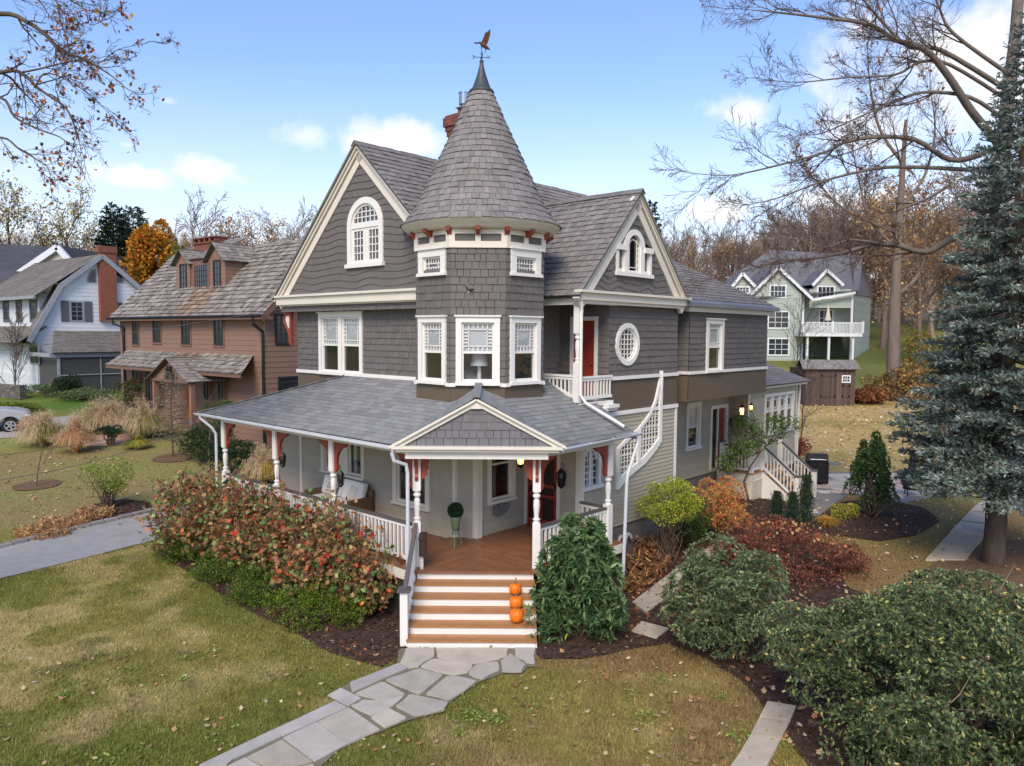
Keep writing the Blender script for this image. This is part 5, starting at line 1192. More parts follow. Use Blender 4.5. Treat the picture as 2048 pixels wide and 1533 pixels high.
def slope(parent, Pa, Pb, Pc, name, m, **k):   # Pa->Pb along eave, Pc up-slope from Pa
    f = Fr(Pa, Pb - Pa, Pc - Pa); f2 = np.cross(nrm(Pb - Pa), nrm(Pc - Pa)); f = Fr(Pa, Pb - Pa, Pc - Pa, f2 if f2[2] > 0 else -f2)
    return roof_plane(f, 0, np.linalg.norm(Pc - Pa), rect(0, np.linalg.norm(Pb - Pa)), name, m=m, parent=parent, **k)
W3 = lambda a, s, z: ws.o + ws.A * a + ws.S * s + UP * z
kw = dict(h=.3, w=.3, t=.025, cv=.14)
slope(wh, W3(-.3, -.6, 5.2), W3(.9, -.6, 5.2), W3(-.3, 1.4, 9.0), 'gambrel_lower_slope', ROOF3, **kw)
slope(wh, W3(-.3, -.1, 8.25), W3(WLn, -.1, 8.25), W3(-.3, 4.0, 11.2), 'roof_slope', ROOF3, **kw)
slope(wh, W3(-.3, 6.7, 8.95), W3(WLn, 6.7, 8.95), W3(-.3, 4.0, 11.2), 'far_roof_slope', ROOF3, **kw)
slope(wh, W3(-.2, -1.2, 5.2), W3(WLn, -1.2, 5.2), W3(-.2, .55, 6.3), 'pent_roof', ROOF3, **kw)
mb = MB()
for (s0, z0), (s1, z1) in zip(gam, gam[1:]): mb.beam(W3(-.32, s0, z0 - .02), W3(-.32, s1, z1 - .02), .12, .3)
mb.beam(W3(-.3, -.15, 8.15), W3(WLn, -.15, 8.15), .1, .2); mb.build('rake_board', GRF, wh)
mb = MB(); q = [ws.ps(px, 600) for px in (197, 231)]; cs0, cs1 = q[0][0], q[1][0]; zc = ws.ps(213, 492)[1]; zl = ws.ps(213, 643)[1]
mb.fbox(SG, cs0, cs1, zl, zc - .35, 0, .3, (1., 1, 1)); mb.fbox(SG, cs0 - .06, cs1 + .06, zc - .5, zc - .05, -.1, .36, (.9, .95, .95)); mb.build('chimney', mat('orange_red_brick', c(136, 84, 68), rough=.85, var=.35, vs=7, bump=.3, bs=30), wh)
for (x0, y0, x1, y1) in ((140, 603, 167, 644), (255, 607, 285, 640)):
    a, b = ws.ps(x0, y1), ws.ps(x1, y0); swin(wh, SG, a[0], b[0], a[1], b[1], GRF, nx=2, nz=4, tw=.1)
    sw2 = (b[0] - a[0]) * .55; 
    for q_ in ((a[0] - sw2 - .05, a[0] - .05), (b[0] + .05, b[0] + sw2 + .05)): mb = MB(); mb.fbox(SG, *q_, a[1], b[1], 0, .05); mb.build('shutter', GRT, wh)
for (x0, x1) in ((173, 192), (231, 247)):
    a, b = ws.ps(x0, 566), ws.ps(x1, 549); cxm = (a[0] + b[0]) / 2; r = (b[0] - a[0]) / 2
    mb = MB(); flip = 1 if x0 < 200 else -1; o_ = b[0] if flip == 1 else a[0]
    A_ = [(o_ - flip * 2 * r * cos(t), a[1] + 1.0 * sin(t)) for t in np.linspace(0, pi / 2, 10)] + [(o_, a[1])]
    mb.prism(SG, A_, 0, .04); q_ = mb.build('fan_window', GRF, wh); mb = MB(); mb.prism(SG, [(o_ - flip * (2 * r - .15) * cos(t) - flip * .05, a[1] + .07 + .8 * sin(t)) for t in np.linspace(0, pi / 2, 10)] + [(o_ - flip * .06, a[1] + .07)], .04, .05); mb.build('glass_pane', DGLASS, q_)
for (x0, x1) in ((5, 21), (31, 47), (58, 78)):
    a, b = ws.pf(x1, 645, .55), ws.pf(x0, 601, .55); swin(wh, fw2, a[0] + .12, b[0] - .12, a[1], b[1], GRT, nx=2, nz=2, tw=.22)
a, b = ws.pf(80, 730), ws.pf(60, 690); swin(wh, fw, a[0], b[0], a[1], b[1], GRF, nx=2, nz=2)
# side porch
p3 = lambda s, o, z: ws.o + ws.S * s - ws.A * o + UP * z
s0, s1, od = .1, 7.6, 3.2
slope(wh, p3(s0 - .5, od + .3, 4.65), p3(s1, od + .3, 4.65), p3(s0 - .5 + 1.4, 0, 6.0), 'porch_roof', ROOF3, **kw)
mb = MB(); f_ = Fr(p3(s0, od, 0), ws.S, UP, -ws.A); mb.fbox(f_, s0 - .6, s1, 4.35, 4.62, -.05, .1); mb.beam(p3(s0 - .5, 0, 4.5), p3(s0 - .5, od + .1, 4.5), .1, .25); mb.fbox(f_, -.1, .05, 1.6, 4.4, -.05, .05); mb.fbox(f_, 2.4, 2.46, 2.2, 4.3, 0, .05); mb.fbox(f_, 4.7, 4.76, 2.2, 4.3, 0, .05); mb.fbox(f_, -.1, 7.5, 3.2, 3.26, 0, .05); mb.build('porch_frame', GRF, wh)
mb = MB(); mb.fbox(f_, -.1, 7.5, 2.2, 4.35, -.06, -.02); mb.beam(p3(s0, 0, 3.2), p3(s0, od, 3.2), .04, 2.3); mb.build('porch_screen', mat('dark_porch_screen', c(78, 78, 80), rough=.4, var=.1), wh)
mb = MB(); mb.fbox(f_, -.2, 7.5, 1.9, 2.2, -.1, .05); mb.build('porch_skirt', BRT, wh)
# ---- far left house
fh = empty('grey_roofed_house', (0, 0, 0), 0, 'house with a big dark grey roof and white gable at the far left', 'house')
q = lambda px, py, Y: aty(px, py, Y)
R0, R1 = q(-160, 478, 66), q(128, 495, 66); e0_, e1_ = q(-160, 590, 58), q(40, 560, 60)
DRF = mat('charcoal_roof', c(74, 74, 80), rough=.9, var=.3, vs=.8, bump=.3, bs=15)
mb = MB(); mb.add([q(-160, 478, 66), q(128, 496, 66), q(60, 560, 58), q(-160, 600, 58), q(150, 500, 76), q(-160, 484, 76)], [(0, 1, 2, 3), (0, 1, 4, 5)]); mb.build('roof_slope', DRF, fh)
gl, ga, gr = q(25, 562, 60), q(118, 498, 60), q(152, 540, 60)
mb = MB(); mb.add([gl, ga, gr, gr * V(1, 1, 0) + UP * 3.5, gl * V(1, 1, 0) + UP * 3.5], [(0, 1, 2, 3, 4)]); mb.add([q(-160, 596, 59), q(40, 565, 59), q(40, 565, 59) * V(1, 1, 0) + UP * 3.5, q(-160, 596, 59) * V(1, 1, 0) + UP * 3.5], [(0, 1, 2, 3)]); mb.build('gable_wall', mat('tan_stucco', c(176, 172, 158), rough=.8), fh)
mb = MB(); mb.beam(gl + V(-.3, -.2, -.1), ga + V(0, -.2, .1), .3, .45); mb.beam(ga + V(0, -.2, .1), gr + V(.3, -.2, -.1), .3, .45); mb.build('rake_board', WCL, fh)
mb = MB(); mb.add([gl + V(-.3, 0, .1), ga + V(0, 0, .3), ga + V(0, 9, .3), gl + V(-.3, 9, .1)], [(0, 1, 2, 3)]); mb.add([gr + V(.3, 0, .1), ga + V(0, 0, .3), ga + V(0, 9, .3), gr + V(.3, 9, .1)], [(0, 1, 2, 3)]); mb.build('gable_roof', DRF, fh)
fgw = Fr(V(0, 60, 0), (1, 0, 0), UP, (0, -1, 0)); a = q(103, 535, 60); b = q(127, 524, 60); swin(fh, fgw, a[0], b[0], a[2], b[2], WCL)
# ---- green house on the rise
gh_ = empty('green_house', (0, 0, 0), 0, 'pale green house with white trim and white deck on the rise behind the shed', 'house')
GY = 76.; GRN = mat('pale_green_clapboard', c(172, 181, 170), rough=.7, var=.05, vs=.6); RFG = mat('slate_grey_roof', c(108, 108, 114), rough=.9, var=.15, vs=1.5, bump=.3, bs=15); WTR = mat('white_house_trim', c(228, 230, 232), rough=.5, var=.03)
fG = lambda Y: Fr(V(0, Y, 0), (1, 0, 0), UP, (0, -1, 0))
G = lambda px, py, Y=GY: V(aty(px, py, Y)[0], aty(px, py, Y)[2])
def gwall(Y, px0, px1, py0, py1, ch=.3): a, b = G(px0, py1, Y), G(px1, py0, Y); mb = MB(); courses(mb, fG(Y), a[1], b[1], rect(a[0], b[0]), ch, None, t=.025, cv=.03); return mb
zbG = 2.9
gl, ga, gr = G(1499, 590), G(1554, 537), G(1625, 600); xw0, xw1 = G(1460, 600)[0], G(1603, 600)[0]
mb = MB(); courses(mb, fG(GY), zbG, gl[1], rect(xw0, xw1), .3, None, t=.025, cv=.03)
sg_ = (ga[1] - gl[1]) / (ga[0] - gl[0]); courses(mb, fG(GY), gl[1], ga[1], lambda z: (ga[0] - (ga[1] - z) / sg_, ga[0] + (ga[1] - z) / sg_), .3, None, t=.025, cv=.03)
mb.build('clapboard_wall', GRN, gh_)
Y2 = 79.; a, b = G(1603, 668, Y2), G(1708, 600, Y2); mb = MB(); courses(mb, fG(Y2), zbG, b[1], rect(G(1600, 600, Y2)[0], b[0]), .3, None, t=.025, cv=.03, colf=lambda x, z, v: (v, v, v)); 
Y3 = 77.; a, b = G(1618, 616, Y3), G(1703, 585, Y3); courses(mb, fG(Y3), a[1], b[1] + .3, rect(a[0], b[0]), .3, None, t=.025, cv=.03); dl_, da_, dr_ = G(1622, 570, Y3), G(1651, 542, Y3), G(1684, 570, Y3)
sd_ = (da_[1] - dl_[1]) / (da_[0] - dl_[0]); courses(mb, fG(Y3), dl_[1] - .6, da_[1], lambda z: (max(dl_[0] + .2, da_[0] - (da_[1] - z) / sd_), min(dr_[0] - .2, da_[0] + (da_[1] - z) / sd_)), .3, None, t=.025)
rw0, rw1 = aty(1708, 620, 77), aty(1740, 620, 86); frw = Fr(V(rw0[0], rw0[1], 0), V(rw1[0] - rw0[0], rw1[1] - rw0[1], 0), UP); courses(mb, frw, zbG, rw0[2] + 1.6, rect(0, 11), .3, None, t=.025); mb.build('clapboard_wall', GRN, gh_)
mb = MB()
mb.add([aty(1455, 600, 75), aty(1718, 582, 77), aty(1726, 512, 84), aty(1540, 500, 84), aty(1455, 560, 84)], [(0, 1, 2, 3, 4)])
mb.add([aty(1708, 592, 76.5), aty(1745, 592, 86), aty(1735, 545, 88), aty(1705, 540, 80)], [(0, 1, 2, 3)]); mb.build('roof_slope', RFG, gh_)
def gable_roof(l, a, r, Y, dep):
    mb = MB(); f = fG(Y)
    for E in (l, r): mb.add([f(E[0], E[1], .4), f(a[0], a[1] + .15, .4), f(a[0], a[1] + .15, -dep), f(E[0], E[1], -dep)], [(0, 1, 2, 3)])
    mb.build('gable_roof', RFG, gh_); mb = MB()
    for E in (l, r): mb.beam(f(E[0], E[1] - .1, .38), f(a[0], a[1] + .05, .38), .12, .28)
    mb.build('rake_board', WTR, gh_)
gable_roof(gl, ga, gr, GY, 6); gable_roof(dl_, da_, dr_, Y3, 4); gable_roof(G(1462, 572), G(1483, 549), G(1508, 572), GY, 4)
mb = MB(); courses(mb, fG(GY), G(1466, 585)[1], G(1483, 552)[1], lambda z: (G(1483, 550)[0] - (G(1483, 550)[1] - z) * .9, G(1483, 550)[0] + (G(1483, 550)[1] - z) * .9), .3, None, t=.02); mb.build('dormer_wall', GRN, gh_)
for (x0, y0, x1, y1, nx, nz, Y) in ((1534, 676, 1579, 712, 3, 3, GY), (1534, 622, 1579, 658, 3, 3, GY), (1538, 570, 1573, 597, 4, 2, GY), (1633, 572, 1670, 599, 4, 2, Y3), (1636, 619, 1667, 655, 3, 2, Y2), (1640, 679, 1677, 714, 2, 1, Y2), (1470, 573, 1500, 588, 4, 2, GY)):
    a, b = G(x0, y1, Y), G(x1, y0, Y); swin(gh_, fG(Y), a[0], b[0], a[1], b[1], WTR, nx=nx, nz=nz, tw=.14, mul=.05, d=.03)
Yd = 74.; d0, d1 = G(1604, 666, Yd), G(1726, 648, Yd); fD = fG(Yd); zdk = d0[1]
mb = MB(); mb.box((d0[0], Yd, zdk - .35), (d1[0], Y2 - .1, zdk)); mb.build('deck_floor', WTR, gh_)
mb = MB(); mb.fbox(fD, d0[0], d1[0], zdk + .95, zdk + 1.05, -.05, .05)
n = 44
for i in range(n + 1): x = d0[0] + (d1[0] - d0[0]) * i / n; mb.fbox(fD, x - .03, x + .03, zdk, zdk + .95, -.03, .03)
for k in range(3): x = d0[0] + (d1[0] - d0[0]) * k / 2; mb.fbox(fD, x - .09, x + .09, zdk, zdk + 1.15, -.09, .09)
for x in (d0[0], d1[0]): mb.beam((x, Yd, zdk + 1.), (x, Y2, zdk + 1.), .08, .1)
mb.build('deck_railing', WTR, gh_)
for px in (1614, 1657, 1705): x = G(px, 700, Yd + .3)[0]; mb = MB(); mb.box((x - .1, Yd + .2, 2.6), (x + .1, Yd + .4, zdk - .3)); mb.build('deck_post', WTR, gh_)
mb = MB()
for px in (1605, 1703): x = G(px, 640, Y3)[0]; mb.box((x - .1, Y3 - .1, 2.8), (x + .1, Y3 + .1, G(px, 590, Y3)[1]))
mb.beam((G(1710, 600, 76.4)[0], 76.4, G(1710, 586, 76.4)[1]), (G(1625, 600, 76.4)[0], 76.4, G(1625, 600, 76.4)[1]), .2, .25); mb.build('corner_trim', WTR, gh_)
mb = MB(); mb.box((G(1605, 700, Y2 - .2)[0], Y2 - .15, zbG - .3), (G(1706, 700, Y2 - .2)[0], Y2 - .1, zdk - .3)); mb.build('shaded_patio_wall', mat('green_wall_shade_tone', c(92, 98, 88), rough=.8), gh_)  # wall sheet coloured darker to stand for the shade under the deck
o = empty('patio_umbrella', tuple(aty(1655, 661, 75.5) - UP * 0), 0, 'closed beige patio umbrella standing on the white deck of the green house', 'umbrella'); mb = MB(); mb.lathe([(0, .05), (.9, .05), (1.0, .32), (1.3, .25), (2.2, .1), (2.5, .02)], n=10); mb.build('folded_canopy', mat('beige_canvas', c(206, 196, 178), rough=.9), o)
# ---- shed
sh = empty('garden_shed', (0, 0, 0), 0, 'weathered brown wooden garden shed with small white window on the back lawn', 'shed')
YS = 50.; A0, A1 = aty(1610, 797, YS), aty(1709, 798, YS); dS = nrm(A1 - A0); zS0 = float(gz(A0[0], YS)) - .1; zS1 = aty(1660, 738, YS)[2]; zR = aty(1665, 722, YS + 1.5)[2]
WSH = mat('weathered_barn_board', c(92, 76, 68), rough=.9, var=.35, vs=2.5, streak=.12, bump=.4, bs=30)
LS = A1[0] - A0[0]; fS = Fr(V(A0[0], YS, 0), (1, 0, 0), UP, (0, -1, 0)); mb = MB()
x = 0
while x < LS: w_ = random.uniform(.13, .2); v = random.uniform(.75, 1.2); mb.fbox(fS, x, min(LS, x + w_ - .012), zS0, zS1, -.02, .0 + random.random() * .01, (v, v, v)); x += w_
fS2 = Fr(V(A1[0], YS, 0), (.25, 1, 0), UP); x = 0
while x < 3: w_ = random.uniform(.13, .2); v = random.uniform(.9, 1.4); zt_ = zS1 + (zR - zS1) * (1 - abs(x + w_ / 2 - 1.5) / 1.5); mb.fbox(fS2, x, x + w_ - .012, zS0, zt_, -.02, random.random() * .01, (v, v, v)); x += w_
mb.fbox(fS, 0, LS, zS0, zS1, -2.9, -.03, (.5, .5, .5)); mb.build('plank_wall', WSH, sh)
exs = fS2.ex
for sg2, P in ((1, 0), (-1, 3.0)):
    Pa = V(A0[0] - .25, YS, zS1 - .02) + exs * (P - .25 * sg2); Pb = V(A1[0] + .3, YS, zS1 - .02) + exs * (P - .25 * sg2); Pc = V(A0[0] - .25, YS, zR + .06) + exs * 1.5; slope(sh, Pa, Pb, Pc, 'roof_slope' if sg2 == 1 else 'far_roof_slope', SHAKE2, h=.2, w=.18, t=.03, cv=.25)
a, b = aty(1683, 766, YS), aty(1701, 751, YS); swin(sh, fS, a[0] - A0[0], b[0] - A0[0], a[2], b[2], WTR, nx=3, nz=2, tw=.07, mul=.035); a, b = aty(1620, 764, YS), aty(1634, 752, YS); swin(sh, fS, a[0] - A0[0], b[0] - A0[0], a[2], b[2], WSH, nx=3, nz=2, tw=.07, mul=.035)
mb = MB()
for (x0, y0, x1, y1) in ((1640, 795, 1672, 750), (1683, 795, 1700, 770)):
    a, b = aty(x0, y0, YS), aty(x1, y1, YS)
    for (l, r, z0, z1) in ((a[0], b[0], b[2] - .12, b[2]), (a[0], b[0], a[2], a[2] + .12), (a[0], a[0] + .1, a[2], b[2]), (b[0] - .1, b[0], a[2], b[2])): mb.fbox(fS, l - A0[0], r - A0[0], z0, z1, .012, .035, (.8, .8, .8))
mb.build('shed_door', WSH, sh)
# ---- car
_g = ground(20, 868); cY = _g[1]; cx0 = _g; czb = _g[2]
car = empty('parked_car', (cx0[0], cY, czb), RD(31), 'silver SUV parked behind the tall grasses, only its front showing', 'car'); SIL = mat('silver_car_paint', c(190, 194, 200), rough=.22, var=.03, metal=.35, spec=.6)
fc = Fr((0, .35, 0), (1, 0, 0), UP, (0, -1, 0)); mb = MB()
body = [(-3.75, .45), (-3.8, .9), (-3.7, 1.15), (-3.45, 1.7), (-2.9, 1.78), (-1.6, 1.76), (-.75, 1.2), (.2, 1.12), (.72, .98), (.92, .72), (.92, .42), (.45, .32)] + [(.42 * cos(t), .36 + .42 * sin(t)) for t in np.linspace(.1, pi - .1, 10)] + [(-.5, .3), (-2.4, .3)] + [(-2.85 + .42 * cos(t), .36 + .42 * sin(t)) for t in np.linspace(.1, pi - .1, 10)]
mb.prism(fc, body, -1.8, .0); mb.build('car_body', SIL, car, bevel=.05)
mb = MB(); mb.prism(fc, [(-3.3, 1.2), (-3.15, 1.62), (-1.75, 1.62), (-1.0, 1.2)], -.01, .012); mb.prism(fc, [(-3.3, 1.2), (-3.15, 1.62), (-1.75, 1.62), (-1.0, 1.2)], -1.81, -1.79); mb.build('side_window', DGLASS, car)
for wxp in (0, -2.85):
    for yy in (.42, 1.95):
        mb = MB(); f_ = Fr((wxp, yy, .36), (1, 0, 0), UP, (0, -1, 0)); C1 = lambda r: [(r * cos(t), r * sin(t)) for t in np.linspace(0, 2 * pi, 24, endpoint=False)]
        mb.ring(f_, C1(.36), C1(.25), -.1, .12); wo = mb.build('wheel', BLACK, car); mb = MB(); mb.ring(f_, C1(.25), C1(.21), .0, .1)
        for k in range(5): a = 2 * pi * k / 5; mb.beam(f_(0, 0, .08), f_(.22 * cos(a), .22 * sin(a), .08), .06, .03, up=f_.n)
        mb.build('rim', SIL, wo)
mb = MB(); mb.sphere((.72, .38, .82), .12, 10, 8, (1.2, .4, .6)); mb.build('headlight', mat('headlight_glass', c(230, 235, 240), rough=.1), car)
# ================= GROUND
def vnoise(X, Y, s, seed=0):
    x, y = np.asarray(X) / s + 1000.5 + seed * 17.3, np.asarray(Y) / s + 1000.5 + seed * 9.1; xi, yi = np.floor(x).astype(np.int64), np.floor(y).astype(np.int64); fx, fy = x - xi, y - yi
    def h(a, b): n = (a * 374761393 + b * 668265263 + seed * 974711) & 0x7fffffff; n = ((n ^ (n >> 13)) * 1274126177) & 0x7fffffff; return ((n ^ (n >> 16)) & 0xffff) / 65535.
    fx, fy = fx * fx * (3 - 2 * fx), fy * fy * (3 - 2 * fy)
    return (h(xi, yi) * (1 - fx) + h(xi + 1, yi) * fx) * (1 - fy) + (h(xi, yi + 1) * (1 - fx) + h(xi + 1, yi + 1) * fx) * fy
def fbm(X, Y, s, seed=0, o=4): return sum(vnoise(X, Y, s / 2 ** i, seed + i) * .5 ** (i + 1) for i in range(o)) / (1 - .5 ** o)
def mix(a, b, t): return a + (b - a) * np.asarray(t)[..., None]
GR, OL, ST, BRN, YG, LUSH = c(112, 118, 52), c(150, 138, 74), c(196, 176, 122), c(142, 117, 78), c(138, 138, 78), c(88, 116, 50)
def lawncol(X, Y):
    X, Y = np.asarray(X, float), np.asarray(Y, float)
    n1, n2, n3 = fbm(X, Y, 2.2, 1), fbm(X, Y, .9, 5), fbm(X, Y, 5., 9)
    col = mix(np.broadcast_to(GR, X.shape + (3,)), OL, sst(.34, .76, n1 * .6 + n3 * .4)); col = mix(col, ST, sst(.50, .72, n2 * .6 + n3 * .4) * .9)
    n4 = fbm(X, Y, .55, 21); col = mix(col, np.broadcast_to(c(88, 102, 44), X.shape + (3,)), sst(.54, .74, n4 * .6 + n1 * .4) * .7)
    col = mix(col, BRN, sst(.58, .75, n2) * .35)
    rf = sst(-1.2, 1.2, X + (Y - 11.5) * -.75 * (Y < 13)) * sst(17, 15, Y)
    rc_ = mix(mix(np.broadcast_to(BRN, X.shape + (3,)), OL, sst(.3, .6, n1)), ST * .9, sst(.6, .8, n2) * .5); col = mix(col, rc_, rf)
    sd_ = sst(5, 8, X) * sst(14, 16, Y) * sst(30, 27, Y); col = mix(col, mix(mix(np.broadcast_to(BRN, X.shape + (3,)), OL * .95, sst(.35, .7, n3)), GR, sst(.55, .8, n1) * .6), sd_)
    by = sst(8, 12, X) * sst(27, 31, Y) * sst(62, 54, Y); col = mix(col, mix(np.broadcast_to(c(186, 160, 106), X.shape + (3,)), c(140, 130, 66), sst(.45, .75, n3) * .8), by)
    lf = sst(-8, -11, X) * sst(20, 23, Y) * sst(42, 38, Y); col = mix(col, mix(np.broadcast_to(c(146, 130, 86), X.shape + (3,)), YG, sst(.4, .7, n3 * .6 + n1 * .4)), lf)
    ng = sst(40, 43, Y) * sst(-14, -18, X); col = mix(col, mix(np.broadcast_to(LUSH, X.shape + (3,)), OL, sst(.5, .8, n1) * .5), ng)
    gs_ = sst(54, 62, Y) * sst(5, 9, X); col = mix(col, mix(np.broadcast_to(c(116, 122, 66), X.shape + (3,)), OL, sst(.4, .75, n3)), gs_)
    far = sst(95, 130, Y); col = mix(col, np.broadcast_to(c(96, 84, 64), X.shape + (3,)), far)
    return col
def gridmesh(name, xs, ys, m):
    X, Y = np.meshgrid(xs, ys); Z = gz(X, Y); nx, ny = len(xs), len(ys); vv = np.stack([X, Y, Z], -1).reshape(-1, 3)
    i, j = np.meshgrid(np.arange(nx - 1), np.arange(ny - 1)); a = (j * nx + i).ravel(); F = np.stack([a, a + 1, a + nx + 1, a + nx], 1)
    me = bpy.data.meshes.new(name); me.vertices.add(len(vv)); me.vertices.foreach_set('co', vv.astype(np.float32).ravel()); me.loops.add(F.size); me.loops.foreach_set('vertex_index', F.astype(np.int32).ravel())
    me.polygons.add(len(F)); me.polygons.foreach_set('loop_start', np.arange(0, F.size, 4, dtype=np.int32)); me.polygons.foreach_set('loop_total', np.full(len(F), 4, np.int32)); me.polygons.foreach_set('use_smooth', np.ones(len(F), bool))
    at = me.attributes.new('Col', 'FLOAT_COLOR', 'POINT'); cc = np.ones((len(vv), 4), np.float32); cc[:, :3] = lawncol(vv[:, 0], vv[:, 1]); at.data.foreach_set('color', cc.ravel()); me.materials.append(m); me.update(calc_edges=True)
    o = bpy.data.objects.new(name, me); COL.objects.link(o); tag(o, kind='structure'); return o
LAWN = mat('lawn_turf', (1, 1, 1), rough=.95, var=.38, vs=14, bump=.9, bs=45, spec=.1)
gx_ = np.concatenate([np.linspace(-900, -60, 22), np.arange(-56, -20, .8), np.arange(-20, 24, .22), np.arange(24, 60, .8), np.linspace(64, 900, 22)])
gy_ = np.concatenate([np.arange(-20, 4, 1.5), np.arange(4, 34, .22), np.arange(34, 90, .7), np.linspace(92, 140, 20), np.linspace(150, 1000, 25)])
gridmesh('ground', gx_, gy_, LAWN)
P0 = lambda px, py: ground(px, py)[:2]
def pip(pt, poly):
    x, y = pt[..., 0], pt[..., 1]; ins = np.zeros(x.shape, bool); n = len(poly)
    for i in range(n):
        x0, y0 = poly[i]; x1, y1 = poly[(i + 1) % n]
        if y0 == y1: continue
        ins ^= ((y0 > y) != (y1 > y)) & (x < (x1 - x0) * (y - y0) / (y1 - y0) + x0)
    return ins
def sheet(name, poly, m, dz=.012, h=.35, kind='structure', label=None, cat=None, jag=0., dome=0.):
    """a ground sheet: polygon outline densified, filled on the terrain a few millimetres above it"""
    poly = [np.asarray(p, float)[:2] for p in poly]; out = []
    for a, b in zip(poly, poly[1:] + poly[:1]):
        n = max(1, int(np.linalg.norm(b - a) / h))
        for i in range(n):
            p = a + (b - a) * i / n
            if jag: p = p + (fbm(p[0:1], p[1:2], .7, 3)[0] - .5) * jag * 2 * nrm(V(-(b - a)[1], (b - a)[0]))
            out.append(p)
    import mathutils
    pts = list(out); lo, hi = np.min(out, 0), np.max(out, 0)
    gxs, gys = np.arange(lo[0], hi[0], h * 1.5), np.arange(lo[1], hi[1], h * 1.5)
    Gp = np.stack(np.meshgrid(gxs, gys), -1).reshape(-1, 2)
    if len(Gp):
        ins = pip(Gp, out); Gp = Gp[ins]
        if len(Gp): oo = np.array(out); dmin = np.array([np.min(np.sum((oo - g) ** 2, 1)) for g in Gp]); Gp = Gp[dmin > (h * .6) ** 2]; pts += list(Gp)
    n = len(out); r = mathutils.geometry.delaunay_2d_cdt([mathutils.Vector((float(p[0]), float(p[1]))) for p in pts], [], [list(range(n))], 1, 1e-5)
    vv = [(v.x, v.y, float(gz(v.x, v.y)) + dz) for v in r[0]]; mb = MB(); mb.add(vv, [list(f) for f in r[2]]); o = mb.build(name, m, smooth=True); tag(o, label, cat, kind=kind); return o
MULCH = mat('dark_bark_mulch', c(84, 67, 59), rough=.95, var=.65, vs=9, bump=1., bs=60, spec=.1); NEED = mat('pine_needle_litter', c(118, 94, 74), rough=.95, var=.5, vs=10, bump=.8, bs=50, spec=.1)
ASP = mat('driveway_asphalt', c(160, 157, 152), rough=.95, var=.16, vs=3.5, bump=.3, bs=200); BLUE = mat('bluestone', c(184, 175, 160), rough=.8, var=.22, vs=2.2, bump=.25, bs=25); GRANITE = mat('granite_block', c(150, 146, 140), rough=.85, var=.3, vs=9, bump=.6, bs=30)
L2W = lambda x, y: wor((x, y, 0))[:2]
bedL = [P0(*q) for q in ((300, 1097), (345, 1128), (415, 1172), (480, 1213), (545, 1247), (610, 1282), (660, 1308), (710, 1322), (765, 1338), (798, 1312))] + [V(-1.95, 13.8), L2W(xo + .4, -.1), L2W(xo + .4, 8.7), P0(430, 1010)]
bedR = [P0(*q) for q in ((1066, 1300), (1082, 1322), (1160, 1322), (1265, 1300), (1335, 1290), (1410, 1318), (1480, 1362), (1525, 1415), (1540, 1455))] + [V(4.3, 9.5), V(6.5, 8.5), V(9.5, 11.0), V(9.0, 14.5)] + [P0(*q) for q in ((1700, 1180), (1640, 1085), (1585, 1040))] + [L2W(14, -1.6), L2W(14, .3), L2W(7, .3), L2W(2.6, -1.0), L2W(-.1, -2.2), V(.5, 15)]
bedH = [P0(*q) for q in ((1572, 1052), (1620, 1068), (1690, 1075), (1760, 1085), (1830, 1072), (1880, 1045), (1850, 1018), (1760, 1000), (1690, 1005), (1640, 1033))]
bedS = [P0(*q) for q in ((1855, 1140), (1930, 1190), (2060, 1230), (2250, 1230), (2300, 1130), (2150, 1080), (2000, 1085), (1900, 1105))]
bedK = [P0(*q) for q in ((50, 1086), (70, 1062), (130, 1040), (190, 1010), (250, 1000), (300, 1008), (306, 1020), (236, 1038), (158, 1056), (62, 1080))]
sheet('mulch_bed', bedL, MULCH, dz=.03, jag=.12); sheet('mulch_bed', bedR, MULCH, dz=.03, jag=.12); sheet('mulch_bed', bedH, MULCH, dz=.03, jag=.1); sheet('mulch_bed', bedS, NEED, dz=.03, jag=.25); sheet('mulch_bed', bedK, MULCH, dz=.03, jag=.1)
for px, py, r in ((72, 972, .75), (345, 918, .8)):
    q = P0(px, py); sheet('mulch_bed', [q + V(cos(t), sin(t)) * r for t in np.linspace(0, 2 * pi, 16, endpoint=False)], NEED, dz=.03, jag=.1)
kl = [P0(*q) for q in ((-260, 1165), (0, 1097), (60, 1082), (160, 1058), (240, 1040), (310, 1022), (420, 996), (470, 985))]
kn = [P0(*q) for q in ((-260, 1225), (0, 1160), (120, 1130), (240, 1100), (310, 1082), (345, 1066), (440, 1042), (520, 1010))]
drive = kl + [L2W(-1.5, 16)] + [L2W(-4.0, 12)] + kn[::-1]; sheet('driveway', kl + kn[::-1], ASP, dz=.02)
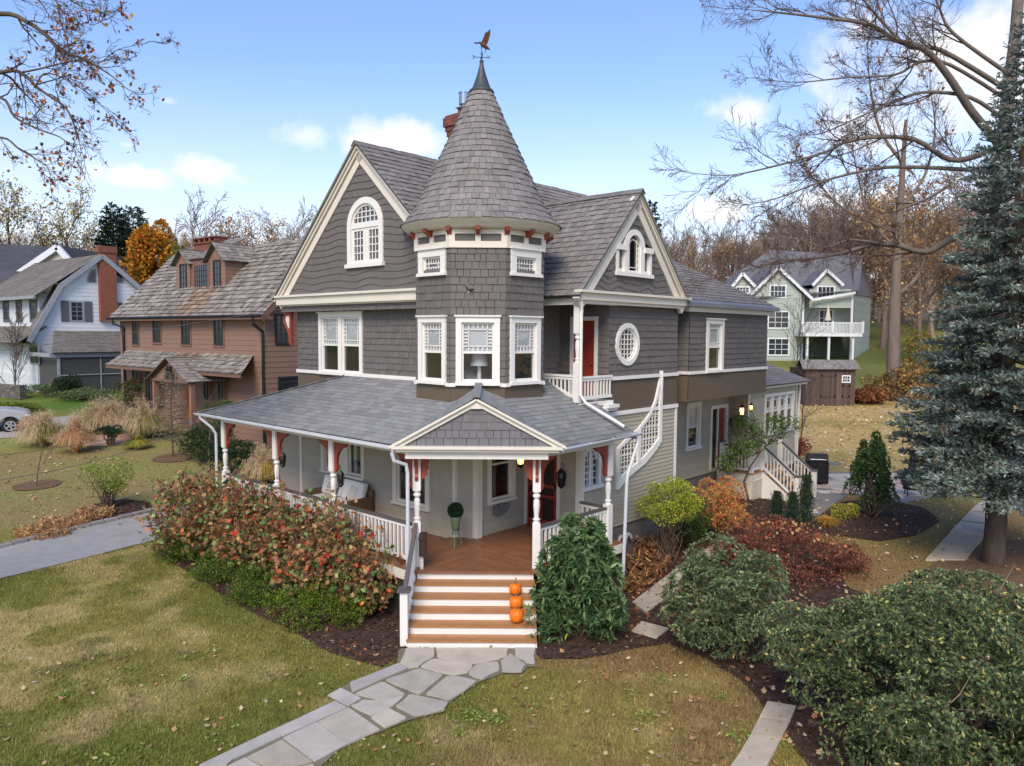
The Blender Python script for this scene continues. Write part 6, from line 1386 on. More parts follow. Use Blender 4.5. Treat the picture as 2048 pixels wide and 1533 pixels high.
# kerb blocks
KL = resamp([k for k in kl[:7]], 200); dK = np.concatenate([[0], np.cumsum(np.linalg.norm(np.diff(KL, axis=0), axis=1))]); s_ = 0; kb = []
while s_ < dK[-1] - .5:
    L_ = random.uniform(.36, .48); a = V(np.interp(s_, dK, KL[:, 0]), np.interp(s_, dK, KL[:, 1])); b = V(np.interp(s_ + L_ - .03, dK, KL[:, 0]), np.interp(s_ + L_ - .03, dK, KL[:, 1])); s_ += L_
    if a[0] < -17: continue
    kb.append((a, b))
for i, (a, b) in enumerate(kb):
    z = float(gz(*((a + b) / 2))); mb = MB(); v = random.uniform(.8, 1.15); L_ = np.linalg.norm(b - a); mb.box((0, -.1, -.1), (L_, .08, .11 + random.uniform(-.01, .012)), (v, v, v)); o = mb.build('kerb_stone', GRANITE, bevel=.02)
    o.location = (a[0], a[1], z); o.rotation_euler = (0, 0, math.atan2(*(b - a)[::-1]) + random.uniform(-.03, .03)); tag(o, 'rough granite block in the kerb along the far edge of the driveway', 'kerb stone', 'granite kerb blocks along the driveway')
# flagstone walk
z6 = lambda x, y: (700 + x / 2.926, 1050 + y / 2.926); z7 = lambda x, y: (x / 2.56, 1100 + y / 2.56)
ST6 = [[(330, 740), (495, 740), (490, 790), (395, 850), (350, 860), (295, 825)], [(505, 740), (930, 738), (915, 790), (870, 805), (720, 832), (600, 815), (510, 790)], [(965, 738), (1080, 738), (1080, 835), (1035, 825), (965, 790)], [(935, 770), (1030, 840), (1000, 875), (885, 878), (880, 820)], [(490, 797), (720, 838), (690, 885), (610, 898), (410, 850)], [(865, 815), (870, 865), (770, 925), (690, 890), (730, 840)], [(400, 858), (550, 900), (410, 1015), (340, 985), (205, 930)], [(560, 905), (640, 905), (745, 930), (575, 1050), (440, 1015)], [(190, 935), (325, 1010), (180, 1045), (25, 1005)], [(5, 1080), (80, 1045), (190, 1048), (315, 1020), (250, 1080), (120, 1135)], [(350, 1010), (575, 1055), (540, 1100), (375, 1140), (265, 1085)], [(225, 1095), (335, 1150), (200, 1205), (120, 1145)], [(0, 942), (288, 830), (335, 856), (12, 1002)]]
ST7 = [[(1680, 765), (1745, 722), (1850, 780), (1785, 820)], [(1715, 792), (1778, 825), (1450, 973), (1395, 943)], [(1390, 947), (1443, 978), (1195, 1090), (1160, 1120), (1020, 1120)], [(1785, 825), (1945, 935), (1780, 1010), (1625, 905)], [(1620, 905), (1775, 1015), (1610, 1103), (1450, 985)], [(1443, 990), (1600, 1108), (1400, 1150), (1265, 1080)], [(1255, 1085), (1390, 1155), (1150, 1260), (1060, 1180)], [(1600, 1115), (1400, 1160), (1200, 1280), (1330, 1370), (1660, 1200)], [(1000, 1130), (1050, 1185), (800, 1300), (720, 1250)]]
walk = [P0(*z6(*q)) for q in ((285, 735), (1090, 735), (1090, 845), (1040, 850), (1005, 885), (890, 885), (750, 940), (580, 1060), (545, 1110), (345, 1160), (200, 1215), (-30, 1310))] + [P0(640, 1540), P0(560, 1640), P0(280, 1640), P0(390, 1545)] + [P0(*z7(*q)) for q in ((1390, 940), (1712, 788), (1672, 765), (1745, 715), (2035, 593))]
mb = MB(); jc = (.42, .42, .34)
import mathutils
r = mathutils.geometry.delaunay_2d_cdt([mathutils.Vector((float(p[0]), float(p[1]))) for p in walk], [], [list(range(len(walk)))], 1, 1e-5); mb.add([(v.x, v.y, .034) for v in r[0]], [list(f) for f in r[2]], jc)
for zf, S in ((z6, ST6), (z7, ST7)):
    for k, poly in enumerate(S):
        q = [P0(*zf(*p)) for p in poly]; v = random.uniform(.86, 1.12); t = random.uniform(-.04, .04); col = (v * (1 + t), v, v * (1 - t)) if not (zf is z7 and k < 3) and not (zf is z6 and k == 12) else (v * .96, v * 1.0, v * 1.1)
        if zf is z6 and k < 12:   # rougher outlines for natural flags
            qq = []
            for a, b in zip(q, q[1:] + q[:1]):
                qq.append(a + (b - a) * .06 + rng.normal(size=2) * .006); qq.append(a + (b - a) * .5 + rng.normal(size=2) * .018); qq.append(a + (b - a) * .94 + rng.normal(size=2) * .006)
            q = qq
        fr = Fr((0, 0, 0), (1, 0, 0), (0, 1, 0), (0, 0, 1)); mb.prism(fr, q, .02, .05 + random.uniform(-.004, .004), col)
tag(mb.build('flagstone_path', BLUE), kind='structure')
def slabpath(pL, pR, n, name='stepping_slab_path', dz=.03, colr=(1, .97, .93)):
    mb = MB(); pL, pR = resamp([P0(*q) for q in pL], n + 1), resamp([P0(*q) for q in pR], n + 1)
    for i in range(n):
        g_ = .04; a, b, c_, d = pL[i] + (pL[i + 1] - pL[i]) * g_, pR[i] + (pR[i + 1] - pR[i]) * g_, pR[i + 1], pL[i + 1]; v = random.uniform(.85, 1.1); z = max(float(gz(*a)), float(gz(*c_)))
        mb.prism(Fr((0, 0, z), (1, 0, 0), (0, 1, 0), (0, 0, 1)), [a, b, c_, d], -.05, dz + random.uniform(0, .01), (v * colr[0], v * colr[1], v * colr[2]))
    o = mb.build(name, BLUE); tag(o, kind='structure'); return o
slabpath([(1262, 1212), (1318, 1168), (1385, 1118), (1440, 1085)], [(1290, 1232), (1352, 1188), (1412, 1140), (1470, 1105)], 4, dz=.06); slabpath([(1262, 1268), (1283, 1250)], [(1312, 1284), (1338, 1264)], 1, dz=.06)
slabpath([(1450, 1560), (1490, 1500), (1525, 1432), (1535, 1412)], [(1525, 1560), (1555, 1500), (1585, 1440), (1592, 1420)], 4, dz=.06); slabpath([(1850, 1125), (1890, 1080), (1930, 1035), (1990, 985)], [(1930, 1125), (1965, 1080), (1998, 1040), (2040, 995)], 7, dz=.05, colr=(1.05, .95, .86))
# back patio with pink and grey flags
pat = [P0(*q) for q in ((1578, 1033), (1636, 1036), (1700, 988), (1800, 1010), (1905, 985), (1905, 942), (1700, 946), (1648, 945))] + [L2W(19.3, -.2), L2W(16.2, -1.9)]
sheet('back_patio', pat, mat('patio_joint', c(132, 128, 122), rough=.9), dz=.02); mb = MB(); lo, hi = np.min(pat, 0), np.max(pat, 0)
y = lo[1]
while y < hi[1]:
    x = lo[0] + random.uniform(-.5, 0)
    while x < hi[0]:
        w_, h_ = random.uniform(.45, .95), random.uniform(.42, .6); q = [V(x, y) + V(a * w_, b * h_) + rng.normal(size=2) * .05 for a, b in ((.03, .03), (.55, -.04), (.97, .03), (1.03, .5), (.97, .97), (.4, 1.02), (.03, .97))]
        ce = np.mean(q, 0)
        if pip(np.array([ce]), pat)[0] and all(pip(np.array(q), pat)):
            v = random.uniform(.9, 1.12); pk = random.random() < .22; mb.prism(Fr((0, 0, float(gz(*ce))), (1, 0, 0), (0, 1, 0), (0, 0, 1)), q, 0, .035, (v * 1.28, v * 1.0, v * .96) if pk else (v * 1.2, v * 1.2, v * 1.2))
        x += w_
    y += .52
tag(mb.build('patio_paving', BLUE), kind='structure')
sheet('brick_walk', [P0(*q) for q in ((165, 882), (190, 872), (262, 872), (260, 886), (228, 894), (172, 895))], mat('pink_paver', c(178, 142, 126), rough=.9, var=.2, vs=8), dz=.03)
sheet('neighbour_drive', [P0(*q) for q in ((-300, 905), (0, 878), (45, 876), (90, 862), (160, 846), (160, 832), (60, 840), (0, 846), (-300, 860))], ASP, dz=.03)
# ================= FOLIAGE TOOLS
BARK = mat('grey_brown_bark', c(98, 86, 76), rough=.95, var=.35, vs=6, streak=.25, bump=.8, bs=25, spec=.1); BARK2 = mat('pale_grey_bark', c(122, 108, 98), rough=.95, var=.3, vs=3, streak=.2, bump=.8, bs=18, spec=.1); FTW = mat('far_twig_bark', c(142, 124, 112), rough=.9, var=.15, spec=.1); TWIG = mat('brown_twig_bark', c(96, 82, 74), rough=.9, var=.2, spec=.1)
D4 = ((0, 0), (.4, .5), (1, 0), (.4, -.5)); LANC = ((0, 0), (.25, .5), (.65, .38), (1, 0), (.65, -.38), (.25, -.5))
LOBE = ((0, 0), (.12, .42), (.34, .3), (.5, .62), (.66, .26), (1, 0), (.66, -.26), (.5, -.62), (.34, -.3), (.12, -.42))
def rdir(n, r, up=0.):
    d = r.normal(size=(n, 3)); d[:, 2] += up; return d / np.linalg.norm(d, axis=1)[:, None]
def pick(cols, w, n, r): w = np.array(w, float); return np.array(cols)[r.choice(len(cols), n, p=w / w.sum())]
def blob_pts(n, r, R_, nc=14, cr=.38, squash=(1, 1, 1), z0=-.5, shell=.75):
    """points on many clumps spread over an ellipsoid; returns points and outward directions (unit space scaled by R_)"""
    cc = r.normal(size=(nc, 3)); cc /= np.linalg.norm(cc, axis=1)[:, None]; cc[:, 2] = np.maximum(cc[:, 2], z0); cc *= r.uniform(.45, .78, (nc, 1)); k = r.integers(0, nc, n); d = rdir(n, r, .25)
    rad = cr * r.uniform(.7, 1.15, (nc, 1))[k] * (shell + (1 - shell) * r.random((n, 1))); p = cc[k] + d * rad; p *= np.array(R_); return p, d
def stems(mb, base, tips, r0, r1, rs, wob=.06, n=5, sides=5):
    for t in tips:
        a = np.asarray(base) + rs.normal(size=3) * np.array([.05, .05, 0]); t = np.asarray(t); pts = [a + (t - a) * i / n + (rs.normal(size=3) * wob if 0 < i < n else 0) * np.linalg.norm(t - a) + V(0, 0, .12 * sin(pi * i / n)) for i in range(n + 1)]; mb.tube(pts, list(np.linspace(r0, r1, n + 1)), sides)
def shrub(name, p, R_, n, leaf, cols, wts, label, cat='shrub', seed=1, nc=16, cr=.4, zc=None, tmpl=D4, nst=7, jit=.22, group=None, up=.15, stem_m=TWIG, z0=-.5, curl=0., droop=0., asp=.5, outw=1.):
    r = np.random.default_rng(seed); p = np.asarray(p, float)
    if len(p) == 2: p = V(p[0], p[1], float(gz(p[0], p[1])))
    o = empty(name, tuple(p), 0, label, cat, group); zc = R_[2] * .95 if zc is None else zc; P, d = blob_pts(n, r, R_, nc, cr, z0=z0); P[:, 2] += zc; k = P[:, 2] > .02; P, d = P[k], d[k]
    D = d * outw + r.normal(size=P.shape) * .55; D[:, 2] += up - droop; L = leaf * r.uniform(.65, 1.25, len(P))
    polys('foliage', leafquads(P, D, L, L * asp, seed, tmpl, curl=curl), jitcol(pick(cols, wts, len(P), r), len(P), jit, seed), LEAF, o)
    if nst: mb = MB(); ii = r.integers(0, len(P), nst * 3); stems(mb, (0, 0, -.05), [P[i] * V(.85, .85, .9) for i in ii], .012 + .006 * R_[0], .004, r); mb.build('stems', stem_m, o)
    return o
def grow(out, p, d, L, r, lev, Q, rs, leaves):
    ns = Q['seg'][lev]; pts = [p]; rad = [r]; dirs = [d]
    for i in range(ns):
        d = nrm(d + rs.normal(size=3) * Q['wig'][lev] + UP * Q['up'][lev]); p = p + d * L / ns; pts.append(p); rad.append(max(Q['rmin'], r * (1 - (i + 1) / ns * (1 - Q['tip'])))); dirs.append(d)
    out.append((pts, rad, lev))
    if lev + 1 >= Q['n']:
        leaves.append((pts[-1], d)); leaves.append((pts[len(pts) // 2], d)); return
    nk = Q['kids'][lev]; nk = int(nk * (.8 + .4 * rs.random()) + .5)
    for j in range(nk):
        t = Q['t0'][lev] + (1 - Q['t0'][lev]) * (j + rs.random()) / nk; x = t * ns; i = min(ns - 1, int(x)); q = pts[i] + (pts[i + 1] - pts[i]) * (x - i); dd = dirs[i + 1]; a = rs.normal(size=3); a = nrm(a - dd * (a @ dd)); an = Q['ang'][lev] * rs.uniform(.7, 1.3)
        grow(out, q, nrm(dd * cos(an) + a * sin(an)), L * Q['ratio'][lev] * rs.uniform(.65, 1.15) * (1.15 - .5 * t), rad[i] * Q['rr'], lev + 1, Q, rs, leaves)
BASEQ = dict(n=4, seg=[7, 6, 5, 3], wig=[.06, .12, .18, .2], up=[.05, .06, .03, .02], tip=.25, rmin=.012, kids=[13, 9, 8], t0=[.25, .2, .15], ang=[.75, .7, .75], ratio=[.55, .5, .42], rr=.5)
def tree_parts(seed, H, r0, Q):
    rs = np.random.default_rng(seed); out, lv = [], []; grow(out, V(0, 0, -.3), nrm(V(rs.normal() * .04, rs.normal() * .04, 1)), H, r0, 0, Q, rs, lv); return out, lv
def tree(name, p, H, r0, seed, label, cat='tree', group=None, Q=None, leafn=0, leaf=.16, cols=None, wts=None, bark=BARK, rz=0):
    Q = dict(BASEQ, **(Q or {})); out, lv = tree_parts(seed, H, r0, Q); o = empty(name, tuple(p), rz, label, cat, group); mt, mk = MB(), MB()
    for pts, rad, lev in out: (mt if lev < 1 else mk).tube(pts, rad, 8 if lev == 0 else 5 if lev == 1 else 3, cap=False)
    mt.build('trunk', bark, o, smooth=True); mk.build('branches', FTW if bark is FTW else TWIG, o, smooth=True)
    if leafn:
        r = np.random.default_rng(seed + 5); ii = r.integers(0, len(lv), leafn); P = np.array([lv[i][0] for i in ii]) + r.normal(size=(leafn, 3)) * leaf * 1.6; polys('foliage', leafquads(P, rdir(leafn, r, -.2), leaf * r.uniform(.6, 1.2, leafn), leaf * .8, seed), jitcol(pick(cols, wts, leafn, r), leafn, .22, seed), LEAF, o)
    return o
# ================= PLANTS
RUSTS = [c(140, 102, 72), c(160, 114, 76), c(110, 84, 62), c(184, 140, 98)]; 
# oakleaf hydrangeas along the left side of the porch
def hydrangea(p, R_, h, n, npan, seed, label):
    r = np.random.default_rng(seed); p = V(p[0], p[1], 0); o = empty('oakleaf_hydrangea', tuple(p), 0, label, 'shrub', 'oakleaf hydrangeas in front of the porch railing')
    nt = 46; tips = []
    for i in range(nt):
        a = r.uniform(0, 2 * pi); k = math.sqrt(r.random()); tips.append(V(R_[0] * k * cos(a), R_[1] * k * sin(a), h * (1.04 - .36 * k * k) * r.uniform(.55, 1.16)))
    mb = MB(); stems(mb, (0, 0, 0), tips, .016, .006, r, wob=.05); mb.build('stems', TWIG, o)
    T = np.array(tips); ii = r.integers(0, nt, n); t = r.uniform(.3, 1.04, (n, 1)); P = T[ii] * t + r.normal(size=(n, 3)) * .13; P[:, 2] = np.maximum(.08, P[:, 2]); D = rdir(n, r, .1) + (P * [1, 1, 0]) / max(R_) * .8
    cl = pick(RUSTS + [c(116, 142, 78), c(146, 162, 102), c(88, 122, 70), c(204, 52, 50), c(216, 110, 72), c(190, 160, 104)], [3.4, 2.9, 1.3, 2.2, 2.1, 1.9, 1.4, .35, .8, 1.2], n, r); L = r.uniform(.06, .15, n)
    polys('foliage', leafquads(P, D, L, L * .8, seed, LOBE, curl=-.25), jitcol(cl, n, .2, seed), LEAF, o)
    P2, D2 = [], []
    for i in range(npan):
        b = T[r.integers(0, nt)] * r.uniform(.85, 1.06); ax = nrm(V(r.normal() * .5, r.normal() * .5, 1)); m = 46; u = r.random((m, 1)); q = b + ax * u * .2 + rdir(m, r) * .05 * (1.1 - u); P2.append(q); D2.append(rdir(m, r))
    P2, D2 = np.concatenate(P2), np.concatenate(D2); m = len(P2); polys('dried_flower_heads', leafquads(P2, D2, .035, .03, seed), jitcol(pick([c(150, 110, 88), c(118, 80, 62), c(186, 148, 122)], [2, 2, 1], m, r), m, .2, seed), LEAF, o)
for i, (hx_, hy_, R_, h, n, npn, lb) in enumerate(((-3.2, 7.35, 1.15, 2.05, 3400, 110, 'rust and brown oakleaf hydrangea arching over the driveway edge'), (-2.85, 6.2, 1.12, 2.1, 4000, 100, 'oakleaf hydrangea in front of the farthest porch railing section'), (-2.85, 4.8, 1.15, 2.2, 4200, 100, 'oakleaf hydrangea below the far porch lantern'), (-2.8, 3.4, 1.1, 1.95, 4000, 90, 'green and brown oakleaf hydrangea in front of the porch sofa'), (-2.8, 2.0, 1.15, 1.95, 3800, 90, 'bronze oakleaf hydrangea before the railing next to the steps'), (-2.65, .7, .85, 1.6, 2400, 50, 'smallest oakleaf hydrangea, nearest the front steps'))):
    hydrangea(wor((hx_, hy_, 0)), (R_, R_, 0), h, n, npn, 40 + i, lb)
BOX = [c(92, 112, 44), c(70, 94, 38), c(118, 132, 56), c(52, 74, 32)]
for i, (px, py, rx, ry, h, lb) in enumerate(((400, 1120, 1.3, .85, .6, 'low boxwood mound at the driveway end of the hedge'), (485, 1160, 1.3, .85, .58, 'low boxwood mound second from the driveway in the hedge'), (565, 1195, 1.25, .85, .56, 'low boxwood mound in the middle of the hedge'), (650, 1240, 1.3, .85, .6, 'yellow green boxwood mound nearest the front steps'))):
    shrub('boxwood_shrub', P0(px, py) + V(-.12, -.12), (rx, ry, h), 13000, .046, [b * 1.2 for b in BOX] if i < 3 else [b * V(1.5, 1.4, 1.) for b in BOX], [3, 3, 2, 2], lb, seed=60 + i, nc=26, cr=.34, zc=h * .42, group='low boxwood hedge mounds', up=.5)
# viburnum at the right of the steps
def whorls(name, p, R_, nw, per, leaf, cols, wts, label, seed, cat='shrub', nc=18, cr=.36, zc=None, asp=.3, droop=.25, tmpl=LANC, cone=0., jit=.2, trunk=None, group=None, z0=-.6, flower=None):
    r = np.random.default_rng(seed); p = np.asarray(p, float); p = V(p[0], p[1], float(gz(p[0], p[1]))) if len(p) == 2 else p; o = empty(name, tuple(p), 0, label, cat, group); zc = R_[2] if zc is None else zc
    P, d = blob_pts(nw, r, R_, nc, cr, z0=z0)
    if cone: zn = np.clip(P[:, 2] / R_[2], -.93 if cone > .3 else -.72, 0); P[:, :2] /= np.sqrt(1 - zn ** 2)[:, None]; k = np.clip((P[:, 2] + R_[2]) / (2 * R_[2]), 0, 1); P[:, :2] *= (1.12 - cone * k)[:, None]
    P[:, 2] += zc; k = P[:, 2] > .05; P, d = P[k], d[k]; ax = d + np.array([0, 0, .5]) + r.normal(size=d.shape) * .35; ax /= np.linalg.norm(ax, axis=1)[:, None]
    a = np.cross(ax, rdir(len(P), r)); a /= np.linalg.norm(a, axis=1)[:, None]; b = np.cross(ax, a); Ps, Ds, Rs = [], [], []
    for i in range(per):
        t = 2 * pi * i / per + r.uniform(-.4, .4, len(P)); dd = a * np.cos(t)[:, None] + b * np.sin(t)[:, None]; D = dd + ax * r.uniform(.1, .7, (len(P), 1)); D[:, 2] -= droop; Ps.append(P); Ds.append(D); Rs.append(np.cross(D, ax))
    P2, D2, R2 = np.concatenate(Ps), np.concatenate(Ds), np.concatenate(Rs); n = len(P2); L = leaf * r.uniform(.65, 1.2, n); tone = np.tile(r.uniform(.78, 1.25, len(P)), per)[:, None]
    polys('foliage', leafquads(P2, D2, L, L * asp, seed, tmpl, curl=-.22, roll=R2 + r.normal(size=R2.shape) * .25), jitcol(pick(cols, wts, n, r) * tone, n, jit, seed), LEAF, o)
    mb = MB(); ii = r.integers(0, len(P), 22); stems(mb, (0, 0, -.05), [P[i] * .92 for i in ii], trunk or .022, .006, r, wob=.05); mb.build('stems', BARK if trunk else TWIG, o, smooth=True)
    if flower:
        m = flower; ii = r.integers(0, len(P), m); C_ = np.repeat(P[ii] + d[ii] * .06, 22, 0) + r.normal(size=(m * 22, 3)) * .022; polys('flower_buds', leafquads(C_, rdir(len(C_), r), .022, .02, seed), jitcol(c(220, 206, 180), len(C_), .12), LEAF, o)
    return o, P, d
whorls('viburnum', ground(1168, 1286) + V(-.02, .25, 0), (1.12, 1.05, 1.5), 2400, 5, .16, [c(96, 124, 76), c(72, 100, 62), c(118, 142, 94), c(140, 160, 116), c(206, 176, 70)], [4, 4, 2.5, .7, .05], 'tall dark leatherleaf viburnum with pale flower buds beside the steps', 71, nc=34, cr=.3, cone=.66, zc=1.3, droop=.45, flower=60, z0=-1.)
whorls('rhododendron', ground(1470, 1322) + V(0, .35, 0), (1.5, 1.3, 1.1), 2300, 8, .098, [c(112, 130, 92), c(90, 110, 76), c(140, 154, 110), c(162, 168, 124), c(130, 94, 76), c(222, 188, 90)], [4, 4, 3, 1, .6, .1], 'grey green rhododendron with leaf rosettes between the slab path and burgundy shrubs', 72, zc=1.02, nc=22, droop=.12, z0=-.95)
o, P, d = whorls('osmanthus_shrub', V(6.1, 9.95, 0), (2.75, 2.6, 1.5), 17500, 6, .066, [c(104, 120, 84), c(78, 96, 68), c(132, 144, 100), c(172, 176, 108), c(206, 190, 110), c(120, 92, 72)], [4, 4, 3, 1.1, .3, .3], 'very large dark green holly leaved shrub filling the near right corner', 73, nc=62, cr=.25, cone=.1, zc=1.34, asp=.42, jit=.26, droop=.0, trunk=.07, z0=-.8)
r = np.random.default_rng(9)
for i in range(26):
    mb = MB(); k = r.integers(0, len(P)); a = P[k] * V(.8, .8, .9); dd = nrm(d[k] + V(r.normal() * .5, r.normal() * .5, .4)); mb.tube([a, a + dd * .3 + r.normal(size=3) * .05, a + dd * .75 + r.normal(size=3) * .1], [.009, .006, .003], 4); mb.build('bare_twig', mat('pale_twig_bark', c(150, 134, 116), rough=.9), o)
# right border
LW = lambda x, y: wor((x, y, 0))
shrub('chartreuse_azalea', LW(4.95, -2.15), (1.0, .88, .82), 9500, .055, [c(172, 178, 62), c(146, 160, 52), c(196, 194, 84), c(108, 128, 44)], [4, 3, 2, 2], 'chartreuse green azalea on bare stems below the stair window', seed=74, zc=1.62, nc=26, cr=.33, nst=9)
q = LW(7.9, -2.2); shrub('heavenly_bamboo', q, (1.25, .95, 1.0), 9000, .07, [c(228, 152, 98), c(216, 84, 58), c(228, 184, 108), c(182, 172, 82), c(200, 52, 44), c(112, 132, 62)], [4, 2, 3, 2, 1.2, 1.2], 'orange, red and yellow heavenly bamboo by the rear deck', seed=75, zc=1.05, nc=22, cr=.3, asp=.34)
shrub('evergreen_shrub', LW(6.75, -1.85), (.62, .6, .75), 3500, .07, [c(66, 96, 46), c(48, 72, 36), c(96, 120, 54)], [3, 3, 1], 'dark green shrub between the chartreuse and orange shrubs', seed=76, zc=.75, asp=.4)
r = np.random.default_rng(5)
o = shrub('burgundy_azalea', V(7.15, 18.5, 0), (2.15, 2.3, .82), 20000, .06, [c(120, 74, 62), c(98, 62, 54), c(142, 92, 72), c(162, 110, 82), c(190, 122, 86), c(200, 84, 70)], [4, 4, 3, 1.5, .6, .25], 'broad mound of burgundy azalea with fallen orange leaves on top', seed=77, nc=44, cr=.26, zc=.42, nst=14, up=.5)
n = 120; P = np.stack([r.normal(size=n) * .85, r.normal(size=n) * .95, np.zeros(n)], 1); P[:, 2] = 1.08 * np.sqrt(np.clip(1 - (P[:, 0] / 2.1) ** 2 - (P[:, 1] / 2.3) ** 2, 0.05, 1)) + .08; polys('fallen_leaf_cover', leafquads(P, rdir(n, r, .1) * V(1, 1, .3), .095 * r.uniform(.7, 1.2, n), .08, 3, LOBE), jitcol(pick([c(206, 136, 92), c(206, 166, 120), c(196, 84, 64)], [3, 3, 1], n, r), n, .12), LEAF, o)['kind'] = 'stuff'
for i, (px, py, h, w_, lb) in enumerate(((1553, 1052, 1.05, .2, 'shortest dark columnar yew at the foot of the deck stairs'), (1583, 1078, 1.35, .22, 'middle dark columnar yew beside the deck stairs'), (1610, 1068, 1.75, .24, 'tallest dark columnar yew next to the stone patio'))):
    r = np.random.default_rng(80 + i); o = empty('columnar_yew', tuple(ground(px, py)), 0, lb, 'shrub', 'columnar yews by the deck stairs'); n = 5200; P = np.stack([r.normal(size=n) * w_ * .5, r.normal(size=n) * w_ * .5, r.beta(1.3, 1.1, n) * h], 1); P[:, :2] *= (1.1 - .6 * (P[:, 2] / h) ** 2)[:, None]; D = rdir(n, r) * .45 + UP; polys('foliage', leafquads(P, D, .08, .016, i), jitcol(pick([c(58, 80, 62), c(42, 62, 48), c(84, 100, 70)], [3, 3, 1], n, r), n, .25), LEAF, o)
    mb = MB(); stems(mb, (0, 0, -.05), [V(r.normal() * .06, r.normal() * .06, h * .85) for _ in range(5)], .018, .005, r); mb.build('stems', TWIG, o)
o, P, d = whorls('holly_tree', ground(1745, 1040) + V(.1, .3, 0), (1.02, 1.02, 1.5), 3600, 6, .07, [c(84, 114, 72), c(62, 90, 56), c(112, 138, 82), c(160, 158, 92)], [4, 4, 2, .35], 'cone shaped glossy green holly beside the stone patio', 83, cat='tree', cone=.78, zc=1.5, asp=.5, trunk=.04, nc=64, cr=.24, droop=.0, z0=-1.)
for (px, py, s, cols, lb, nm) in ((1652, 1045, .42, [c(214, 180, 92), c(190, 156, 76)], 'small golden grass tuft at the edge of the patio bed', 'golden_grass'),):
    pass
def grass_clump(p, h, R_, n, cols, label, seed, plume=True, group=None, name='ornamental_grass', w=.012):
    r = np.random.default_rng(seed); p = np.asarray(p, float); p = V(p[0], p[1], float(gz(p[0], p[1]))); o = empty(name, tuple(p), 0, label, 'grass', group); a = r.uniform(0, 2 * pi, n); k = r.random(n) ** .9; B = np.stack([np.cos(a) * k * R_ * .14, np.sin(a) * k * R_ * .14, np.zeros(n)], 1); hh = h * r.uniform(.65, 1.05, n); lean = (.15 + .85 * k) * R_ * r.uniform(.55, 1.15, n)
    O_ = np.stack([np.cos(a), np.sin(a), np.zeros(n)], 1); S = np.stack([-np.sin(a), np.cos(a), np.zeros(n)], 1); pt = lambda t: B + O_ * (lean * 1.15 * t ** 1.05)[:, None] + np.array([0, 0, 1.]) * (hh * ((1.1 + .8 * k) * t - (.2 + 1.5 * k) * t ** 2))[:, None]
    for i in range(3):
        t0, t1 = i / 3, (i + 1) / 3; w0, w1 = w * (1 - t0 * .8), w * (1 - t1 * .8); Q = np.stack([pt(t0) - S * w0, pt(t0) + S * w0, pt(t1) + S * w1, pt(t1) - S * w1], 1)
        polys(('grass_blades', 'grass_blades_upper', 'grass_blade_tips')[i], Q, jitcol(pick(cols, np.ones(len(cols)), n, np.random.default_rng(seed)), n, .18, seed), LEAF, o) if i == 9 else parts.setdefault((o.name,), []).append(Q)
    Q = np.concatenate(parts.pop((o.name,))); polys('grass_blades', Q, np.tile(jitcol(pick(cols, np.ones(len(cols)), n, np.random.default_rng(seed)), n, .18, seed), (3, 1)), LEAF, o)
    if plume:
        m = n // 7; ii = r.integers(0, n, m); T = pt(1.)[ii] + UP * h * .12 * r.random((m, 1)); C_ = np.repeat(T, 12, 0) + np.repeat(rdir(m, r, .6), 12, 0) * np.tile(np.linspace(-.12, .12, 12), m)[:, None] * h * .8 + r.normal(size=(m * 12, 3)) * .02; polys('seed_plumes', leafquads(C_, rdir(m * 12, r, .8), .09, .014, seed), jitcol(pick([c(214, 188, 154), c(196, 166, 130), c(228, 206, 176)], [1, 1, 1], m * 12, r), m * 12, .1), LEAF, o)
    return o
parts = {}
TAN = [c(196, 170, 122), c(176, 146, 96), c(160, 140, 84), c(206, 182, 140)]; COP = [c(196, 140, 92), c(176, 116, 74), c(206, 160, 112)]; GTAN = [c(150, 146, 84), c(176, 162, 104), c(120, 124, 66)]
for i, (px, py, h, R_, cl, pl, lb) in enumerate(((88, 893, 1.7, 1.15, TAN + GTAN[:1], True, 'wide tan feather grass clump nearest the parked car'), (152, 906, 1.75, .8, COP, True, 'upright coppery grass clump left of the paver walk'), (56, 862, .95, .4, COP, True, 'small coppery grass clump in front of the car wheel'), (205, 868, 1.9, 1.25, TAN, True, 'tan feather grass clump behind the little pine'), (235, 862, 1.7, 1.0, TAN, True, 'pale feather grass clump behind the paver walk'), (285, 878, 2.0, 1.2, TAN + GTAN[1:2], True, 'large arching feather grass clump right of the little pine'), (274, 898, .75, .6, GTAN + [c(176, 170, 70)], False, 'low yellow green grass tuft in front of the arching grass'), (525, 968, 1.55, .75, TAN + [c(190, 160, 70)], True, 'golden grass clump seen between the porch posts'))):
    grass_clump(P0(px, py), h, R_, 2600, cl, lb, 90 + i, pl, 'ornamental grasses in the side garden')
grass_clump(P0(1653, 1052), .42, .5, 500, [c(214, 178, 92), c(190, 152, 76)], 'small golden grass tuft at the patio bed edge', 99, False, w=.008)
shrub('yellow_green_shrub', P0(1690, 1040), (.5, .4, .3), 1500, .06, [c(180, 178, 66), c(150, 156, 58), c(206, 190, 90)], [1, 1, 1], 'low yellow green shrub at the foot of the holly', seed=100, zc=.25, asp=.4)
shrub('red_shrub', wor((19.6, .3, .2)), (.7, .7, .7), 2000, .08, [c(150, 58, 48), c(120, 50, 44), c(186, 80, 56)], [2, 2, 1], 'red leaved shrub behind the sunroom corner', seed=101, zc=.8)
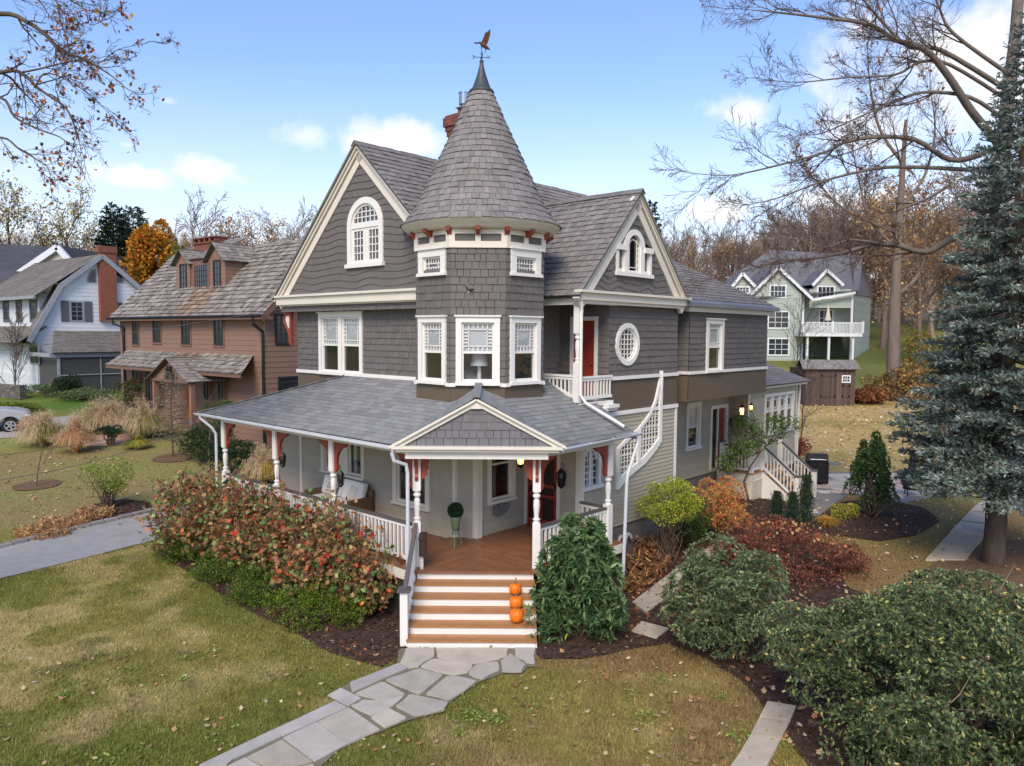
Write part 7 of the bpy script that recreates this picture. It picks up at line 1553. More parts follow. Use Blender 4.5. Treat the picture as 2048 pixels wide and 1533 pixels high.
# brown dried perennials
def dried(p, R_, h, n, label, seed, cols=None, grp='dried brown perennials in the beds', L0=.17):
    r = np.random.default_rng(seed); p = np.asarray(p, float); p = V(p[0], p[1], float(gz(p[0], p[1])) + .02); o = empty('dried_perennial', tuple(p), 0, label, 'plant', grp); a = r.uniform(0, 2 * pi, n); k = np.sqrt(r.random(n)); P = np.stack([np.cos(a) * k * R_[0], np.sin(a) * k * R_[1], r.random(n) ** 1.5 * h], 1); D = rdir(n, r, .15); L = r.uniform(.5, 1.2, n) * L0; polys('withered_leaves', leafquads(P, D, L, L * .28, seed, LANC, curl=-.4), jitcol(pick(cols or RUSTS + [c(176, 120, 78)], [2, 2, 3, 1, 1], n, r), n, .2, seed), LEAF, o)
    mb = MB(); stems(mb, (0, 0, 0), [V(r.normal() * R_[0] * .5, r.normal() * R_[1] * .5, h * r.uniform(.7, 1.1)) for _ in range(10)], .008, .003, r); mb.build('stems', TWIG, o)
for i, (px, py, R_, h, lb) in enumerate(((1285, 1150, (.6, .7), .42, 'brown withered perennials next to the slab path'), (1310, 1115, (.6, .6), .5, 'brown withered perennials behind the white downspout'), (1350, 1085, (.55, .6), .55, 'brown withered perennials in front of the stone foundation'), (1262, 1180, (.4, .4), .3, 'brown withered perennials nearest the viburnum'))): dried(P0(px, py), R_, h, 900, lb, 110 + i)
for i, (px, py, R_, h, lb) in enumerate(((85, 1072, (.75, .5), .22, 'straw brown dead leaf clump at the near end of the driveway bed'), (130, 1055, (.7, .5), .25, 'straw brown dead leaf clump in the middle of the driveway bed'), (185, 1036, (.6, .45), .25, 'straw brown dead leaf clump next to the open green shrub'))): dried(P0(px, py), R_, h, 1300, lb, 120 + i, [c(196, 150, 100), c(176, 128, 84), c(210, 170, 122), c(150, 110, 76), c(220, 186, 144)], 'dead leaf clumps beside the driveway', .12)
# small tree by the deck
def small_tree(name, p, pts, tips, r0, n, leaf, cols, wts, label, seed, spread, cat='tree', asp=.5, group=None, bark=TWIG, tmpl=D4):
    r = np.random.default_rng(seed); p = np.asarray(p, float); o = empty(name, tuple(p), 0, label, cat, group); mb = MB(); mb.tube([np.asarray(q, float) for q in pts], list(np.linspace(r0, r0 * .5, len(pts))), 6); mb.build('trunk', bark, o, smooth=True); mb = MB(); b = np.asarray(pts[-1], float)
    ends = []
    for t in tips:
        t = np.asarray(t, float); m = (b + t) / 2 + r.normal(size=3) * .12; mb.tube([b, m, t], [r0 * .45, r0 * .3, r0 * .12], 5); ends.append(t)
        for k in range(5): e = m + (t - m) * r.random() + r.normal(size=3) * spread * .8; mb.tube([m + (t - m) * .3, e], [r0 * .18, .004], 4); ends.append(e)
    mb.build('branches', bark, o)
    if n: E_ = np.array(ends); ii = r.integers(0, len(E_), n); P = E_[ii] + r.normal(size=(n, 3)) * spread * .5 * np.array([1, 1, .55]); L = leaf * r.uniform(.7, 1.2, n); polys('foliage', leafquads(P, rdir(n, r, .0), L, L * asp, seed, tmpl), jitcol(pick(cols, wts, n, r), n, .2), LEAF, o)
    return o
q = wor((13.2, -1.15, .05)); F_ = lambda px, py, dy=0.: V(*(aty(px, py, q[1] + dy) - q))
small_tree('small_tree', q, [V(0, 0, 0), F_(1497, 1000), F_(1488, 965), F_(1500, 935), F_(1520, 905)], [F_(1460, 900, -.3), F_(1450, 935, .2), F_(1500, 850), F_(1530, 870, .3), F_(1560, 840), F_(1585, 842, .2), F_(1490, 910, -.5), F_(1475, 840, .2)], .05, 4600, .085, [c(96, 122, 62), c(72, 100, 50), c(130, 148, 76)], [3, 3, 1.5], 'small crooked green tree leaning in front of the rear deck', 130, .3)
shrub('open_green_shrub', P0(215, 1018), (1.0, .9, .85), 2600, .075, [c(146, 158, 72), c(118, 136, 60), c(172, 178, 92)], [3, 2, 1], 'airy yellow green shrub in the bed beside the driveway', seed=131, zc=.95, nc=24, cr=.25, nst=14, asp=.45)
o, P, d = whorls('mugo_pine', ground(222, 893), (.62, .6, .26), 420, 12, .09, [c(62, 92, 66), c(48, 76, 54)], [1, 1], 'small flat topped pine on a short stem beside the paver walk', 132, cat='tree', zc=.72, asp=.1, droop=0, nc=14, cr=.4, trunk=.04, z0=-.2)
# spruce
def spruce(name, p, H, R0, zlow, label, seed, cols, wts, nb=150, sub=18, need=.15, hang=.25, tr=.28, cat='tree', group=None, npt=10, pw=.85, lean=0.):
    r = np.random.default_rng(seed); p = np.asarray(p, float); o = empty(name, tuple(p), 0, label, cat, group); mb = MB(); mb.tube([V(0, 0, -.3), V(.02, 0, .3), V(lean * .5, 0, H * .5), V(lean, 0, H)], [tr * 1.25, tr, tr * .55, .02], 10); mb.build('trunk', BARK, o, smooth=True); mb = MB(); Pn, Dn, Tn = [], [], []
    for i in range(nb):
        t = (i + r.random()) / nb; z = zlow + (H - zlow) * (t ** 1.15); a = i * 2.39996 + r.normal() * .25; L = R0 * (1 - t) ** pw * r.uniform(.75, 1.12) + .18; d = V(cos(a), sin(a), 0); s = V(-sin(a), cos(a), 0); nS = 5
        pts = [V(lean * z / H, 0, z) + d * L * u + UP * (-hang * L * (u * 1.5 - u * u * 1.05) + .18 * (t - .3) * L * u) for u in np.linspace(0, 1, nS + 1)]; mb.tube(pts, list(np.linspace(.035 * L / 3 + .006, .006, nS + 1)), 4, cap=False)
        ks = max(4, int(sub * L / 2.4)); tone = r.uniform(.8, 1.18)
        for j in range(ks):
            u = .22 + .78 * (j + r.random()) / ks; x = u * nS; k = min(nS - 1, int(x)); b = pts[k] + (pts[k + 1] - pts[k]) * (x - k); sgn = 1 if j % 2 else -1; tl = L * .34 * (1.12 - u * .75) * r.uniform(.6, 1.15) + .1; dv = nrm(d * .75 + s * sgn * r.uniform(.5, 1.1) + UP * r.uniform(-.35, .2)); nt_ = max(4, int(npt * tl / .5)); uu = r.random((nt_, 1)); q_ = b + dv * tl * uu + r.normal(size=(nt_, 3)) * .022 + UP * (-.12 * tl * uu ** 2); Pn.append(q_); Dn.append(np.repeat((dv * .9)[None], nt_, 0) + r.normal(size=(nt_, 3)) * .55 + UP * .18); Tn.append(np.full(nt_, tone * (.82 + .36 * u)))
    mb.build('branches', BARK, o); P, D, T = np.concatenate(Pn), np.concatenate(Dn), np.concatenate(Tn); n = len(P); L = need * r.uniform(.7, 1.2, n); polys('needles', leafquads(P, D, L, L * .33, seed, ((0, .25), (.5, .5), (1, 0), (.5, -.5), (0, -.25))), jitcol(pick(cols, wts, n, r) * T[:, None], n, .16), LEAF, o); return o
SPC = [c(128, 142, 134), c(94, 106, 98), c(160, 172, 160), c(108, 92, 72)]
spruce('blue_spruce', ground(1985, 1128), 14.3, 2.55, 2.35, 'tall blue spruce with drooping branches at the right edge', 140, SPC, [4, 4, 1.6, .7], nb=250, sub=46, npt=20, need=.125, hang=.28, tr=.27, pw=.8, lean=.35)
# ---- big bare tree behind the spruce: limbs follow the photo at their own depth
def px3(path, Y0, Y1): n = len(path); return [aty(px, py, Y0 + (Y1 - Y0) * i / (n - 1)) for i, (px, py) in enumerate(path)]
def limb_tree(name, base, trunk, limbs, seed, label, twQ, leafn=0, leaf=.12, cols=None, wts=None, bark=BARK, trunk_r=(.4, .2), smooth_n=4, lr=.64):
    rs = np.random.default_rng(seed); o = empty(name, tuple(base), 0, label, 'tree'); b0 = np.asarray(base, float); mb = MB()
    def smooth(P):
        P = np.array(P); n = len(P); t = np.arange(n); tt = np.linspace(0, n - 1, (n - 1) * smooth_n + 1); out = []
        for x in tt:
            i = min(n - 2, int(x)); f = x - i; p0, p1, p2, p3 = P[max(0, i - 1)], P[i], P[i + 1], P[min(n - 1, i + 2)]; out.append(.5 * ((2 * p1) + (-p0 + p2) * f + (2 * p0 - 5 * p1 + 4 * p2 - p3) * f * f + (-p0 + 3 * p1 - 3 * p2 + p3) * f ** 3))
        return np.array(out)
    T = smooth(trunk) - b0; mb.tube(T, list(np.linspace(*trunk_r, len(T))), 10); mb.build('trunk', bark, o, smooth=True); mk = MB(); ml = MB(); out, lv = [], []
    for path, ra, rb, kids, ln in limbs:
        Lp = smooth(path) - b0; n = len(Lp); rr = np.linspace(ra, rb, n); 
        rr = rr * lr; ml.tube(Lp, list(rr), 7)
        for j in range(kids):
            t = .22 + .78 * (j + rs.random()) / kids; i = min(n - 2, int(t * (n - 1))); d = nrm(Lp[i + 1] - Lp[i]); a = rs.normal(size=3); a = nrm(a - d * (a @ d)); an = rs.uniform(.35, .8); grow(out, Lp[i], nrm(d * cos(an) + a * sin(an) + UP * .1), ln * rs.uniform(.5, 1.2) * (1.25 - .55 * t), max(.007, min(.024, rr[i] * .6)), 0, twQ, rs, lv)
        grow(out, Lp[-1], nrm(Lp[-1] - Lp[-2]), ln * .8, max(.008, rb * .9), 0, twQ, rs, lv)
    for pts, rad, lev in out: mk.tube(pts, rad, 4 if lev == 0 else 3, cap=False)
    ml.build('limbs', bark, o, smooth=True); mk.build('twigs', TWIG, o)
    if leafn: r = rs; ii = r.integers(0, len(lv), leafn); P = np.array([lv[i][0] for i in ii]) + r.normal(size=(leafn, 3)) * .05; polys('foliage', leafquads(P, rdir(leafn, r, -.8), leaf * r.uniform(.6, 1.2, leafn), leaf * .8, seed, LOBE), jitcol(pick(cols, wts, leafn, r), leafn, .2), LEAF, o)
    return o
TWQ = dict(n=3, seg=[6, 4, 3], wig=[.13, .16, .2], up=[.03, .03, .02], tip=.3, rmin=.005, kids=[10, 6], t0=[.15, .2], ang=[.6, .65], ratio=[.58, .5], rr=.6)
YT = 22.; tb = V(aty(2000, 900, YT)[0], YT, 0); tb[2] = float(gz(tb[0], tb[1])) 
limb_tree('bare_shade_tree', tb, [tb, aty(2000, 700, YT), aty(2000, 400, YT), aty(2012, 230, YT), aty(2032, 60, YT), aty(2045, -150, YT)], [
    (px3([(2005, 290), (1960, 310), (1900, 320), (1830, 280), (1750, 275), (1690, 285), (1650, 305), (1560, 330), (1470, 350), (1415, 350)], YT, 20), .15, .012, 16, 1.7),
    (px3([(2003, 345), (1880, 337), (1780, 335), (1715, 345), (1640, 365), (1560, 395), (1500, 410)], YT, 20.5), .11, .012, 12, 1.5),
    (px3([(2008, 300), (1945, 225), (1895, 150), (1850, 100), (1790, 80), (1740, 50), (1640, 35), (1550, 25), (1500, 20)], YT, 20), .20, .012, 16, 1.8),
    (px3([(2010, 240), (1940, 195), (1850, 185), (1800, 200), (1740, 225), (1650, 265), (1620, 270)], YT, 21), .10, .012, 10, 1.5),
    (px3([(2015, 200), (1900, 130), (1840, 125), (1790, 150), (1700, 155), (1600, 165), (1535, 160)], YT, 20), .09, .010, 12, 1.4),
    (px3([(2015, 180), (1880, 100), (1820, 95), (1770, 50), (1720, -10), (1680, -80)], YT, 21), .12, .02, 9, 1.8),
    (px3([(2020, 150), (1910, 70), (1880, 20), (1850, -60)], YT, 22), .1, .02, 7, 1.6),
    (px3([(2000, 430), (1900, 480), (1850, 505), (1790, 490), (1740, 490), (1690, 505), (1620, 518), (1560, 520), (1530, 530), (1460, 550)], YT, 21), .17, .014, 18, 1.6),
    (px3([(1760, 488), (1700, 480), (1650, 495), (1600, 480), (1540, 470)], 21.5, 20.5), .06, .01, 8, 1.3),
    (px3([(1900, 370), (1850, 400), (1790, 425), (1765, 470), (1740, 500)], YT, 21.5), .08, .03, 5, 1.2)], 150, 'large bare shade tree reaching over the yard from behind the blue spruce', TWQ, leafn=70, leaf=.08, cols=[c(150, 84, 50), c(176, 100, 56)], wts=[1, 1], trunk_r=(.3, .12), bark=mat('grey_limb_bark', c(120, 110, 102), rough=.95, var=.35, vs=7, bump=.8, bs=25, spec=.1))
YS_ = 14.5; sb = V(aty(-330, 900, YS_)[0], YS_, 0)
limb_tree('sycamore_tree', sb, [sb, sb + V(0, 0, 4), V(*aty(-300, 300, YS_)), V(*aty(-260, -200, YS_))], [
    (px3([(-300, 160), (-150, 60), (0, 28), (55, 45), (90, 70), (120, 100), (170, 120), (220, 150), (250, 175)], YS_, 14), .09, .01, 13, .9),
    (px3([(-300, 260), (-150, 170), (0, 145), (40, 145), (80, 180), (130, 215), (150, 255), (160, 290)], YS_, 14), .08, .009, 11, .85),
    (px3([(45, 145), (80, 138), (120, 128), (160, 120), (200, 125), (235, 100), (290, 88)], 14.2, 13.8), .03, .006, 9, .7),
    (px3([(70, 175), (85, 150), (110, 150), (150, 170), (190, 200), (230, 240)], 14.1, 14.3), .028, .006, 8, .65),
    (px3([(-280, 250), (-100, 200), (0, 195), (30, 235), (80, 260), (120, 275), (150, 300)], YS_, 13.8), .06, .008, 8, .8),
    (px3([(-280, 60), (-100, -30), (50, -20), (110, 0), (120, 40), (135, 80)], YS_, 14.3), .06, .01, 8, .8),
    (px3([(100, -30), (140, 0), (170, 20), (180, 50), (210, 40)], 14.5, 14), .03, .006, 7, .7),
    (px3([(-250, 330), (-100, 290), (0, 275), (40, 300), (90, 330), (100, 350)], YS_, 14.2), .05, .007, 7, .7)], 151, 'sycamore branches with a few orange leaves hanging in from the top left', dict(TWQ, wig=[.22, .25, .25], kids=[6, 4], up=[-.02, -.02, 0], rmin=.004), leafn=620, leaf=.085, cols=[c(150, 92, 48), c(190, 112, 52), c(112, 74, 48), c(196, 160, 62)], wts=[3, 3, 3, 1.2], trunk_r=(.3, .14))
# tall straight trunk in the back yard
q = ground(1785, 800); YQ = q[1]
limb_tree('tall_tulip_tree', q, [q, q + V(0, 0, .8), V(*aty(1790, 600, YQ)), V(*aty(1800, 420, YQ)), V(*aty(1812, 240, YQ))], [
    (px3([(1793, 590), (1830, 560), (1850, 500), (1840, 420)], YQ, YQ + 1), .28, .05, 8, 3.2), (px3([(1795, 500), (1740, 440), (1720, 370), (1705, 300)], YQ, YQ), .22, .04, 9, 3.2), (px3([(1800, 420), (1850, 350), (1870, 260), (1860, 180)], YQ, YQ), .2, .04, 8, 3), (px3([(1808, 330), (1760, 260), (1740, 170), (1735, 90)], YQ, YQ), .2, .04, 9, 3), (px3([(1800, 470), (1690, 420), (1640, 370), (1600, 330)], YQ, YQ - 2), .16, .03, 9, 2.6)], 152, 'tall tree with a thick pale straight trunk behind the shed', dict(TWQ, rmin=.012, kids=[8, 6]), leafn=500, leaf=.22, cols=[c(176, 120, 60), c(150, 98, 56)], wts=[1, 1], bark=BARK2, trunk_r=(.62, .10))
# ---- background trees
FARQ = dict(rmin=.022, kids=[13, 9, 7])
def backtree(px, ptop, Y, seed, kind, label, group=None):
    x = aty(px, 500, Y)[0]; zt = aty(px, ptop, Y)[2]; z = float(gz(x, Y)); H = zt - z; p = V(x, Y, z)
    if kind in PRO: 
        src, Hs = PRO[kind]; o = copy_tree(src); o.location = tuple(p); s = H / Hs; o.scale = (s * random.uniform(.85, 1.15), s, s); o.rotation_euler = (0, 0, random.uniform(0, 6)); o['label'] = label
    else:
        if kind[:4] == 'bare': o = tree('bare_tree', p, H * .72, .018 * H, seed, label, Q=dict(FARQ, ang=[.5, .55, .7], ratio=[.62, .5, .42], up=[.03, .07, .03, .02], wig=[.05, .09, .14, .2]), bark=FTW)
        elif kind[:4] == 'thin': o = tree('autumn_tree', p, H * .74, .015 * H, seed, label, Q=FARQ, bark=FTW, leafn=2600, leaf=.2, cols=[c(196, 154, 106), c(172, 132, 96), c(204, 168, 116)], wts=[1, 1, 1])
        elif kind[:4] == 'pale': o = tree('pale_leaved_tree', p, H * .76, .017 * H, seed, label, Q=dict(FARQ, ang=[.6, .6, .7]), leafn=2600, leaf=.24, cols=[c(206, 190, 126), c(180, 160, 92), c(196, 160, 100)], wts=[1, 1, .5], bark=BARK)
        PRO[kind] = (o, H)
    if group: o['group'] = group
    return o
PRO = {}
for px, pt, Y, sd, kd, lb in ((130, 385, 78, 1, 'pale1', 'tall pale leaved tree behind the white house at the left edge'), (35, 350, 74, 2, 'pale2', 'tallest pale leaved tree at the far left behind the dark roof'), (405, 375, 70, 3, 'bare1', 'wide bare grey tree rising behind the brown house chimney'), (345, 430, 84, 4, 'bare2', 'slim bare tree behind the orange maple'), (455, 430, 80, 0, 'bare2', 'bare tree right of the brown house chimney'), (510, 402, 72, 5, 'thin1', 'rusty brown oak above the brown house roof'), (585, 395, 90, 6, 'bare3', 'crooked bare tree beside the left gable edge'), (640, 405, 95, 0, 'bare2', 'small bare tree top touching the gable edge'), (590, 440, 80, 7, 'thin2', 'orange brown tree behind the brown house ridge'), (180, 470, 72, 0, 'thin2', 'low orange brown tree between the two left houses'), (225, 480, 76, 0, 'thin1', 'rusty tree behind the white house chimney'), (480, 440, 84, 0, 'thin2', 'amber tree left of the rusty oak'), (620, 450, 74, 0, 'thin1', 'brown tree low behind the gable edge')):
    backtree(px, pt, Y, sd, kd, lb)
for i in range(54):
    px = 1325 + i * 14 + random.uniform(-8, 8); pt = random.uniform(412, 470) - (40 if px > 1600 else 0); Y = random.uniform(92, 120)
    backtree(px, pt, Y, 0, random.choice(['bare1', 'bare2', 'bare3', 'bare2', 'thin1']), 'bare brown tree in the wood behind the green house', 'bare trees in the wood behind the green house')
for i in range(34):
    px = -60 + i * 22 + random.uniform(-10, 10); pt = random.uniform(445, 500); Y = random.uniform(98, 130)
    backtree(px, pt, Y, 0, random.choice(['bare1', 'bare3', 'thin1', 'thin2', 'bare2']), 'brown tree in the distant row behind the left houses', 'distant trees behind the left houses')
for px, pt, Y, kd, lb in ((1772, 330, 86, 'thin2', 'tall orange brown tree left of the thick trunk'), (1850, 320, 70, 'thin1', 'tall orange brown tree right of the thick trunk'), (1800, 420, 88, 'thin2', 'orange tree behind the thick trunk'), (1900, 360, 66, 'thin2', 'orange brown tree hidden behind the blue spruce'), (1690, 330, 86, 'bare1', 'tall bare tree above the green house roof'), (1640, 380, 90, 'bare3', 'bare tree behind the green house dormer'), (1560, 400, 92, 'bare1', 'bare tree behind the green house gable'), (1960, 300, 70, 'bare1', 'tall bare tree behind the spruce tip'), (2030, 200, 60, 'bare3', 'tallest bare tree at the right edge')):
    backtree(px, pt, Y, 0, kd, lb)
def crown_tree(name, p, H, Rx, n, leaf, cols, wts, label, seed, base=.25, nc=40, cr=.3):
    o = shrub(name, p, (Rx, Rx, H * (1 - base) / 2), n, leaf, cols, wts, label, 'tree', seed, nc=nc, cr=cr, zc=H * base + H * (1 - base) / 2, nst=10, asp=.8, z0=-1); mb = MB(); mb.tube([V(0, 0, -.3), V(0, 0, H * .6)], [.025 * H, .01 * H], 7); mb.build('trunk', BARK, o); return o
def at_top(px, ptop, Y): x = aty(px, 500, Y)[0]; z = float(gz(x, Y)); return V(x, Y, z), aty(px, ptop, Y)[2] - z
p, H = at_top(308, 430, 66); crown_tree('orange_maple', p, H, 2.9, 11000, .3, [c(206, 132, 46), c(186, 146, 52), c(150, 130, 48), c(196, 100, 42)], [4, 3, 2, 1.2], 'bright orange maple behind the brown house', 160)
p, H = at_top(352, 490, 64); crown_tree('green_maple', p, H, 1.6, 4000, .28, [c(126, 128, 50), c(96, 110, 46)], [1, 1], 'green yellow tree at the right foot of the orange maple', 161, base=.1)
p, H = at_top(228, 410, 76); spruce('dark_pine', p, H, 2.6, H * .35, 'dark evergreen beside the orange maple', 162, [c(50, 66, 50), c(38, 52, 40)], [1, 1], nb=110, sub=20, npt=9, need=.4, hang=.1, pw=.5)
p, H = at_top(268, 415, 84); spruce('dark_pine', p, H, 2.4, H * .4, 'lighter evergreen partly hidden behind the orange maple', 163, [c(84, 98, 76), c(66, 80, 60)], [1, 1], nb=90, sub=16, npt=7, need=.45, hang=0, pw=.4)
p, H = at_top(1303, 405, 74); spruce('dark_pine', p, H, 2.8, H * .2, 'dark spruce rising behind the right gable', 164, [c(62, 76, 58), c(48, 62, 48)], [1, 1], nb=120, sub=18, npt=8, need=.4, hang=.25)
for i, (px, py, Y, Rx, Rz, cl, lb) in enumerate(((1770, 720, 53, 1.7, 1.2, [c(166, 130, 84), c(144, 106, 72), c(128, 116, 74)], 'orange brown undergrowth left of the thick trunk'), (1835, 740, 52, 2.0, 1.6, [c(182, 142, 84), c(154, 112, 72), c(122, 116, 70)], 'orange brown undergrowth right of the thick trunk'), (1835, 640, 60, 2.4, 2.8, [c(112, 118, 58), c(150, 120, 58)], 'olive thicket behind the thick trunk'), (1740, 775, 51, 1.2, .7, [c(160, 104, 66), c(130, 84, 58)], 'low brown brush right of the shed'))):
    p = aty(px, py, Y); shrub('undergrowth_shrub', V(p[0], Y, float(gz(p[0], Y))), (Rx, Rx, Rz), 2600, .2, cl, [1] * len(cl), lb, seed=170 + i, zc=Rz * .7, asp=.7)
# left side planting by the neighbours
for i, (px, py, w_, h_, Y, cl, lb, nm) in enumerate(((255, 810, .9, 2.6, 38, [c(62, 82, 46), c(82, 98, 52), c(110, 84, 54)], 'dark evergreen shrub at the left corner of the brown house', 'evergreen_shrub'), (472, 885, 1.3, 1.6, 28.5, [c(40, 58, 38), c(56, 78, 48)], 'dark round evergreen behind the far porch post', 'evergreen_shrub'), (405, 855, 1.1, 1.6, 30.5, [c(52, 70, 42), c(70, 92, 52)], 'dark yew in front of the brown house door', 'evergreen_shrub'), (440, 790, .8, 2.6, 31, [c(66, 92, 48), c(84, 110, 58)], 'upright green shrub against the brown house wall', 'evergreen_shrub'), (100, 765, 2.6, .8, 46, [c(84, 104, 76), c(60, 84, 60), c(140, 150, 96)], 'bank of pale green ground shrubs by the white house porch', 'evergreen_shrub'), (165, 760, 2.0, .7, 45, [c(90, 108, 72), c(120, 130, 84)], 'low pale shrub below the screened porch', 'evergreen_shrub'), (28, 810, 1.6, .6, 41, [c(130, 140, 56), c(104, 120, 52)], 'low yellow green shrub behind the car', 'yellow_green_shrub'), (230, 800, .9, 1.1, 37, [c(150, 96, 62), c(120, 84, 58)], 'rusty shrub beside the brown house corner', 'rusty_shrub'), (130, 745, .9, 1.6, 45.5, [c(44, 60, 44), c(60, 76, 52)], 'dark ivy mass against the white house wall', 'ivy_mass'))):
    p = aty(px, py, Y); shrub(nm, V(p[0], Y, float(gz(p[0], Y))), (w_, w_ * .8, h_ * .5), 3200, .11, cl, [1] * len(cl), lb, seed=180 + i, zc=h_ * .5, asp=.5)
p, _ = at_top(198, 800, 38); spruce('young_blue_spruce', p, 1.35, .5, .1, 'tiny blue spruce on the neighbours green lawn', 190, SPC, [1, 1, 1, 0], nb=60, sub=12, npt=8, need=.12, tr=.03)
p = ground(345, 915); spruce('young_larch', p, 3.6, .8, .6, 'thin sparse grey green conifer in a mulch ring', 191, [c(130, 136, 116), c(104, 112, 92)], [1, 1], nb=70, sub=8, npt=5, need=.1, hang=-.2, tr=.035)
SAPQ = dict(n=3, seg=[6, 5, 3], kids=[13, 7], t0=[.3, .2], ang=[.7, .7], ratio=[.55, .45], rmin=.007, wig=[.06, .12, .2], up=[.04, .05, .02])
tree('bare_sapling', ground(420, 950), 2.9, .05, 192, 'bare pale branching sapling left of the far porch post', Q=SAPQ, bark=BARK2); tree('bare_sapling', ground(72, 975), 2.2, .025, 193, 'very thin bare sapling in a mulch ring on the left lawn', Q=dict(SAPQ, kids=[4, 3], ang=[.3, .4]))
tree('bare_shrub', ground(30, 790) + V(0, 0, -.2), 4.6, .05, 194, 'tan bare multi stemmed shrub in front of the white house', Q=dict(SAPQ, kids=[22, 8], t0=[.08, .2], ang=[.35, .5], rmin=.012), bark=BARK2); tree('bare_sapling', V(*ground(1600, 905)), 4.2, .05, 195, 'bare sapling right of the sunroom corner', Q=SAPQ); p = aty(1588, 715, 58); tree('bare_sapling', V(p[0], 58, float(gz(p[0], 58))), 6.2, .07, 196, 'bare thin tree in front of the green house', Q=dict(SAPQ, rmin=.014))
p = aty(480, 985, 17.8); o = empty('porch_finial_lamp', tuple(wor((-2.4, 6.9, 0))), 0, 'white post lamp with dark cap among the hydrangeas', 'lamp post'); mb = MB(); mb.box((-.05, -.05, 0), (.05, .05, 1.72)); mb.box((-.1, -.1, 1.72), (.1, .1, 1.95)); mb.build('lamp_post', WHITE, o); mb = MB(); mb.lathe([(1.95, .16), (1.98, .16), (2.06, .04)], n=8); mb.build('lamp_cap', BLACK, o)
# stone wall, wires, grill, chiminea
mb = MB(); W0 = aty(-60, 790, 47); W1 = aty(40, 788, 45); fr = Fr(V(W0[0], W0[1], float(gz(W0[0], 47)) - .1), V(W1[0] - W0[0], W1[1] - W0[1], 0), UP); L_ = np.linalg.norm(W1 - W0)
for k in range(6):
    x = -random.random() * .4
    while x < L_: w_ = random.uniform(.3, .6); v = random.uniform(.75, 1.2); mb.fbox(fr, max(0, x), min(L_, x + w_ - .02), k * .14, k * .14 + .125, -.4, random.random() * .04, (v, v, v)); x += w_
tag(mb.build('stone_wall', STONE), 'low dry stone wall at the left edge beside the green lawn', 'wall')
for i, (a, b, sag, lb) in enumerate(((aty(-300, 735, 22), V(*wor((0, 7.35, 6.75))), .12, 'thin overhead cable running to the left gable corner'), (aty(-300, 935, 16), V(*wor((-2., 9.2, 3.5))), .25, 'lower thin cable crossing the grasses to the porch eave'), (aty(-300, 985, 15.), V(*wor((-2., 9.1, 3.35))), .45, 'lowest sagging cable crossing the left lawn'))):
    mb = MB(); mb.tube([a + (b - a) * t - UP * sag * 4 * t * (1 - t) for t in np.linspace(0, 1, 16)], .008, 4); tag(mb.build('overhead_wire', mat('cable_rubber', c(96, 92, 90), rough=.7)), lb, 'cable', 'overhead cables on the left')
gq = ground(1632, 968); o = empty('gas_grill', tuple(gq), RD(-12), 'black gas grill with lid down on the stone patio', 'grill'); mb = MB(); fr = Fr((0, -.3, 0), (1, 0, 0), UP, (0, -1, 0)); mb.box((-.42, -.28, .08), (.42, .28, .85)); mb.build('grill_cabinet', BLACK, o, bevel=.015)
mb = MB(); mb.prism(Fr((-.4, 0, .85), (0, 1, 0), UP, (1, 0, 0)), [(-.3, 0), (.3, 0), (.3, .2), (.16, .38), (-.12, .38), (-.3, .16)], 0, .8); mb.build('grill_lid', BLACK, o, bevel=.02)
for s in (-1, 1): mb = MB(); mb.box((s * .66 - .22, -.25, .82), (s * .66 + .22, .25, .87)); mb.build('side_shelf', GM, o)
mb = MB(); mb.tube([(-.3, -.36, 1.05), (.3, -.36, 1.05)], .02, 6); mb.build('lid_handle', MATS['stainless_steel'], o)
for s in (-1, 1): mb = MB(); f_ = Fr((s * .36, -.2, .06), (0, 1, 0), UP); mb.prism(f_, [(.06 * cos(t), .06 * sin(t)) for t in np.linspace(0, 2 * pi, 12, endpoint=False)], -.02, .02); mb.build('caster', BLACK, o)
o = empty('flower_pot', tuple(wor((19.3, -.5, .05))), 0, 'terracotta pot of soil standing behind the grill', 'pot'); mb = MB(); mb.lathe([(0, .16), (.5, .24), (.55, .27), (.62, .27), (.62, .22), (.55, .2)], n=16); mb.build('clay_pot', mat('terracotta', c(160, 84, 58), rough=.8), o)
cq = ground(1822, 992); o = empty('chiminea', tuple(cq), RD(-20), 'dark chiminea with tapering chimney behind the holly', 'chiminea'); CHM = mat('dark_cast_clay', c(60, 58, 64), rough=.6, var=.2); mb = MB(); mb.lathe([(.25, .12), (.3, .25), (.45, .36), (.6, .38), (.78, .3), (.9, .17), (1.1, .13), (1.5, .105), (1.6, .13), (1.62, .13)], n=20); mb.build('chiminea_body', CHM, o, smooth=True)
mb = MB()
for k in range(3): a = 2 * pi * k / 3; mb.tube([(.3 * cos(a), .3 * sin(a), .34), (.36 * cos(a), .36 * sin(a), 0)], .02, 5)
mb.lathe([(.26, .3), (.3, .3)], n=16); mb.build('iron_stand', BLACK, o)
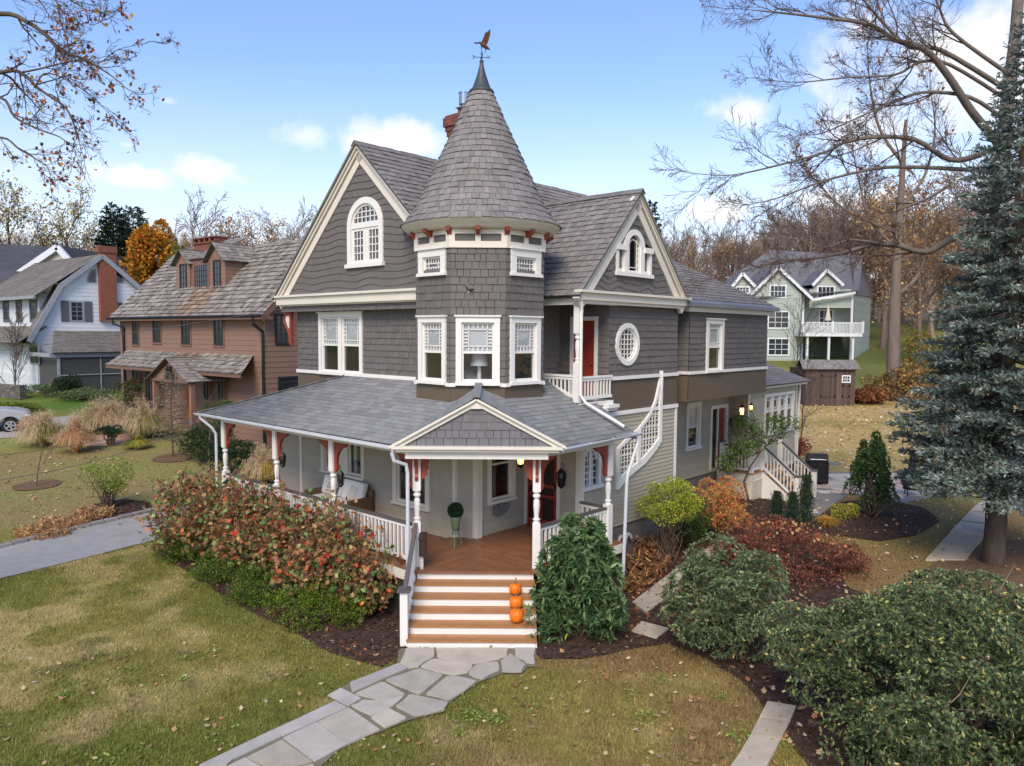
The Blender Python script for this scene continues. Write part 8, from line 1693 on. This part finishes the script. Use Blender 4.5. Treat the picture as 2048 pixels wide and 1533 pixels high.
# ---- leaf litter and grass
r = np.random.default_rng(77)
def litter(name, n, XY, cols, wts, L, label):
    P = np.concatenate([XY, (gz(XY[:, 0], XY[:, 1]) + .045)[:, None]], 1); D = rdir(n, r) * V(1, 1, .25); Lh = L * r.uniform(.6, 1.2, n); o = polys(name, leafquads(P, D, Lh, Lh * .8, 3, LOBE, roll=np.array([0, 0, 1.]) + r.normal(size=(n, 3)) * .3, curl=.25), jitcol(pick(cols, wts, n, r), n, .18), LEAF); tag(o, kind='stuff'); return o
LC = [c(214, 184, 142), c(190, 148, 104), c(158, 116, 82), c(230, 208, 174), c(206, 140, 92)]
n = 5200; XY = np.stack([r.uniform(9, 34, n), 30 + 24 * r.random(n)], 1); k = ~pip(XY, pat); litter('fallen_leaves', k.sum(), XY[k], LC, [3, 2, 1, 3, .5], .16, '')
n = 1700; XY = np.stack([r.normal(8.2, 2.0, n), r.normal(11.5, 2.6, n)], 1); litter('fallen_leaves', n, XY, LC, [3, 3, 2, 2, 1], .12, '')
n = 420; XY = np.stack([r.uniform(-9, 5, n), r.uniform(8, 14, n)], 1); XY[:260] = XY[r.integers(260, 420, 260)] + r.normal(size=(260, 2)) * .35; k = ~pip(XY, walk); litter('fallen_leaves', k.sum(), XY[k], LC, [3, 2, 2, 2, .7], .085, '')
n = 700; XY = np.stack([r.uniform(-26, -11, n), r.uniform(22, 40, n)], 1); litter('fallen_leaves', n, XY, LC, [2, 2, 2, 1, .7], .13, ''); n = 420; XY = np.stack([r.uniform(5, 15, n), r.uniform(15, 27, n)], 1); litter('fallen_leaves', n, XY, LC, [3, 2, 1, 2, 1], .12, '')
# leaves gathered along the mulch edges
E_ = resamp(bedL[:9], 400); n = 260; XY = E_[r.integers(0, 400, n)] + r.normal(size=(n, 2)) * .18 + V(.2, .22); litter('fallen_leaves', n, XY, [c(150, 96, 68), c(120, 78, 58), c(186, 130, 92)], [2, 2, 1], .085, ''); n = 900; XY = np.array([LW(x, y)[:2] for x, y in zip(r.uniform(0, 9, n), r.normal(-3.2, .8, n))]); litter('fallen_leaves', n, XY, [c(150, 96, 68), c(120, 78, 58), c(186, 130, 92)], [2, 2, 1], .1, '')
def blades(n, x0, x1, y0, y1, h, w_):
    Y = y0 + (y1 - y0) * r.random(n) ** 1.5; X = x0 + (x1 - x0) * r.random(n); keep = np.abs(X) < Y * .74 + .6; X, Y = X[keep], Y[keep]; XY = np.stack([X, Y], 1); m = np.zeros(len(X), bool)
    for pl in (bedL, bedR, bedH, bedS, bedK, walk, pat, drive): m |= pip(XY, pl)
    m |= (X > -2.1) & (X < .6) & (Y > 13.7); X, Y = X[~m], Y[~m]; n = len(X); hh = h * r.uniform(.5, 1.2, n); a = r.uniform(0, 2 * pi, n); ln = r.uniform(.2, 1., n) * hh; B = np.stack([X, Y, gz(X, Y)], 1); S = np.stack([np.cos(a), np.sin(a), 0 * a], 1) * w_; T = B + np.stack([np.sin(a) * ln, -np.cos(a) * ln, hh], 1); cl = lawncol(X, Y) * r.uniform(.6, 1.55, (n, 1)) * (.7 + .6 * vnoise(X, Y, .16, 31))[:, None]; dry = r.random(n) < .16; cl[dry] = cl[dry] * .4 + c(190, 172, 122) * .6
    o = polys('grass', np.stack([B - S, B + S, T], 1), cl, LEAF); tag(o, kind='stuff'); return o
blades(380000, -13, 9, 8.2, 21, .06, .006); blades(60001, -24, 16, 18, 32, .06, .011)

lp = V(-.74, 16.82, 4.72); o = empty('table_lamp', tuple(lp), 0, 'white table lamp with wide shade inside the front tower window', 'lamp'); mb = MB(); mb.lathe([(0, .1), (.03, .1), (.05, .05), (.55, .045), (.58, .02), (.62, .02)], n=12); mb.build('lamp_base', WHITE, o); mb = MB(); mb.lathe([(.55, .21), (.86, .15)], n=20, cap=False); mb.build('lamp_shade', CLOTH, o, smooth=True)

for nm, bed, n in (('mulch_chips', bedL, 9000), ('mulch_chips', bedR, 16000), ('mulch_chips', bedH, 2500), ('mulch_chips', bedK, 1500)):
    lo, hi = np.min(bed, 0), np.max(bed, 0); XY = lo + (hi - lo) * r.random((n * 2, 2)); XY = XY[pip(XY, bed)]; m = len(XY); P = np.concatenate([XY, (gz(XY[:, 0], XY[:, 1]) + .036 + .015 * r.random(m))[:, None]], 1); L = r.uniform(.03, .085, m); o = polys(nm, leafquads(P, rdir(m, r) * V(1, 1, .3), L, L * .35, 4, ((0, .4), (1, .5), (1, -.4), (0, -.5)), roll=np.array([0, 0, 1.]) + r.normal(size=(m, 3)) * .5), jitcol(pick([c(92, 72, 62), c(66, 52, 46), c(126, 100, 84), c(160, 132, 112)], [4, 4, 1.6, .4], m, r), m, .2), LEAF); tag(o, kind='stuff')
# clover and weeds in the lawn
C_ = []
for i in range(46): q_ = V(r.uniform(-8, 5), r.uniform(8.8, 14)); m = r.integers(12, 60); C_.append(q_ + r.normal(size=(m, 2)) * r.uniform(.04, .16))
XY = np.concatenate(C_); k = ~(pip(XY, walk) | pip(XY, bedL) | pip(XY, bedR)); XY = XY[k]; m = len(XY); P = np.concatenate([XY, np.full((m, 1), .045)], 1); tag(polys('lawn_weeds', leafquads(P, rdir(m, r) * V(1, 1, .4), .06 * r.uniform(.6, 1.2, m), .04, 5, roll=np.array([0, 0, 1.]) + r.normal(size=(m, 3)) * .3), jitcol(pick([c(150, 168, 84), c(128, 150, 70)], [1, 1], m, r), m, .15), LEAF), kind='stuff')
CLOUDS = [(270, 357, 90, 26, 1), (405, 348, 70, 32, 1), (605, 272, 60, 32, .7), (780, 285, 110, 34, 1), (1490, 222, 75, 32, .95), (1420, 425, 110, 34, .95), (1940, 130, 200, 120, .95), (1720, 260, 130, 60, .7), (1640, 400, 130, 40, .8), (335, 202, 14, 6, .4), (255, 290, 13, 7, .5)]
VEIL = .75; SKY_TINT = (.72, .77, .95, 1); CLK = 4.6; SUN_E = 1.9; SUN_ANG = 26; EXPO = .92
# ================= SKY, SUN, CAMERA
w = bpy.data.worlds.new('World'); SC.world = w; w.use_nodes = True
nt = w.node_tree; N = nt.nodes; Lk = nt.links
for n in list(N): N.remove(n)
SUN_EL, SUN_AZ = RD(42), RD(192)      # azimuth clockwise from +Y (sun behind and to the left of the camera)
out = N.new('ShaderNodeOutputWorld'); bg = N.new('ShaderNodeBackground'); Lk.new(bg.outputs[0], out.inputs[0])
sky = N.new('ShaderNodeTexSky'); sky.sky_type = 'NISHITA'; sky.sun_disc = False; sky.sun_elevation = SUN_EL; sky.sun_rotation = SUN_AZ; sky.air_density = 1.2; sky.dust_density = .8; sky.ozone_density = 1.6
SKY_K = .13; bg.inputs[1].default_value = SKY_K
tc = N.new('ShaderNodeTexCoord')
def math_(op, a, b=None, clamp=False):
    m = N.new('ShaderNodeMath'); m.operation = op; m.use_clamp = clamp
    for i, v in enumerate((a, b)):
        if v is None: continue
        if hasattr(v, 'is_linked') or hasattr(v, 'links'): Lk.new(v, m.inputs[i])
        else: m.inputs[i].default_value = v
    return m.outputs[0]
nz1 = N.new('ShaderNodeTexNoise'); nz1.inputs['Scale'].default_value = 13; nz1.inputs['Detail'].default_value = 9; nz1.inputs['Roughness'].default_value = .62; Lk.new(tc.outputs['Generated'], nz1.inputs['Vector'])
total = None
for (px, py, rx, ry, k) in CLOUDS:
    d = nrm(ray(px, py)); az = math.atan2(d[0], d[1]); right = V(cos(az), -sin(az), 0); upv = np.cross(right, d)
    def dotn(v):
        q = N.new('ShaderNodeVectorMath'); q.operation = 'DOT_PRODUCT'; Lk.new(tc.outputs['Generated'], q.inputs[0]); q.inputs[1].default_value = tuple(v); return q.outputs['Value']
    u = math_('DIVIDE', dotn(right), rx / FPX); v_ = math_('DIVIDE', math_('SUBTRACT', dotn(upv), 0.), ry / FPX)
    fw = math_('GREATER_THAN', dotn(d), .3)
    dd = math_('SQRT', math_('ADD', math_('MULTIPLY', u, u), math_('MULTIPLY', v_, v_)))
    dd = math_('ADD', dd, math_('MULTIPLY', math_('SUBTRACT', nz1.outputs[0], .5), 3.0))
    mr = N.new('ShaderNodeMapRange'); mr.interpolation_type = 'SMOOTHSTEP'; mr.inputs[1].default_value = 1.35; mr.inputs[2].default_value = .1; mr.inputs[3].default_value = 0; mr.inputs[4].default_value = k; Lk.new(dd, mr.inputs[0])
    b = math_('MULTIPLY', mr.outputs[0], fw)
    total = b if total is None else math_('MAXIMUM', total, b)
# thin high veil towards the horizon
mp = N.new('ShaderNodeMapping'); mp.inputs['Scale'].default_value = (1.5, 1.5, 9); Lk.new(tc.outputs['Generated'], mp.inputs[0])
nz2 = N.new('ShaderNodeTexNoise'); nz2.inputs['Scale'].default_value = 2.2; nz2.inputs['Detail'].default_value = 6; Lk.new(mp.outputs[0], nz2.inputs['Vector'])
sp = N.new('ShaderNodeSeparateXYZ'); Lk.new(tc.outputs['Generated'], sp.inputs[0])
hz = N.new('ShaderNodeMapRange'); hz.interpolation_type = 'SMOOTHSTEP'; hz.inputs[1].default_value = .34; hz.inputs[2].default_value = .06; hz.inputs[3].default_value = .0; hz.inputs[4].default_value = 1.; Lk.new(sp.outputs['Z'], hz.inputs[0])
vl = math_('MULTIPLY', hz.outputs[0], math_('ADD', math_('MULTIPLY', nz2.outputs[0], .75), .3), clamp=True)
vl = math_('MULTIPLY', vl, VEIL)
total = math_('MAXIMUM', total, vl)
tn = N.new('ShaderNodeMix'); tn.data_type = 'RGBA'; tn.blend_type = 'MULTIPLY'; tn.inputs[0].default_value = 1; Lk.new(sky.outputs[0], tn.inputs[6]); tn.inputs[7].default_value = SKY_TINT
mx = N.new('ShaderNodeMix'); mx.data_type = 'RGBA'; Lk.new(total, mx.inputs[0]); Lk.new(tn.outputs[2], mx.inputs[6]); mx.inputs[7].default_value = (CLK, CLK * .985, CLK * .98, 1)
Lk.new(mx.outputs[2], bg.inputs[0])
sl_ = bpy.data.lights.new('sun', 'SUN'); sl_.energy = SUN_E; sl_.angle = RD(SUN_ANG); sl_.color = (1, .87, .70); so = bpy.data.objects.new('sun', sl_); COL.objects.link(so)
dv = V(sin(SUN_AZ) * cos(SUN_EL), cos(SUN_AZ) * cos(SUN_EL), sin(SUN_EL))
from mathutils import Vector, Matrix
so.rotation_euler = Vector(tuple(dv)).to_track_quat('Z', 'Y').to_euler()
cd = bpy.data.cameras.new('camera'); cam = bpy.data.objects.new('camera', cd); COL.objects.link(cam); SC.camera = cam
cd.sensor_width = 36; cd.lens = FPX / 2048 * 36; cd.clip_end = 3000; cd.clip_start = .1
M = Matrix(((_R[0], _U[0], -_F[0], 0), (_R[1], _U[1], -_F[1], 0), (_R[2], _U[2], -_F[2], HCAM), (0, 0, 0, 1))); cam.matrix_world = M
SC.view_settings.view_transform = 'Standard'; SC.view_settings.look = 'None'; SC.view_settings.exposure = EXPO; SC.view_settings.gamma = 1
SC.cycles.max_bounces = 8; SC.cycles.transparent_max_bounces = 12; SC.cycles.use_denoising = True
